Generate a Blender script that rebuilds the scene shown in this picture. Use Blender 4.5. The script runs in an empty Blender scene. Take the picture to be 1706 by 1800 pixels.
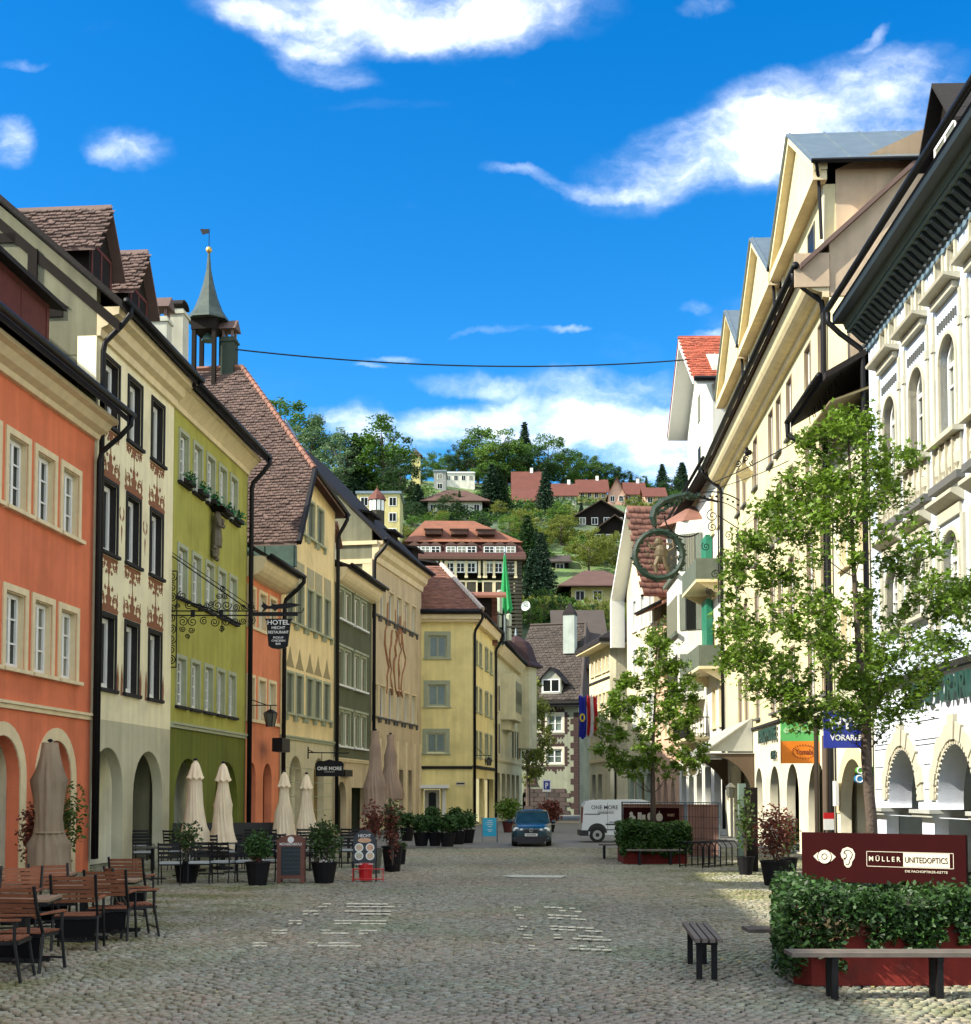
import bpy, math, random
import numpy as np
from mathutils import Vector, Matrix
random.seed(7)
rng = np.random.default_rng(7)
PI = math.pi
scene = bpy.context.scene
col = scene.collection

# ---------------------------------------------------------------- camera
FPX, HOR, CAMZ = 2300.0, 1395.0, 1.95
PITCH = math.radians(3.0)
YP = HOR - FPX * math.tan(PITCH)
cam_d = bpy.data.cameras.new('camera')
cam = bpy.data.objects.new('camera', cam_d)
col.objects.link(cam)
cam.location = (0, 0, CAMZ)
cam.rotation_euler = (PI / 2 + PITCH, 0, 0)
cam_d.sensor_fit = 'HORIZONTAL'
cam_d.sensor_width = 36
cam_d.lens = 36 * FPX / 1706
cam_d.shift_y = (YP - 900) / 1706
cam_d.clip_start = 0.1
cam_d.clip_end = 5000
scene.camera = cam

# ---------------------------------------------------------------- sun, exposure
SUN_EL, SUN_AZ = math.radians(37.7), math.radians(17)      # azimuth: angle behind the left
sv = Vector((-math.cos(SUN_EL) * math.cos(SUN_AZ), -math.cos(SUN_EL) * math.sin(SUN_AZ), math.sin(SUN_EL)))
sun_d = bpy.data.lights.new('sun', 'SUN')
sun_d.energy = 2.0
sun_d.angle = math.radians(0.5)
sun_d.color = (1.0, 0.93, 0.80)
sun = bpy.data.objects.new('sun', sun_d)
col.objects.link(sun)
sun.rotation_euler = sv.to_track_quat('Z', 'Y').to_euler()
sun.location = (-40, -20, 60)
scene.view_settings.view_transform = 'Standard'
scene.view_settings.look = 'None'
scene.view_settings.exposure = 2.2
scene.view_settings.gamma = 1
scene.view_settings.use_curve_mapping = False

def ray(px, py):
    u = (px - 853) / FPX; v = (YP - py) / FPX
    c, s = math.cos(PITCH), math.sin(PITCH)
    return Vector((u, c - v * s, s + v * c))
def AT(px, py, Y):
    r = ray(px, py); t = Y / r.y
    return Vector((r.x * t, Y, CAMZ + r.z * t))
def G(px, py, z=0.0):
    r = ray(px, py); t = (z - CAMZ) / r.z
    return Vector((r.x * t, r.y * t, z))
def B(px, D):
    r = ray(px, HOR + FPX * CAMZ / D)
    return Vector((r.x / r.y * D, D, 0))
def chain(P, vpx, px):
    d = ray(vpx, HOR); k = ray(px, 1460); k = k.x / k.y
    t = (k * P.y - P.x) / (d.x - k * d.y)
    return Vector((P.x + t * d.x, P.y + t * d.y, 0))

# ---------------------------------------------------------------- world
world = bpy.data.worlds.new('World'); scene.world = world; world.use_nodes = True
wn, wl = world.node_tree.nodes, world.node_tree.links
wn.clear()
def wmath(op, a, b=None, c=None, clamp=False):
    n = wn.new('ShaderNodeMath'); n.operation = op; n.use_clamp = clamp
    for i, x in enumerate((a, b, c)):
        if x is None: continue
        if isinstance(x, (int, float)): n.inputs[i].default_value = x
        else: wl.new(x, n.inputs[i])
    return n.outputs[0]
sky = wn.new('ShaderNodeTexSky'); sky.sky_type = 'NISHITA'; sky.sun_disc = False
sky.sun_elevation = SUN_EL; sky.sun_rotation = math.atan2(sv.x, sv.y)
sky.air_density = 1.0; sky.dust_density = 0.4; sky.ozone_density = 2.0
hs = wn.new('ShaderNodeHueSaturation'); hs.inputs['Saturation'].default_value = 1.48; hs.inputs['Value'].default_value = 0.325
wl.new(sky.outputs[0], hs.inputs['Color'])
tintn = wn.new('ShaderNodeMix'); tintn.data_type = 'RGBA'; tintn.blend_type = 'MULTIPLY'; tintn.inputs[0].default_value = 1
wl.new(hs.outputs[0], tintn.inputs[6]); tintn.inputs[7].default_value = (0.62, 1.0, 1.12, 1)
tc = wn.new('ShaderNodeTexCoord')
sep = wn.new('ShaderNodeSeparateXYZ'); wl.new(tc.outputs['Generated'], sep.inputs[0])
yy = wmath('MAXIMUM', wmath('ABSOLUTE', sep.outputs[1]), 0.05)
ax = wmath('DIVIDE', sep.outputs[0], yy); bz = wmath('DIVIDE', sep.outputs[2], yy)
comb = wn.new('ShaderNodeCombineXYZ'); wl.new(ax, comb.inputs[0]); wl.new(bz, comb.inputs[1])
def wnoise(scale, detail, rough=0.55, vec=None, sx=1, sy=1):
    n = wn.new('ShaderNodeTexNoise'); n.inputs['Scale'].default_value = scale
    n.inputs['Detail'].default_value = detail; n.inputs['Roughness'].default_value = rough
    m = wn.new('ShaderNodeMapping'); m.inputs['Scale'].default_value = (sx, sy, 1)
    wl.new(vec or comb.outputs[0], m.inputs[0]); wl.new(m.outputs[0], n.inputs[0])
    return n
nd = wnoise(5, 6, 0.6)
dv = wn.new('ShaderNodeVectorMath'); dv.operation = 'SUBTRACT'; wl.new(nd.outputs['Color'], dv.inputs[0]); dv.inputs[1].default_value = (.5, .5, .5)
ds = wn.new('ShaderNodeVectorMath'); ds.operation = 'SCALE'; wl.new(dv.outputs[0], ds.inputs[0]); ds.inputs['Scale'].default_value = 0.085
dp = wn.new('ShaderNodeVectorMath'); dp.operation = 'ADD'; wl.new(comb.outputs[0], dp.inputs[0]); wl.new(ds.outputs[0], dp.inputs[1])
CL = [(740, 5, 370, 88, 0, 1.6), (560, 95, 130, 40, 20, .8), (470, 30, 170, 40, 15, .75), (235, 252, 100, 46, 0, 1.1), (15, 245, 60, 60, 0, 1.1),
      (1240, 262, 270, 85, -16, 1.3), (1450, 190, 290, 115, -12, 1.5), (1330, 290, 230, 55, -8, 1.0), (1040, 325, 110, 18, 3, .7), (910, 308, 80, 14, 0, .7), (1600, 120, 160, 60, 0, .6),
      (820, 665, 120, 26, 5, .8), (1060, 690, 210, 55, 0, 1.2), (960, 740, 300, 48, 0, 1.3), (1140, 800, 210, 80, 0, 1.5), (820, 755, 220, 44, 0, 1.1),
      (625, 745, 75, 42, 0, 1.9), (575, 725, 60, 20, 0, 1.0), (870, 582, 90, 9, -4, .8), (985, 575, 40, 8, 0, .7), (690, 622, 60, 9, -8, .7), (640, 640, 40, 8, 0, .6),
      (1215, 535, 36, 13, 0, .8), (1250, 588, 70, 18, 0, .8), (1235, 5, 70, 18, 0, .9), (40, 98, 60, 11, 0, .65), (1550, 55, 50, 12, -20, .6), (700, 180, 160, 16, 0, .35),
      (560, 820, 300, 60, 0, .6), (1500, 560, 300, 80, 0, .8), (100, 700, 500, 90, 0, .6), (-250, 100, 200, 90, 0, 1), (1950, 250, 260, 110, 0, 1)]
tot = None
for (cx, cy, rx, ry, rot, st) in CL:
    r0 = ray(cx, cy); a0, b0 = r0.x / r0.y, r0.z / r0.y
    su = wn.new('ShaderNodeVectorMath'); su.operation = 'SUBTRACT'; wl.new(dp.outputs[0], su.inputs[0]); su.inputs[1].default_value = (a0, b0, 0)
    an = math.radians(-rot); RX, RY = rx / FPX * 1.05, ry / FPX * 1.1
    def dot(v):
        d = wn.new('ShaderNodeVectorMath'); d.operation = 'DOT_PRODUCT'; wl.new(su.outputs[0], d.inputs[0]); d.inputs[1].default_value = v; return d.outputs['Value']
    e1 = dot((math.cos(an) / RX, math.sin(an) / RX, 0)); e2 = dot((-math.sin(an) / RY, math.cos(an) / RY, 0))
    q = wmath('MULTIPLY_ADD', e2, e2, wmath('MULTIPLY', e1, e1))
    f = wmath('MAXIMUM', wmath('MULTIPLY', wmath('SUBTRACT', 1.0, q), st), 0)
    tot = f if tot is None else wmath('ADD', tot, f)
# denser cloud added over the unseen sky behind and overhead, to fill the shade
nb = wnoise(2.2, 5, 0.55, tc.outputs['Generated'], 1, 1)
back = wmath('MULTIPLY', wmath('MAXIMUM', wmath('SUBTRACT', nb.outputs[0], 0.40), 0), 18.0)
front = wmath('GREATER_THAN', sep.outputs[1], 0.35)
tot = wmath('ADD', wmath('MULTIPLY', tot, front), wmath('MULTIPLY', back, wmath('SUBTRACT', 1.0, front)))
nf = wnoise(9, 9, 0.62, dp.outputs[0], 1, 1.7)
nm = wmath('MULTIPLY', wmath('SUBTRACT', nf.outputs[0], 0.5), 3.6)
nw = wnoise(2.6, 8, 0.6, dp.outputs[0], 1.0, 3.2)
tot = wmath('ADD', tot, wmath('MULTIPLY', wmath('MAXIMUM', wmath('SUBTRACT', nw.outputs[0], 0.56), 0), 2.2))
dens = wmath('ADD', tot, wmath('MULTIPLY', nm, wmath('MINIMUM', wmath('ADD', tot, 0.04), 1.0)))
cr = wn.new('ShaderNodeMapRange'); cr.interpolation_type = 'SMOOTHSTEP'; wl.new(dens, cr.inputs[0])
cr.inputs[1].default_value = 0.05; cr.inputs[2].default_value = 3.4; cr.inputs[3].default_value = 0; cr.inputs[4].default_value = 0.93
mixc = wn.new('ShaderNodeMix'); mixc.data_type = 'RGBA'
wl.new(cr.outputs[0], mixc.inputs[0]); wl.new(tintn.outputs[2], mixc.inputs[6])
ccol = wn.new('ShaderNodeMix'); ccol.data_type = 'RGBA'; cmr = wn.new('ShaderNodeMapRange'); wl.new(nf.outputs[0], cmr.inputs[0]); cmr.inputs[1].default_value = 0.34; cmr.inputs[2].default_value = 0.66; wl.new(cmr.outputs[0], ccol.inputs[0])
ccol.inputs[6].default_value = (1.7, 1.95, 2.35, 1); ccol.inputs[7].default_value = (5.2, 5.0, 4.65, 1)
wl.new(ccol.outputs[2], mixc.inputs[7])
bg = wn.new('ShaderNodeBackground'); bg.inputs['Strength'].default_value = 0.15
wl.new(mixc.outputs[2], bg.inputs['Color'])
wo = wn.new('ShaderNodeOutputWorld'); wl.new(bg.outputs[0], wo.inputs[0])

# ---------------------------------------------------------------- materials
MATS = {}
def mat(name, base, rough=0.8, var=0.12, scale=3.0, bump=0.0, bscale=40.0, metal=0.0, streak=0.0, spec=0.5, stain=None, island=0.0, transl=0.0, obj_rand=0.0, rowz=None, coat=0.0, curt=0.0):
    if name in MATS: return MATS[name]
    m = bpy.data.materials.new(name); m.use_nodes = True
    nt = m.node_tree; n, l = nt.nodes, nt.links
    p = n['Principled BSDF']; p.inputs['Roughness'].default_value = rough; p.inputs['Metallic'].default_value = metal
    p.inputs['Specular IOR Level'].default_value = spec
    p.inputs['Coat Weight'].default_value = coat
    t = n.new('ShaderNodeTexCoord')
    no = n.new('ShaderNodeTexNoise'); no.inputs['Scale'].default_value = scale; no.inputs['Detail'].default_value = 5; no.inputs['Roughness'].default_value = .6
    l.new(t.outputs['Object'], no.inputs[0])
    def mth(op, a, b, c=None):
        k = n.new('ShaderNodeMath'); k.operation = op
        for i, x in enumerate((a, b, c)):
            if x is None: continue
            if isinstance(x, (int, float)): k.inputs[i].default_value = x
            else: l.new(x, k.inputs[i])
        return k.outputs[0]
    val = mth('MULTIPLY_ADD', no.outputs[0], 2 * var * 1.6, 1 - var * 1.6)
    if streak:
        mp = n.new('ShaderNodeMapping'); mp.inputs['Scale'].default_value = (2.2, 2.2, 0.12); l.new(t.outputs['Object'], mp.inputs[0])
        n2 = n.new('ShaderNodeTexNoise'); n2.inputs['Scale'].default_value = 1.6; n2.inputs['Detail'].default_value = 6; l.new(mp.outputs[0], n2.inputs[0])
        val = mth('MULTIPLY', val, mth('MULTIPLY_ADD', n2.outputs[0], 2 * streak, 1 - streak))
    if island:
        g = n.new('ShaderNodeNewGeometry'); val = mth('MULTIPLY', val, mth('MULTIPLY_ADD', g.outputs['Random Per Island'], 2 * island, 1 - island))
    if obj_rand:
        oi = n.new('ShaderNodeObjectInfo'); val = mth('MULTIPLY', val, mth('MULTIPLY_ADD', oi.outputs['Random'], 2 * obj_rand, 1 - obj_rand))
    if rowz:
        sx = n.new('ShaderNodeSeparateXYZ'); l.new(t.outputs['Object'], sx.inputs[0])
        fr = mth('FRACT', mth('MULTIPLY', sx.outputs[2], 1 / rowz), 0)
        val = mth('MULTIPLY', val, mth('MULTIPLY_ADD', fr, .5, .72))
    mx = n.new('ShaderNodeMix'); mx.data_type = 'RGBA'; mx.blend_type = 'MULTIPLY'; mx.inputs[0].default_value = 1
    mx.inputs[6].default_value = (*base, 1)
    cc = n.new('ShaderNodeCombineColor'); [l.new(val, cc.inputs[i]) for i in range(3)]
    l.new(cc.outputs[0], mx.inputs[7]); out = mx.outputs[2]
    if stain:
        n3 = n.new('ShaderNodeTexNoise'); n3.inputs['Scale'].default_value = stain[2]; n3.inputs['Detail'].default_value = 6; l.new(t.outputs['Object'], n3.inputs[0])
        rp = n.new('ShaderNodeMapRange'); l.new(n3.outputs[0], rp.inputs[0]); rp.inputs[1].default_value = stain[3]; rp.inputs[2].default_value = stain[3] + .18; rp.inputs[4].default_value = stain[1]
        m2 = n.new('ShaderNodeMix'); m2.data_type = 'RGBA'; l.new(rp.outputs[0], m2.inputs[0]); l.new(out, m2.inputs[6]); m2.inputs[7].default_value = (*stain[0], 1); out = m2.outputs[2]
    if curt:   # curtains behind some of the panes
        oi = n.new('ShaderNodeObjectInfo'); wv = n.new('ShaderNodeTexWave'); wv.inputs['Scale'].default_value = 5; wv.inputs['Distortion'].default_value = 2; l.new(t.outputs['Object'], wv.inputs[0])
        th = mth('MULTIPLY', mth('GREATER_THAN', oi.outputs['Random'], 1 - curt), mth('MULTIPLY_ADD', wv.outputs[0], .35, mth('MULTIPLY', oi.outputs['Random'], .45)))
        m5 = n.new('ShaderNodeMix'); m5.data_type = 'RGBA'; l.new(th, m5.inputs[0]); l.new(out, m5.inputs[6]); m5.inputs[7].default_value = (.30, .30, .22, 1); out = m5.outputs[2]
    l.new(out, p.inputs['Base Color'])
    if bump:
        nb_ = n.new('ShaderNodeTexNoise'); nb_.inputs['Scale'].default_value = bscale; nb_.inputs['Detail'].default_value = 4; l.new(t.outputs['Object'], nb_.inputs[0])
        b = n.new('ShaderNodeBump'); b.inputs['Strength'].default_value = bump; b.inputs['Distance'].default_value = .02; l.new(nb_.outputs[0], b.inputs['Height']); l.new(b.outputs[0], p.inputs['Normal'])
    if transl:
        tr = n.new('ShaderNodeBsdfTranslucent'); l.new(out, tr.inputs[0]); ms = n.new('ShaderNodeMixShader'); ms.inputs[0].default_value = transl
        l.new(p.outputs[0], ms.inputs[1]); l.new(tr.outputs[0], ms.inputs[2]); l.new(ms.outputs[0], n['Material Output'].inputs[0])
    MATS[name] = m
    return m
def plaster(name, c, dirt=0.10): return mat(name, c, rough=.92, var=.15, scale=.9, bump=.6, bscale=55, streak=dirt + .13, spec=.2, stain=(tuple(v * .62 for v in c), .55, .55, .52))

M_black = mat('black_metal', (.008, .008, .009), rough=.5, var=.2, spec=.2)
M_white = mat('white_paint', (.74, .75, .70), rough=.55, var=.05)
M_glass = mat('window_glass', (.035, .045, .032), rough=.2, var=.35, scale=1.1, spec=.22, obj_rand=.5, curt=.55)
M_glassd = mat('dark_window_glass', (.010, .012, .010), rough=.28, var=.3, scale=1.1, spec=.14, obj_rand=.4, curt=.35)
M_curtain = mat('curtained_window_glass', (.11, .14, .12), rough=.12, var=.3, scale=1.6, streak=.2, obj_rand=.3)
M_roof = mat('dark_weathered_roof_tile', (.010, .007, .006), rough=.95, var=.3, scale=2, bump=.6, bscale=14, island=.35)
M_tile_brown = mat('brown_clay_tile', (.125, .078, .062), rough=.82, var=.25, scale=.9, bump=.3, bscale=30, island=.30)
M_tile_red = mat('red_clay_tile', (.42, .105, .055), rough=.8, var=.18, scale=1, bump=.3, bscale=30, island=.25)
M_tile_pink = mat('pale_red_clay_tile', (.21, .095, .062), rough=.8, var=.2, scale=1, bump=.3, bscale=30, island=.25)
M_tile_grey = mat('grey_brown_tile', (.052, .040, .031), rough=.85, var=.25, scale=.8, bump=.3, bscale=20, island=.30)
M_timber = mat('dark_timber', (.010, .007, .005), rough=.85, var=.3, scale=4, spec=.2)
M_redwood = mat('red_brown_boards', (.085, .014, .009), rough=.85, var=.35, scale=6, streak=.3)
M_zinc = mat('zinc_sheet', (.20, .25, .26), rough=.4, metal=.5, var=.15, scale=2, streak=.15)
M_copper = mat('green_copper_sheet', (.055, .10, .075), rough=.55, metal=.3, var=.35, scale=3, streak=.2)
M_stone = mat('pale_sandstone', (.60, .50, .30), rough=.85, var=.15, scale=4, bump=.4, bscale=30)
M_stone_g = mat('grey_stone_trim', (.10, .10, .09), rough=.8, var=.2, scale=4, bump=.3)
M_gold = mat('gilded_metal', (.55, .36, .10), rough=.38, metal=.7, var=.25, scale=6)
M_soil = mat('dark_soil', (.03, .02, .013), rough=.95, bump=.6)
M_bark = mat('grey_brown_bark', (.085, .062, .045), rough=.9, var=.4, scale=9, bump=.8, bscale=25)

# ---------------------------------------------------------------- mesh builder
class MB:
    def __init__(s): s.v = []; s.f = []
    def box(s, x0, x1, y0, y1, z0, z1):
        b = len(s.v)
        s.v += [(x0, y0, z0), (x1, y0, z0), (x1, y1, z0), (x0, y1, z0), (x0, y0, z1), (x1, y0, z1), (x1, y1, z1), (x0, y1, z1)]
        s.f += [tuple(b + i for i in q) for q in ((0, 3, 2, 1), (4, 5, 6, 7), (0, 1, 5, 4), (1, 2, 6, 5), (2, 3, 7, 6), (3, 0, 4, 7))]
        return s
    def hexa(s, p):   # 8 points: bottom 4 ccw, top 4 ccw
        b = len(s.v); s.v += [tuple(q) for q in p]
        s.f += [tuple(b + i for i in q) for q in ((0, 3, 2, 1), (4, 5, 6, 7), (0, 1, 5, 4), (1, 2, 6, 5), (2, 3, 7, 6), (3, 0, 4, 7))]
        return s
    def extr(s, poly, a, c, axis='x'):
        """closed polygon extruded from a to c along axis; polygon in the two other axes"""
        n = len(poly); b = len(s.v)
        def P(t, q):
            return {'x': (t, q[0], q[1]), 'y': (q[0], t, q[1]), 'z': (q[0], q[1], t)}[axis]
        s.v += [P(a, q) for q in poly] + [P(c, q) for q in poly]
        s.f += [tuple(b + i for i in range(n))[::-1], tuple(b + n + i for i in range(n))]
        s.f += [(b + i, b + (i + 1) % n, b + n + (i + 1) % n, b + n + i) for i in range(n)]
        return s
    def quad(s, *p):
        b = len(s.v); s.v += [tuple(q) for q in p]; s.f.append(tuple(b + i for i in range(len(p)))); return s
    def slab(s, p, t):   # quad given by 4 points thickened downward along z
        lo = [(q[0], q[1], q[2] - t) for q in p]
        return s.hexa(lo + [tuple(q) for q in p])
    def tube(s, pts, r, n=6, closed=False):
        pts = [Vector(p) for p in pts]; k = len(pts)
        rs = r if isinstance(r, (list, tuple)) else [r] * k
        b = len(s.v); prev = None
        for i, p in enumerate(pts):
            if closed: t = pts[(i + 1) % k] - pts[i - 1]
            else: t = pts[min(i + 1, k - 1)] - pts[max(i - 1, 0)]
            if t.length < 1e-9: t = Vector((0, 0, 1))
            t.normalize()
            if prev is None:
                a = Vector((0, 0, 1)) if abs(t.z) < .9 else Vector((1, 0, 0))
                u = t.cross(a).normalized()
            else:
                u = (prev - t * prev.dot(t))
                u = u.normalized() if u.length > 1e-6 else t.orthogonal().normalized()
            prev = u; w = t.cross(u)
            for j in range(n):
                a = 2 * PI * j / n
                s.v.append(tuple(p + (u * math.cos(a) + w * math.sin(a)) * rs[i]))
        m = k if closed else k - 1
        for i in range(m):
            i2 = (i + 1) % k
            for j in range(n):
                j2 = (j + 1) % n
                s.f.append((b + i * n + j, b + i * n + j2, b + i2 * n + j2, b + i2 * n + j))
        if not closed:
            s.f.append(tuple(b + j for j in range(n))[::-1]); s.f.append(tuple(b + (k - 1) * n + j for j in range(n)))
        return s
    def lathe(s, prof, n=12, c=(0, 0, 0), squash=1.0, ph=0.0):
        b = len(s.v); k = len(prof)
        for (r, z) in prof:
            for j in range(n):
                a = 2 * PI * j / n + ph
                s.v.append((c[0] + r * math.cos(a), c[1] + r * math.sin(a) * squash, c[2] + z))
        for i in range(k - 1):
            for j in range(n):
                j2 = (j + 1) % n
                s.f.append((b + i * n + j, b + i * n + j2, b + (i + 1) * n + j2, b + (i + 1) * n + j))
        s.f.append(tuple(b + j for j in range(n))[::-1]); s.f.append(tuple(b + (k - 1) * n + j for j in range(n)))
        return s
    def ball(s, c, r, n=8, sc=(1, 1, 1)):
        b = len(s.v); k = n // 2 + 1
        for i in range(k):
            th = PI * i / (k - 1)
            for j in range(n):
                a = 2 * PI * j / n
                s.v.append((c[0] + r * sc[0] * math.sin(th) * math.cos(a), c[1] + r * sc[1] * math.sin(th) * math.sin(a), c[2] + r * sc[2] * math.cos(th)))
        for i in range(k - 1):
            for j in range(n):
                s.f.append((b + i * n + j, b + (i + 1) * n + j, b + (i + 1) * n + (j + 1) % n, b + i * n + (j + 1) % n))
        return s
    def ribbon(s, pts, w, t, axis='y'):
        """flat bar following pts in the xz plane, thickness t across the plane, width w along y"""
        return s.tube(pts, t, 4)
    def mesh(s, name, m=None, smooth=False):
        me = bpy.data.meshes.new(name)
        me.from_pydata([tuple(v) for v in s.v], [], s.f)
        if smooth: me.polygons.foreach_set('use_smooth', [True] * len(me.polygons))
        if m: me.materials.append(m)
        me.update()
        return me
    def obj(s, name, m=None, parent=None, loc=(0, 0, 0), rz=0, smooth=False):
        return new(name, s.mesh(name, m, smooth), parent, loc, rz)
def new(name, me, parent=None, loc=(0, 0, 0), rz=0):
    o = bpy.data.objects.new(name, me); col.objects.link(o)
    o.location = loc; o.rotation_euler = (0, 0, rz)
    if parent: o.parent = parent
    return o
def tag(o, label=None, cat=None, group=None, kind=None):
    if label: o['label'] = label
    if cat: o['category'] = cat
    if group: o['group'] = group
    if kind: o['kind'] = kind
    return o
def thing(name, label, cat, loc=(0, 0, 0), rz=0, group=None):
    return tag(new(name, None, None, loc, rz), label, cat, group)
def struct(o): o['kind'] = 'structure'; return o
def stuff(o): o['kind'] = 'stuff'; return o
def kids(o): return [c for c in bpy.data.objects if c.parent == o]
CH = {}
def copy_thing(root, loc, rz=0, label=None, scale=None):
    if root.name not in CH:
        CH[root.name] = [(c, [g for g in bpy.data.objects if g.parent == c]) for c in kids(root)]
    r = root.copy(); col.objects.link(r); r.location = loc; r.rotation_euler = (0, 0, rz)
    if label: r['label'] = label
    if scale: r.scale = scale if not isinstance(scale, (int, float)) else (scale,) * 3
    for c, gs in CH[root.name]:
        d = c.copy(); col.objects.link(d); d.parent = r
        for g in gs:
            e = g.copy(); col.objects.link(e); e.parent = d
    return r
def np_mesh(name, V, F, m=None, smooth=False):
    me = bpy.data.meshes.new(name)
    V = np.asarray(V, dtype=np.float32); F = np.asarray(F, dtype=np.int32)
    me.vertices.add(len(V)); me.vertices.foreach_set('co', V.ravel())
    k = F.shape[1]
    me.loops.add(F.size); me.loops.foreach_set('vertex_index', F.ravel())
    me.polygons.add(len(F)); me.polygons.foreach_set('loop_start', np.arange(0, F.size, k, dtype=np.int32))
    if smooth: me.polygons.foreach_set('use_smooth', np.ones(len(F), dtype=bool))
    me.update(calc_edges=True); me.validate()
    if m: me.materials.append(m)
    return me
def text_mesh(s, size, m, ext=0.004, sx=1.0, bold=0.0, name='lettering'):
    cu = bpy.data.curves.new('t', 'FONT'); cu.body = s; cu.size = size; cu.extrude = ext; cu.align_x = 'CENTER'; cu.align_y = 'CENTER'
    cu.offset = bold; cu.resolution_u = 3
    o = bpy.data.objects.new('t', cu); me = bpy.data.meshes.new_from_object(o)
    bpy.data.objects.remove(o); bpy.data.curves.remove(cu)
    me.name = name; me.materials.clear(); me.materials.append(m)
    me.transform(Matrix(((sx, 0, 0, 0), (0, 0, -1, 0), (0, 1, 0, 0), (0, 0, 0, 1))))   # stands in xz, reads from -y
    return me
def panel_mesh(name, outline, holes, t, m):
    """plate in the xz plane from y=0 to y=t with holes"""
    cu = bpy.data.curves.new('c', 'CURVE'); cu.dimensions = '2D'; cu.fill_mode = 'BOTH'; cu.extrude = t / 2
    for poly in [outline] + holes:
        sp = cu.splines.new('POLY'); sp.points.add(len(poly) - 1); sp.use_cyclic_u = True
        for i, (x, z) in enumerate(poly): sp.points[i].co = (x, z, 0, 1)
    o = bpy.data.objects.new('c', cu); me = bpy.data.meshes.new_from_object(o)
    bpy.data.objects.remove(o); bpy.data.curves.remove(cu)
    me.name = name; me.transform(Matrix(((1, 0, 0, 0), (0, 0, -1, t / 2), (0, 1, 0, 0), (0, 0, 0, 1))))
    me.materials.clear(); me.materials.append(m)
    return me
def arc_open(x0, x1, z0, zt, k=1.0, n=12, pointed=0):
    """arched opening outline"""
    w = (x1 - x0) / 2; zs = zt - w * k; cx = (x0 + x1) / 2
    pts = [(x0, z0), (x1, z0)]
    for i in range(n + 1):
        a = PI * i / n
        pts.append((cx + w * math.cos(a), zs + w * k * math.sin(a)))
    return pts
def rect(x0, x1, z0, z1): return [(x0, z0), (x1, z0), (x1, z1), (x0, z1)]
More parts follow.
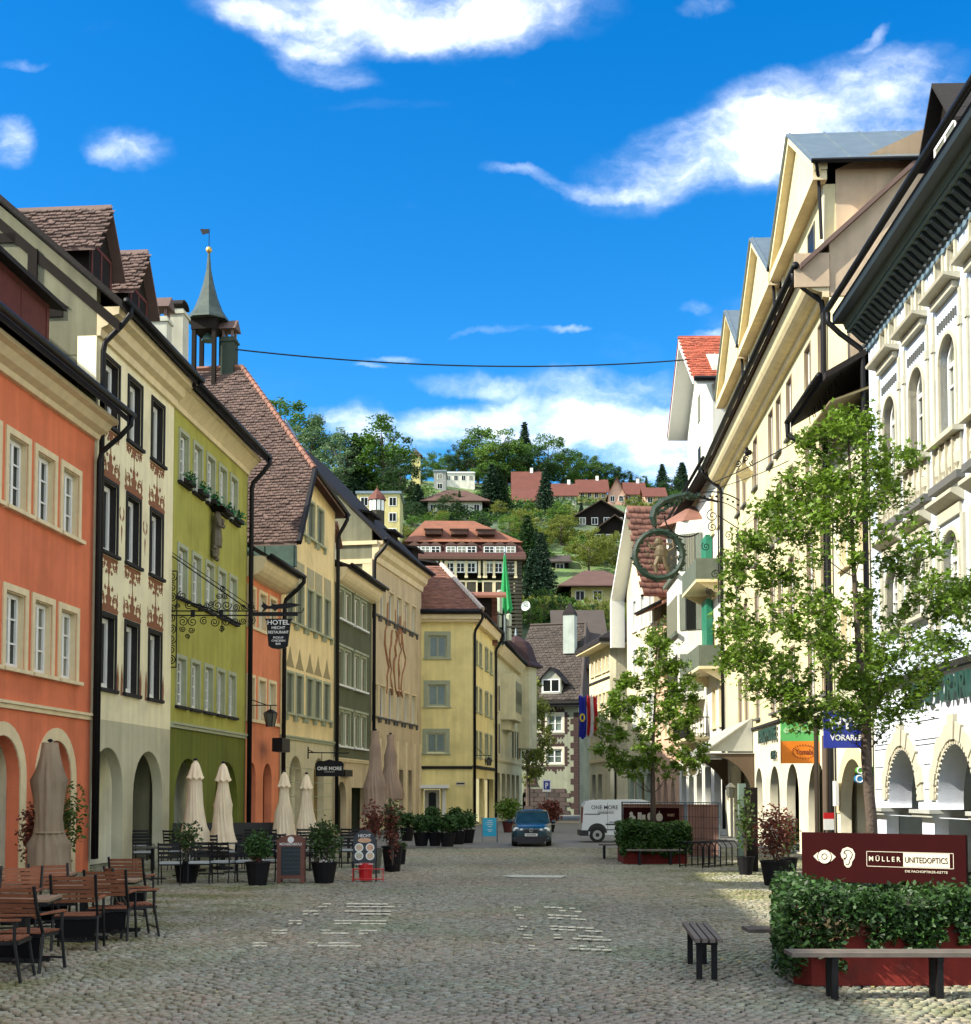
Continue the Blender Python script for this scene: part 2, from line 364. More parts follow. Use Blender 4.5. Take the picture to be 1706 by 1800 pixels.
# ---------------------------------------------------------------- houses
WC = {}
def win_parts(style, w, h):
    """meshes of one window, origin at lower left corner of the opening on the wall face; x right, y inward"""
    key = (style['id'], round(w, 2), round(h, 2))
    if key in WC: return WC[key]
    st = style; out = []
    rec = st.get('rec', .26); sw = st.get('sw', .13); arched = st.get('arch', False)
    a = MB()
    pr = st.get('proud', .035)
    if sw:
        if arched:
            n = 10; R = w / 2; zs = h - R
            for i in range(n):
                a0, a1 = PI * i / n, PI * (i + 1) / n
                q = [(R + (R) * math.cos(a0), zs + R * math.sin(a0)), (R + (R + sw) * math.cos(a0), zs + (R + sw) * math.sin(a0)),
                     (R + (R + sw) * math.cos(a1), zs + (R + sw) * math.sin(a1)), (R + R * math.cos(a1), zs + R * math.sin(a1))]
                a.extr(q, -pr, rec - .05, 'y')
            a.box(-sw, 0, -pr, rec - .05, 0, zs); a.box(w, w + sw, -pr, rec - .05, 0, zs)
        else:
            a.box(-sw, -.001, -pr, .01, -.001, h + sw); a.box(w + .001, w + sw, -pr, .01, -.001, h + sw); a.box(-.001, w + .001, -pr, .01, h + .001, h + sw)
            if st.get('head'): a.box(-sw - .06, w + sw + .06, -pr - .09, .01, h + sw + .003, h + sw + .11)
        if not arched:   # lining of the opening
            a.box(.002, .022, .012, rec, .002, h - .002); a.box(w - .022, w - .002, .012, rec, .002, h - .002); a.box(.024, w - .024, .012, rec, h - .022, h - .002)
    else:
        a.box(.002, .022, .005, rec, .002, h - .002); a.box(w - .022, w - .002, .005, rec, .002, h - .002); a.box(.024, w - .024, .005, rec, h - .022, h - .002)
    out.append(('window', a.mesh('window', st.get('m', M_stone))))
    f = MB(); fw = st.get('fw', .075); y0, y1 = rec - .06, rec - .005
    top = h - .03 if not arched else h - w / 2
    x0, x1, z0 = .03, w - .03, .03
    f.box(x0, x0 + fw, y0, y1, z0, top); f.box(x1 - fw, x1, y0, y1, z0, top)
    f.box(x0 + fw, x1 - fw, y0, y1, z0, z0 + fw); f.box(x0 + fw, x1 - fw, y0 + .002, y1, top - fw, top)
    if st.get('mid', True) and w > .6: f.box(w / 2 - .055, w / 2 + .055, y0 - .012, y1 - .002, z0 + fw, top - fw)
    nz = st.get('nz', 3)
    for i in range(1, nz):
        z = z0 + (top - z0) * (i / nz if st.get('even', True) else .68)
        f.box(x0 + fw, x1 - fw, y0 + .012, y1 - .01, z - .02, z + .02)
    if arched:
        n = 10; R = w / 2 - .03; zs = h - w / 2
        for i in range(n):
            a0, a1 = PI * i / n, PI * (i + 1) / n; c = w / 2
            f.extr([(c + (R - fw) * math.cos(a0), zs + (R - fw) * math.sin(a0)), (c + R * math.cos(a0), zs + R * math.sin(a0)), (c + R * math.cos(a1), zs + R * math.sin(a1)), (c + (R - fw) * math.cos(a1), zs + (R - fw) * math.sin(a1))], y0, y1, 'y')
        f.box(w / 2 - .03, w / 2 + .03, y0, y1 - .003, zs, zs + R - fw)
    out.append(('frame', f.mesh('frame', st.get('fm', M_white))))
    g = MB()
    if arched: g.extr(arc_open(.031, w - .031, .031, h - .03, 1, 10), y1 + .003, y1 + .012, 'y')
    else: g.box(x0, x1, y1 + .003, y1 + .012, z0, top)
    out.append(('pane', g.mesh('pane', st.get('gm', M_glass))))
    if st.get('sill', True):
        s_ = MB(); d = st.get('sd', .12)
        s_.box(-sw - .05, w + sw + .05, -d, .03, -.09, -.003)
        if st.get('brackets'):
            s_.box(-sw, -sw + .07, -d + .02, .02, -.32, -.092); s_.box(w + sw - .07, w + sw, -d + .02, .02, -.32, -.092)
        out.append(('sill', s_.mesh('sill', st.get('sm', st.get('m', M_stone)))))
    if st.get('shut'):
        for sgn in (0, 1):
            b = MB(); sw2 = w / 2 - .01; xx = -sw - sw2 - .03 if sgn == 0 else w + sw + .03
            b.box(xx, xx + sw2, -.07, -.035, 0, h)
            for k in range(int(h / .09)): b.box(xx + .04, xx + sw2 - .04, -.085, -.071, .05 + k * .09, .11 + k * .09)
            out.append(('shutter', b.mesh('shutter', st['shut'])))
    if st.get('closed'):   # closed louvred shutters inside the opening
        for sgn in (0, 1):
            b = MB(); xa = .03 + sgn * (w / 2 - .03); xb = xa + w / 2 - .035
            b.box(xa, xb, .10, .125, .03, h - .03)
            for k in range(int((h - .12) / .08)): b.box(xa + .05, xb - .05, .085, .099, .07 + k * .08, .12 + k * .08)
            b.box(xa, xa + .045, .08, .099, .03, h - .03); b.box(xb - .045, xb, .08, .099, .03, h - .03)
            out.append(('shutter', b.mesh('shutter', st['closed'])))
    WC[key] = out
    return out

class House:
    def __init__(s, name, label, P0, P1, cat='house'):
        s.P0, s.P1 = Vector(P0), Vector(P1); d = s.P1 - s.P0; s.L = d.length; s.d = d.normalized()
        s.n = s.d.cross(Vector((0, 0, 1)))
        s.rz = math.atan2(d.y, d.x); s.root = thing(name, label, cat, s.P0, s.rz); s.open = []; s.wins = []
    def sz(s, px, py, off=0.0):
        """where a sight line meets the facade plane pushed out by off"""
        r = ray(px, py); o = s.P0 + s.n * off - Vector((0, 0, CAMZ))
        t = o.dot(s.n) / r.dot(s.n); p = r * t + Vector((0, 0, CAMZ)) - s.P0
        return p.dot(s.d), p.z
    def S(s, px, py=1460, off=0.0): return s.sz(px, py, off)[0]
    def Z(s, px, py, off=0.0): return s.sz(px, py, off)[1]
    def W(s, x, y, z):   # local to world
        return s.P0 + s.d * x - s.n * y + Vector((0, 0, z))
    def win(s, x0, x1, z0, z1, style):
        s.wins.append((x0, x1, z0, z1, style))
    def wrow(s, cols, zs, style, w=None):
        for c in cols:
            a, b = (s.S(c[0], c[2]), s.S(c[1], c[2]))
            if a > b: a, b = b, a
            if w:
                m = min(max((a + b) / 2, w / 2 + .16), s.L - w / 2 - .16); a, b = m - w / 2, m + w / 2
            for (z0, z1) in zs: s.win(a, b, z0, z1, style)
    def zrow(s, px, ytop, ybot): return (s.Z(px, ybot), s.Z(px, ytop))
    def build_walls(s, bands, t=.5, outline=None):
        """bands: (z0,z1,material,holes) stacked; windows cut automatically"""
        for (z0, z1, m, holes) in bands:
            hs_ = [h for h in holes]
            for (a, b, c, d, st) in s.wins:
                if c > z0 - .001 and d < z1 + .001:
                    hs_.append(arc_open(a, b, c, d, 1, 10) if st.get('arch') else rect(a, b, c, d))
            ol = outline if outline and z1 == bands[-1][1] else rect(0, s.L, z0, z1)
            new('wall', panel_mesh('wall', ol, hs_, .3 if z0 == 0 else t, m), s.root)
    def build_windows(s):
        for (a, b, c, d, st) in s.wins:
            par = None
            for nm, me in win_parts(st, b - a, d - c):
                if par is None: par = new(nm, me, s.root, (a, 0, c))
                else: new(nm, me, par)
    def arcade(s, depth, ztop, m, mfloor=None, door=True):
        b = MB(); b.box(.4, s.L - .4, depth, depth + .2, 0, ztop)
        b.box(.05, s.L - .05, .5, depth + .2, ztop, ztop + .15)
        b.obj('arcade_wall', m, s.root)
    def body(s, depth, H, m, mg=None):
        b = MB()
        b.box(.03, .3, .51, depth, 0, H); b.box(s.L - .3, s.L - .03, .51, depth, 0, H); b.box(.03, s.L - .03, depth, depth + .3, 0, H)
        b.obj('side_wall', m, s.root)
    def gable(s, yr, ze, zr, depth, m, x0, x1):
        MB().extr([(.02, ze - 1.2), (.02, ze + .55), (yr, zr), (depth, ze + .2), (depth, ze - 1.2)], x0, x1, 'x').obj('gable', m, s.root)
    def roof(s, yr, ze, zr, depth, m, oh=.7, ends=.12, x0=None, x1=None, t=.16, zrb=None, edge=None):
        x0 = -ends if x0 is None else x0; x1 = s.L + ends if x1 is None else x1
        k = (zr - ze) / (yr + oh); ze0 = ze; s.zw = ze + k * oh
        b = MB(); b.slab([(x0, -oh, ze0), (x1, -oh, ze0), (x1, yr, zr), (x0, yr, zr)], t)
        b.slab([(x0, yr + .002, zr), (x1, yr + .002, zr), (x1, depth + .4, ze + .3), (x0, depth + .4, ze + .3)], t)
        o = b.obj('roof', m, s.root); s.ze0 = ze0; return o
    def gutter(s, y, z, x0=None, x1=None, r=.085, m=None):
        x0 = -.1 if x0 is None else x0; x1 = s.L + .1 if x1 is None else x1
        MB().tube([(x0, y, z), (x1, y, z)], r, 8).obj('gutter', m or M_black, s.root, smooth=True)
    def downpipe(s, x, y, z, zlow=.3, r=.06, m=None, ywall=-.12):
        MB().tube([(x, y, z), (x, y, z - .25), (x, y + (ywall - y) * .35, z - .55), (x, ywall - .05, z - .95), (x, ywall, z - 1.2), (x, ywall, zlow)], r, 8).obj('downpipe', m or M_black, s.root, smooth=True)
    def cornice(s, prof, x0=None, x1=None, m=None, name='cornice'):
        x0 = -.0 if x0 is None else x0; x1 = s.L if x1 is None else x1
        MB().extr(prof, x0, x1, 'x').obj(name, m or M_stone, s.root)
    def band(s, z, h, d, m, x0=0, x1=None, name='string_course'):
        MB().box(x0 + .002, (x1 or s.L) - .002, -d, .01, z, z + h).obj(name, m, s.root)
    def band2(s, z, m, x0=0, x1=None):
        b = MB(); x1 = (x1 or s.L) - .002; b.box(x0 + .002, x1, -.07, .01, z, z + .10); b.box(x0 + .002, x1, -.12, .01, z + .103, z + .17)
        b.obj('string_course', m, s.root)

def tiles(name, o, u, v, W, H, tw, th, m, parent, trim=None, lift=.02, thick=.03, jit=.008):
    """field of overlapping tiles on a sloped rectangle: origin o at the eave, u along, v up the slope"""
    o, u, v = Vector(o), Vector(u).normalized(), Vector(v).normalized(); n = u.cross(v)
    nx, nz = int(W / tw), int(H / th); V = []; F = []
    gi, gj = np.meshgrid(np.arange(nx + 1), np.arange(nz), indexing='ij'); gi = gi.ravel(); gj = gj.ravel()
    a = gi * tw - (gj % 2) * tw * .5; b = gj * th
    if trim is not None:
        lo, hi = trim(b + th * .5)
        keep = (a + tw * .5 > lo) & (a + tw * .5 < hi); a, b = a[keep], b[keep]
    k = len(a); j1 = rng.normal(0, jit, k); j2 = rng.normal(0, jit, k)
    on, un, vn, nn = (np.array(q) for q in (o, u, v, n))
    def P(aa, bb, hh): return on + aa[:, None] * un + bb[:, None] * vn + hh[:, None] * nn
    g = tw * .05
    pts = [P(a + g, b + j1, lift + thick + j2), P(a + tw - g, b + j1, lift + thick + j2), P(a + tw - g, b + th * 1.1, lift * .3 + j2), P(a + g, b + th * 1.1, lift * .3 + j2),
           P(a + g, b + j1, lift * 0 + j2 - .01), P(a + tw - g, b + j1, lift * 0 + j2 - .01)]
    V = np.stack(pts, 1).reshape(-1, 3); i0 = np.arange(k)[:, None] * 6
    F = np.concatenate([i0 + np.array([0, 1, 2, 3]), i0 + np.array([4, 5, 1, 0])], 0)
    return stuff(new(name, np_mesh(name, V, F, m), parent))

def dormer(h, xc, w, yf, zb, ze, zr, yback, wm, rm, front='glass', oh=.25, tile=True, shed=False, yb2=None, fm=None):
    """dormer: body, tiled gable roof with ridge running inward, front window"""
    r = h.root; x0, x1 = xc - w / 2, xc + w / 2
    b = MB()
    if shed: b.extr([(yf, zb), (yback, zb), (yback, zr), (yf, ze)], x0, x1, 'x')
    else:
        b.box(x0, x1, yf, yback, zb, ze)
        b.extr([(x0, ze + .001), (x1, ze + .001), (xc, zr - .1)], yf + .02, yback, 'y')
    d = b.obj('dormer', wm, r)
    q = MB()
    if shed:
        q.slab([(x0 - oh, yf - .35, ze - .02), (x1 + oh, yf - .35, ze - .02), (x1 + oh, yback, zr + .1), (x0 - oh, yback, zr + .1)], .12)
        q.obj('dormer_roof', rm, d)
    else:
        k = (zr - ze) / (w / 2); xo = oh; zo = ze - k * oh
        q.slab([(x0 - xo, yf - .3, zo), (xc, yf - .3, zr), (xc, yback, zr), (x0 - xo, yback, zo)], .09)
        q.slab([(xc, yf - .3, zr - .001), (x1 + xo, yf - .3, zo), (x1 + xo, yback, zo), (xc, yback, zr)], .09)
        q.obj('dormer_roof', rm, d)
        if tile:
            sl = math.hypot(w / 2 + oh, zr - zo)
            tiles('dormer_roof_tiles', (x0 - xo, yback, zo), (0, -1, 0), (xc - x0 + xo, 0, zr - zo), yback - yf + .3, sl, .2, .17, rm, d, jit=.014)
    f = MB(); fw = min(.1, w * .1)
    f.box(x0 + .12, x0 + .12 + fw, yf - .03, yf + .05, zb + .15, ze - .12); f.box(x1 - .12 - fw, x1 - .12, yf - .03, yf + .05, zb + .15, ze - .12)
    f.box(x0 + .12 + fw, x1 - .12 - fw, yf - .03, yf + .05, zb + .15, zb + .15 + fw); f.box(x0 + .12 + fw, x1 - .12 - fw, yf - .03, yf + .05, ze - .12 - fw, ze - .12)
    f.box(xc - fw / 2, xc + fw / 2, yf - .025, yf + .05, zb + .15 + fw, ze - .12 - fw)
    f.obj('frame', fm or M_white, d)
    MB().box(x0 + .13, x1 - .13, yf - .012, yf - .002, zb + .16, ze - .13).obj('pane', M_glassd if front == 'glass' else front, d)
    return d
def chimney(h, x, y, z0, z1, w, m, cap='flat', capm=None):
    b = MB(); b.box(x - w / 2, x + w / 2, y - w / 2, y + w / 2, z0, z1)
    b.box(x - w / 2 - .06, x + w / 2 + .06, y - w / 2 - .06, y + w / 2 + .06, z1 - .22, z1 - .12)
    c = b.obj('chimney', m, h.root)
    q = MB()
    if cap == 'gable':
        for sx in (-1, 1):
            for sy in (-1, 1): q.box(x + sx * (w / 2 - .1) - .05, x + sx * (w / 2 - .1) + .05, y + sy * (w / 2 - .1) - .05, y + sy * (w / 2 - .1) + .05, z1 + .001, z1 + .35)
        q.extr([(x - w / 2 - .12, z1 + .35), (x + w / 2 + .12, z1 + .35), (x, z1 + .85)], y - w / 2 - .1, y + w / 2 + .1, 'y')
    else:
        n = 6
        for i in range(n):
            a0, a1 = PI * i / n, PI * (i + 1) / n; R = w * .62
            q.hexa([(x + R * math.cos(a0), y - w / 2, z1 + .15 + R * .5 * math.sin(a0)), (x + R * math.cos(a1), y - w / 2, z1 + .15 + R * .5 * math.sin(a1)), (x + R * math.cos(a1), y + w / 2, z1 + .15 + R * .5 * math.sin(a1)), (x + R * math.cos(a0), y + w / 2, z1 + .15 + R * .5 * math.sin(a0)),
                    (x + R * math.cos(a0), y - w / 2, z1 + .2 + R * .5 * math.sin(a0)), (x + R * math.cos(a1), y - w / 2, z1 + .2 + R * .5 * math.sin(a1)), (x + R * math.cos(a1), y + w / 2, z1 + .2 + R * .5 * math.sin(a1)), (x + R * math.cos(a0), y + w / 2, z1 + .2 + R * .5 * math.sin(a0))])
        q.box(x - w * .55, x - w * .45, y - .04, y + .04, z1 + .001, z1 + .2); q.box(x + w * .45, x + w * .55, y - .04, y + .04, z1 + .001, z1 + .2)
    q.obj('chimney_cap', capm or M_roof, c)
    return c

# ================================================================ facade lines
aRef = B(152, 33.0)
d1 = ray(1040, HOR); d1 = Vector((d1.x, d1.y, 0)).normalized()
a1 = chain(aRef, 1040, 156)
a0 = a1 - d1 * 62
a2 = chain(a1, 1040, 297); a3 = chain(a2, 1040, 430); a4 = chain(a3, 1130, 491); a5 = chain(a4, 1200, 586)
a6 = chain(a5, 1200, 652); a7 = chain(a6, 1280, 740)

# materials of the left row
P_orange = plaster('orange_plaster', (.66, .19, .09), .12)
P_cream = plaster('cream_painted_plaster', (.80, .74, .48), .07)
P_greyg = plaster('grey_green_plaster', (.50, .48, .33), .12)
P_olive = plaster('olive_green_plaster', (.36, .355, .08), .16)
P_dolive = plaster('dark_olive_plaster', (.13, .15, .025), .22)
P_salmon = plaster('salmon_plaster', (.68, .235, .115), .08)
P_yellowc = plaster('pale_yellow_plaster', (.80, .64, .33), .06)
P_greyd = plaster('dark_grey_green_plaster', (.11, .12, .07), .1)
P_beige = plaster('weathered_beige_plaster', (.54, .44, .27), .2)
P_pale = plaster('pale_arcade_plaster', (.86, .88, .74), .06)
P_yellow = plaster('light_yellow_plaster', (.78, .67, .29), .07)
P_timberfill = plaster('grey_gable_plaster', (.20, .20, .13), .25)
M_trim = mat('cream_stone_trim', (.68, .57, .34), rough=.8, var=.12, scale=3, streak=.15)
M_jamb = mat('grey_brown_trim', (.16, .13, .10), rough=.8, var=.2, scale=3)
M_trimg = mat('grey_green_trim', (.33, .36, .24), rough=.8, var=.15)
M_dgreyt = mat('dark_grey_trim', (.022, .021, .02), rough=.8, var=.3, spec=.2)
M_brownpaint = mat('faded_brown_wall_paint', (.22, .085, .035), rough=.9, var=.35, scale=12)
M_flower = mat('window_box_leaves', (.02, .16, .045), rough=.6, island=.5)
M_shutg = mat('grey_green_shutter', (.10, .12, .085), rough=.6, var=.2, streak=.1)
M_shutb = mat('brown_green_shutter', (.13, .125, .07), rough=.6, var=.2, streak=.1)
M_shutp = mat('dull_teal_shutter', (.10, .15, .13), rough=.6, var=.2)
M_teal = mat('bright_green_shutter', (.012, .17, .095), rough=.5, var=.15)

def spiral(cx, cz, r, turns=1.9, a0=0, sg=1, n=26): return [(cx + r * (1 - .86 * i / n) * math.cos(a0 + sg * 2 * PI * turns * i / n), 0, cz + r * (1 - .86 * i / n) * math.sin(a0 + sg * 2 * PI * turns * i / n)) for i in range(n + 1)]
def ornament(h, x0, x1, z, up, hgt, m=M_brownpaint, seed=0, flat=False):
    """painted scroll ornament above or below a window, a thin print on the wall"""
    w = x1 - x0; xc = (x0 + x1) / 2; q = MB(); sg = 1 if up else -1
    def P(pts, y=-.006):
        pts = [(xc + a * w, z + sg * b * hgt) for a, b in pts]; q.extr(pts[::-1] if up else pts, y, -.001, 'y')
    P([(-.44, 0), (-.47, .10), (-.36, .20), (-.30, .13), (-.22, .24), (-.12, .20), (-.06, .30), (.06, .30), (.12, .20), (.22, .24), (.30, .13), (.36, .20), (.47, .10), (.44, 0)])
    P([(-.10, .24), (-.15, .42), (-.06, .48), (-.07, .66), (-.025, .72), (0, 1.08), (.025, .72), (.07, .66), (.06, .48), (.15, .42), (.10, .24)], -.007)
    for s2 in (-1, 1):
        P([(s2 * a, b) for a, b in ((.40, .12), (.45, .30), (.42, .42), (.43, .62), (.37, .44), (.36, .30))][::s2], -.007)
        P([(s2 * a, b) for a, b in ((.20, .18), (.26, .34), (.24, .50), (.17, .36))][::s2], -.0065)
        q.tube([(a, -.006, b) for a, _, b in spiral(xc + s2 * w * .29, z + sg * .40 * hgt, w * .085, 1.5, PI / 2 - s2 * .6, s2 * sg, 14)], .014, 4)
        q.tube([(a, -.006, b) for a, _, b in spiral(xc + s2 * w * .15, z + sg * .66 * hgt, w * .05, 1.4, PI / 2, -s2 * sg, 12)], .012, 4)
    return stuff(q.obj('painted_ornament', m, h.root))

# ---------------------------------------------------------------- orange house
h = House('orange_house', 'orange plastered house with cream window surrounds and round arches, nearest on the left', a0, a1)
ST = dict(id='o', rec=.20, sw=.15, m=M_trim, nz=3, gm=M_glass, fw=.09, sd=.14)
z_u = h.zrow(17, 762, 890); z_l = h.zrow(10, 1036, 1172)
cols = [(17, 46, 800), (67, 94, 800), (112, 137, 830)]
h.wrow(cols, [z_u, z_l], ST, .98)
c1 = (h.S(17, 800) + h.S(46, 800)) / 2; c2 = (h.S(67, 800) + h.S(94, 800)) / 2
for k in range(1, 20):
    xc = c1 - (c2 - c1) * k
    if xc > 1:
        for zz in (z_u, z_l): h.win(xc - .49, xc + .49, zz[0], zz[1], ST)
zt = h.Z(155, 766); zsc = h.Z(140, 1264)
ax1 = h.S(122, 1500); ax0 = h.S(68, 1500); zar = h.Z(101, 1302)
pitch = ax0 - h.S(32, 1500) + (ax1 - ax0)
arcs = []; AR = []
for k in range(0, 12):
    x0, x1 = ax0 - pitch * k, ax1 - pitch * k
    if x0 > .5: arcs.append(arc_open(x0, x1, -.02, zar)); AR.append((x0, x1))
h.build_walls([(0, zsc, P_orange, arcs), (zsc + .001, zt, P_orange, [])])
h.build_windows()
for (x0, x1) in AR:
    xc, R = (x0 + x1) / 2, (x1 - x0) / 2; zs = zar - R; b = MB(); n = 14
    for i in range(n):
        A0, A1 = PI * i / n, PI * (i + 1) / n; r2 = R + .3
        b.extr([(xc + R * math.cos(A0), zs + R * math.sin(A0)), (xc + r2 * math.cos(A0), zs + r2 * math.sin(A0)), (xc + r2 * math.cos(A1), zs + r2 * math.sin(A1)), (xc + R * math.cos(A1), zs + R * math.sin(A1))], -.03, .01, 'y')
    b.box(x0 - .3, x0, -.03, .01, 0, zs); b.box(x1, x1 + .3, -.03, .01, 0, zs)
    b.obj('arch_surround', M_trim, h.root)
h.arcade(1.0, zar + .35, P_pale)
h.band2(zsc, M_trim)
h.body(10, zt + .4, P_timberfill)
h.cornice([(.0, zt), (-.12, zt), (-.16, zt + .12), (-.34, zt + .2), (-.46, zt + .36), (-.62, zt + .4), (-.62, zt + .5), (.0, zt + .5)], m=M_trim)
ze = zt + .62
h.roof(6.2, ze, ze + 6.2, 12, M_roof, oh=.85)
h.gutter(-.98, h.ze0 + .02); h.downpipe(h.L - .08, -.98, h.ze0, ywall=-.16, r=.07)
b = MB()
for i in range(90):
    x = h.L - .3 - i * .28
    if x > 0: b.box(x, x + .04, -.6, -.5, ze + .1, ze + .32)
stuff(b.obj('snow_guard', M_black, h.root))
xd = h.S(30, 540, -1.2)
dormer(h, h.L - 2.9, 3.2, .7, ze + .3, ze + 2.5, ze + 3.3, 4.5, M_redwood, M_roof, front=M_redwood, shed=True, fm=M_redwood)
dormer(h, h.L - 5.6, 1.6, 2.1, ze + 2.2, ze + 4.1, ze + 5.2, 6, M_timber, M_tile_brown, oh=.3, front=M_timber, fm=M_redwood)
dormer(h, h.L - 11, 1.6, 2.1, ze + 2.2, ze + 4.1, ze + 5.2, 6, M_timber, M_tile_brown, oh=.3, front=M_timber, fm=M_redwood)

# ---------------------------------------------------------------- painted white house
h = House('white_painted_house', 'narrow cream house with dark window frames and brown painted scrollwork, between orange and olive houses', a1, a2)
zt = h.Z(168, 588); zg = h.Z(200, 1268)
ST = dict(id='w', rec=.24, sw=.10, m=M_dgreyt, nz=1, gm=M_glassd, fw=.13, sd=.10, mid=False)
r1, r2_, r3 = h.zrow(182, 624, 740), h.zrow(180, 842, 966), h.zrow(175, 1078, 1208)
cols = [(180, 206, 880), (223, 246, 900), (264, 286, 920)]
h.wrow(cols, [r1, r2_, r3], ST, 1.0)
A = [(159, 215), (233, 285)]; zar = h.Z(191, 1314)
holes = [arc_open(h.S(a, 1450), h.S(b_, 1450), -.02, zar) for a, b_ in A]
h.build_walls([(0, zg, P_greyg, holes), (zg + .001, zt, P_cream, [])])
h.build_windows()
for i, (a, b_, c, d, st) in enumerate(h.wins):
    hh = .95 if c < zt - 4 else .0
    if hh: ornament(h, a - .28, b_ + .28, d + .12, True, hh, seed=i)
    if c > 4.9: ornament(h, a - .2, b_ + .2, c - .11, False, .62 if hh else .4, seed=i + 9)
    if c < 7:
        for sx in (a - .24, b_ + .24): MB().extr([(sx - .07, c - .1), (sx + .07, c - .1), (sx + .1, c + .35), (sx + .02, c + .75), (sx - .05, c + .4)], -.006, -.001, 'y').obj('painted_ornament', M_brownpaint, h.root)
for i in range(2):   # small figures painted between the windows of the middle row
    xm = (h.wins[3 * i][1] + h.wins[3 * i + 3][0]) / 2; zc = (r2_[0] + r2_[1]) / 2
    for sx in (-1, 1): MB().extr([(xm + sx * .04, zc + .1), (xm + sx * .16, zc + .2), (xm + sx * .18, zc + .42), (xm + sx * .10, zc + .5), (xm + sx * .13, zc + .3), (xm + sx * .05, zc + .2)], -.006, -.001, 'y').obj('painted_ornament', M_brownpaint, h.root)
    MB().extr([(xm - .05, zc - .1), (xm, zc - .5), (xm + .05, zc - .1), (xm, zc + .02)], -.006, -.001, 'y').obj('painted_ornament', M_brownpaint, h.root)
h.arcade(1.0, zar + .3, P_pale)
h.body(10, zt + .85, P_timberfill)
h.cornice([(0, zt), (-.1, zt), (-.12, zt + .2), (-.3, zt + .28), (-.38, zt + .5), (-.58, zt + .56), (-.6, zt + .75), (0, zt + .75)], m=M_trim)
ze = zt + .82; WZE = ze
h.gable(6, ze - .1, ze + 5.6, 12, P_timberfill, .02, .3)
b = MB()   # timber frame on the gable that looks at the camera
x = -.03
b.hexa([(x, -.6, ze - .75), (x + .06, -.6, ze - .75), (x + .06, 6, ze + 4.95), (x, 6, ze + 4.95), (x, -.6, ze - .45), (x + .06, -.6, ze - .45), (x + .06, 6, ze + 5.3), (x, 6, ze + 5.3)])
b.box(x, x + .05, .9, 11, ze - .3, ze - .05); b.box(x, x + .05, 2.2, 11, ze + 1.7, ze + 1.95); b.box(x - .02, x + .05, 1.6, 1.85, ze - .05, ze + 1.5)
b.hexa([(x + .01, 1.0, ze - .05), (x + .05, 1.0, ze - .05), (x + .05, 3.3, ze + 1.7), (x + .01, 3.3, ze + 1.7), (x + .01, .75, ze - .05), (x + .05, .75, ze - .05), (x + .05, 3.05, ze + 1.7), (x + .01, 3.05, ze + 1.7)])
b.obj('timber_frame', M_timber, h.root)
h.roof(6, ze, ze + 5.95, 12, M_roof, oh=.75, ends=.25)
h.gutter(-.85, h.ze0, x0=-.2); h.downpipe(.12, -.85, h.ze0, ywall=-.14, r=.075)
for (xx) in (h.S(172, 450, -1.9), h.S(238, 520, -1.9)):
    dormer(h, xx, 1.8, 1.8, ze + 1.2, ze + 3.6, ze + 4.9, 7.5, M_timber, M_tile_brown, oh=.35, front=M_timber, fm=M_redwood)

# ---------------------------------------------------------------- olive green house
h = House('olive_green_house', 'olive green house with five windows a floor and green window boxes, dark green ground floor', a2, a3)
zt = h.Z(312, 722); zg = h.Z(310, 1280)
ST = dict(id='g', rec=.17, sw=.13, m=M_trimg, nz=4, gm=M_glass, fw=.09, sd=.12, mid=False, sm=M_dgreyt)
r1, r2_, r3 = h.zrow(316, 758, 846), h.zrow(316, 962, 1050), h.zrow(311, 1156, 1240)
cols = [(316, 330, 800), (341, 354, 820), (364, 377, 830), (385, 398, 850), (405, 417, 870)]
h.wrow(cols, [r1, r2_, r3], ST, .80)
zar = h.Z(341, 1334); hol = [arc_open(h.S(a, 1450), h.S(b_, 1450), -.02, zar) for a, b_ in ((306, 353), (377, 417))]
h.build_walls([(0, zg, P_dolive, hol), (zg + .001, zt, P_olive, [])])
h.build_windows(); h.arcade(1.0, zar + .3, P_pale); h.body(10, zt + .3, P_olive)
h.band2(zg, M_trimg)
h.cornice([(0, zt), (-.08, zt), (-.1, zt + .15), (-.42, zt + .5), (-.5, zt + .5), (-.5, zt + .62), (0, zt + .62)], m=M_trim)
ze = zt + .68
h.roof(6, ze, ze + 5.7, 12, M_roof, oh=.7)
h.gutter(-.82, h.ze0); h.downpipe(h.L - .02, -.82, h.ze0, ywall=-.16, r=.09)
for i, xx in enumerate((h.L * .35, h.L * .85)):
    dormer(h, xx, 1.5, 1.2, ze + .8, ze + 1.9, ze + 2.6, 5, M_timber, M_roof, shed=True, front=M_timber, fm=M_timber)
chimney(h, h.S(311, 560, -4), 4.0, ze + 2.5, h.Z(311, 548, -4), .75, plaster('light_chimney', (.45, .45, .36)), 'curve')
chimney(h, h.S(285, 560, -4.2), 4.2, ze + 2.5, h.Z(285, 560, -4.2), .6, MATS['light_chimney'], 'gable', M_tile_brown)
# leaves of the window boxes
for (a, b_, c, d, st) in [w for w in h.wins if w[2] > zt - 4]:
    q = MB(); q.box(a + .02, b_ - .02, -.30, -.13, c - .04, c + .1); bx = q.obj('flower_box', M_dgreyt, h.root)
    q = MB()
    for k in range(60):
        p = Vector((random.uniform(a, b_), random.uniform(-.36, -.1), c + random.uniform(-.02, .34)))
        u = Vector((random.gauss(0, 1), random.gauss(0, 1), random.gauss(0, 1))).normalized() * .07; v = u.orthogonal().normalized() * .05
        q.quad(p - u, p + v, p + u, p - v)
    stuff(q.obj('foliage', M_flower, bx))
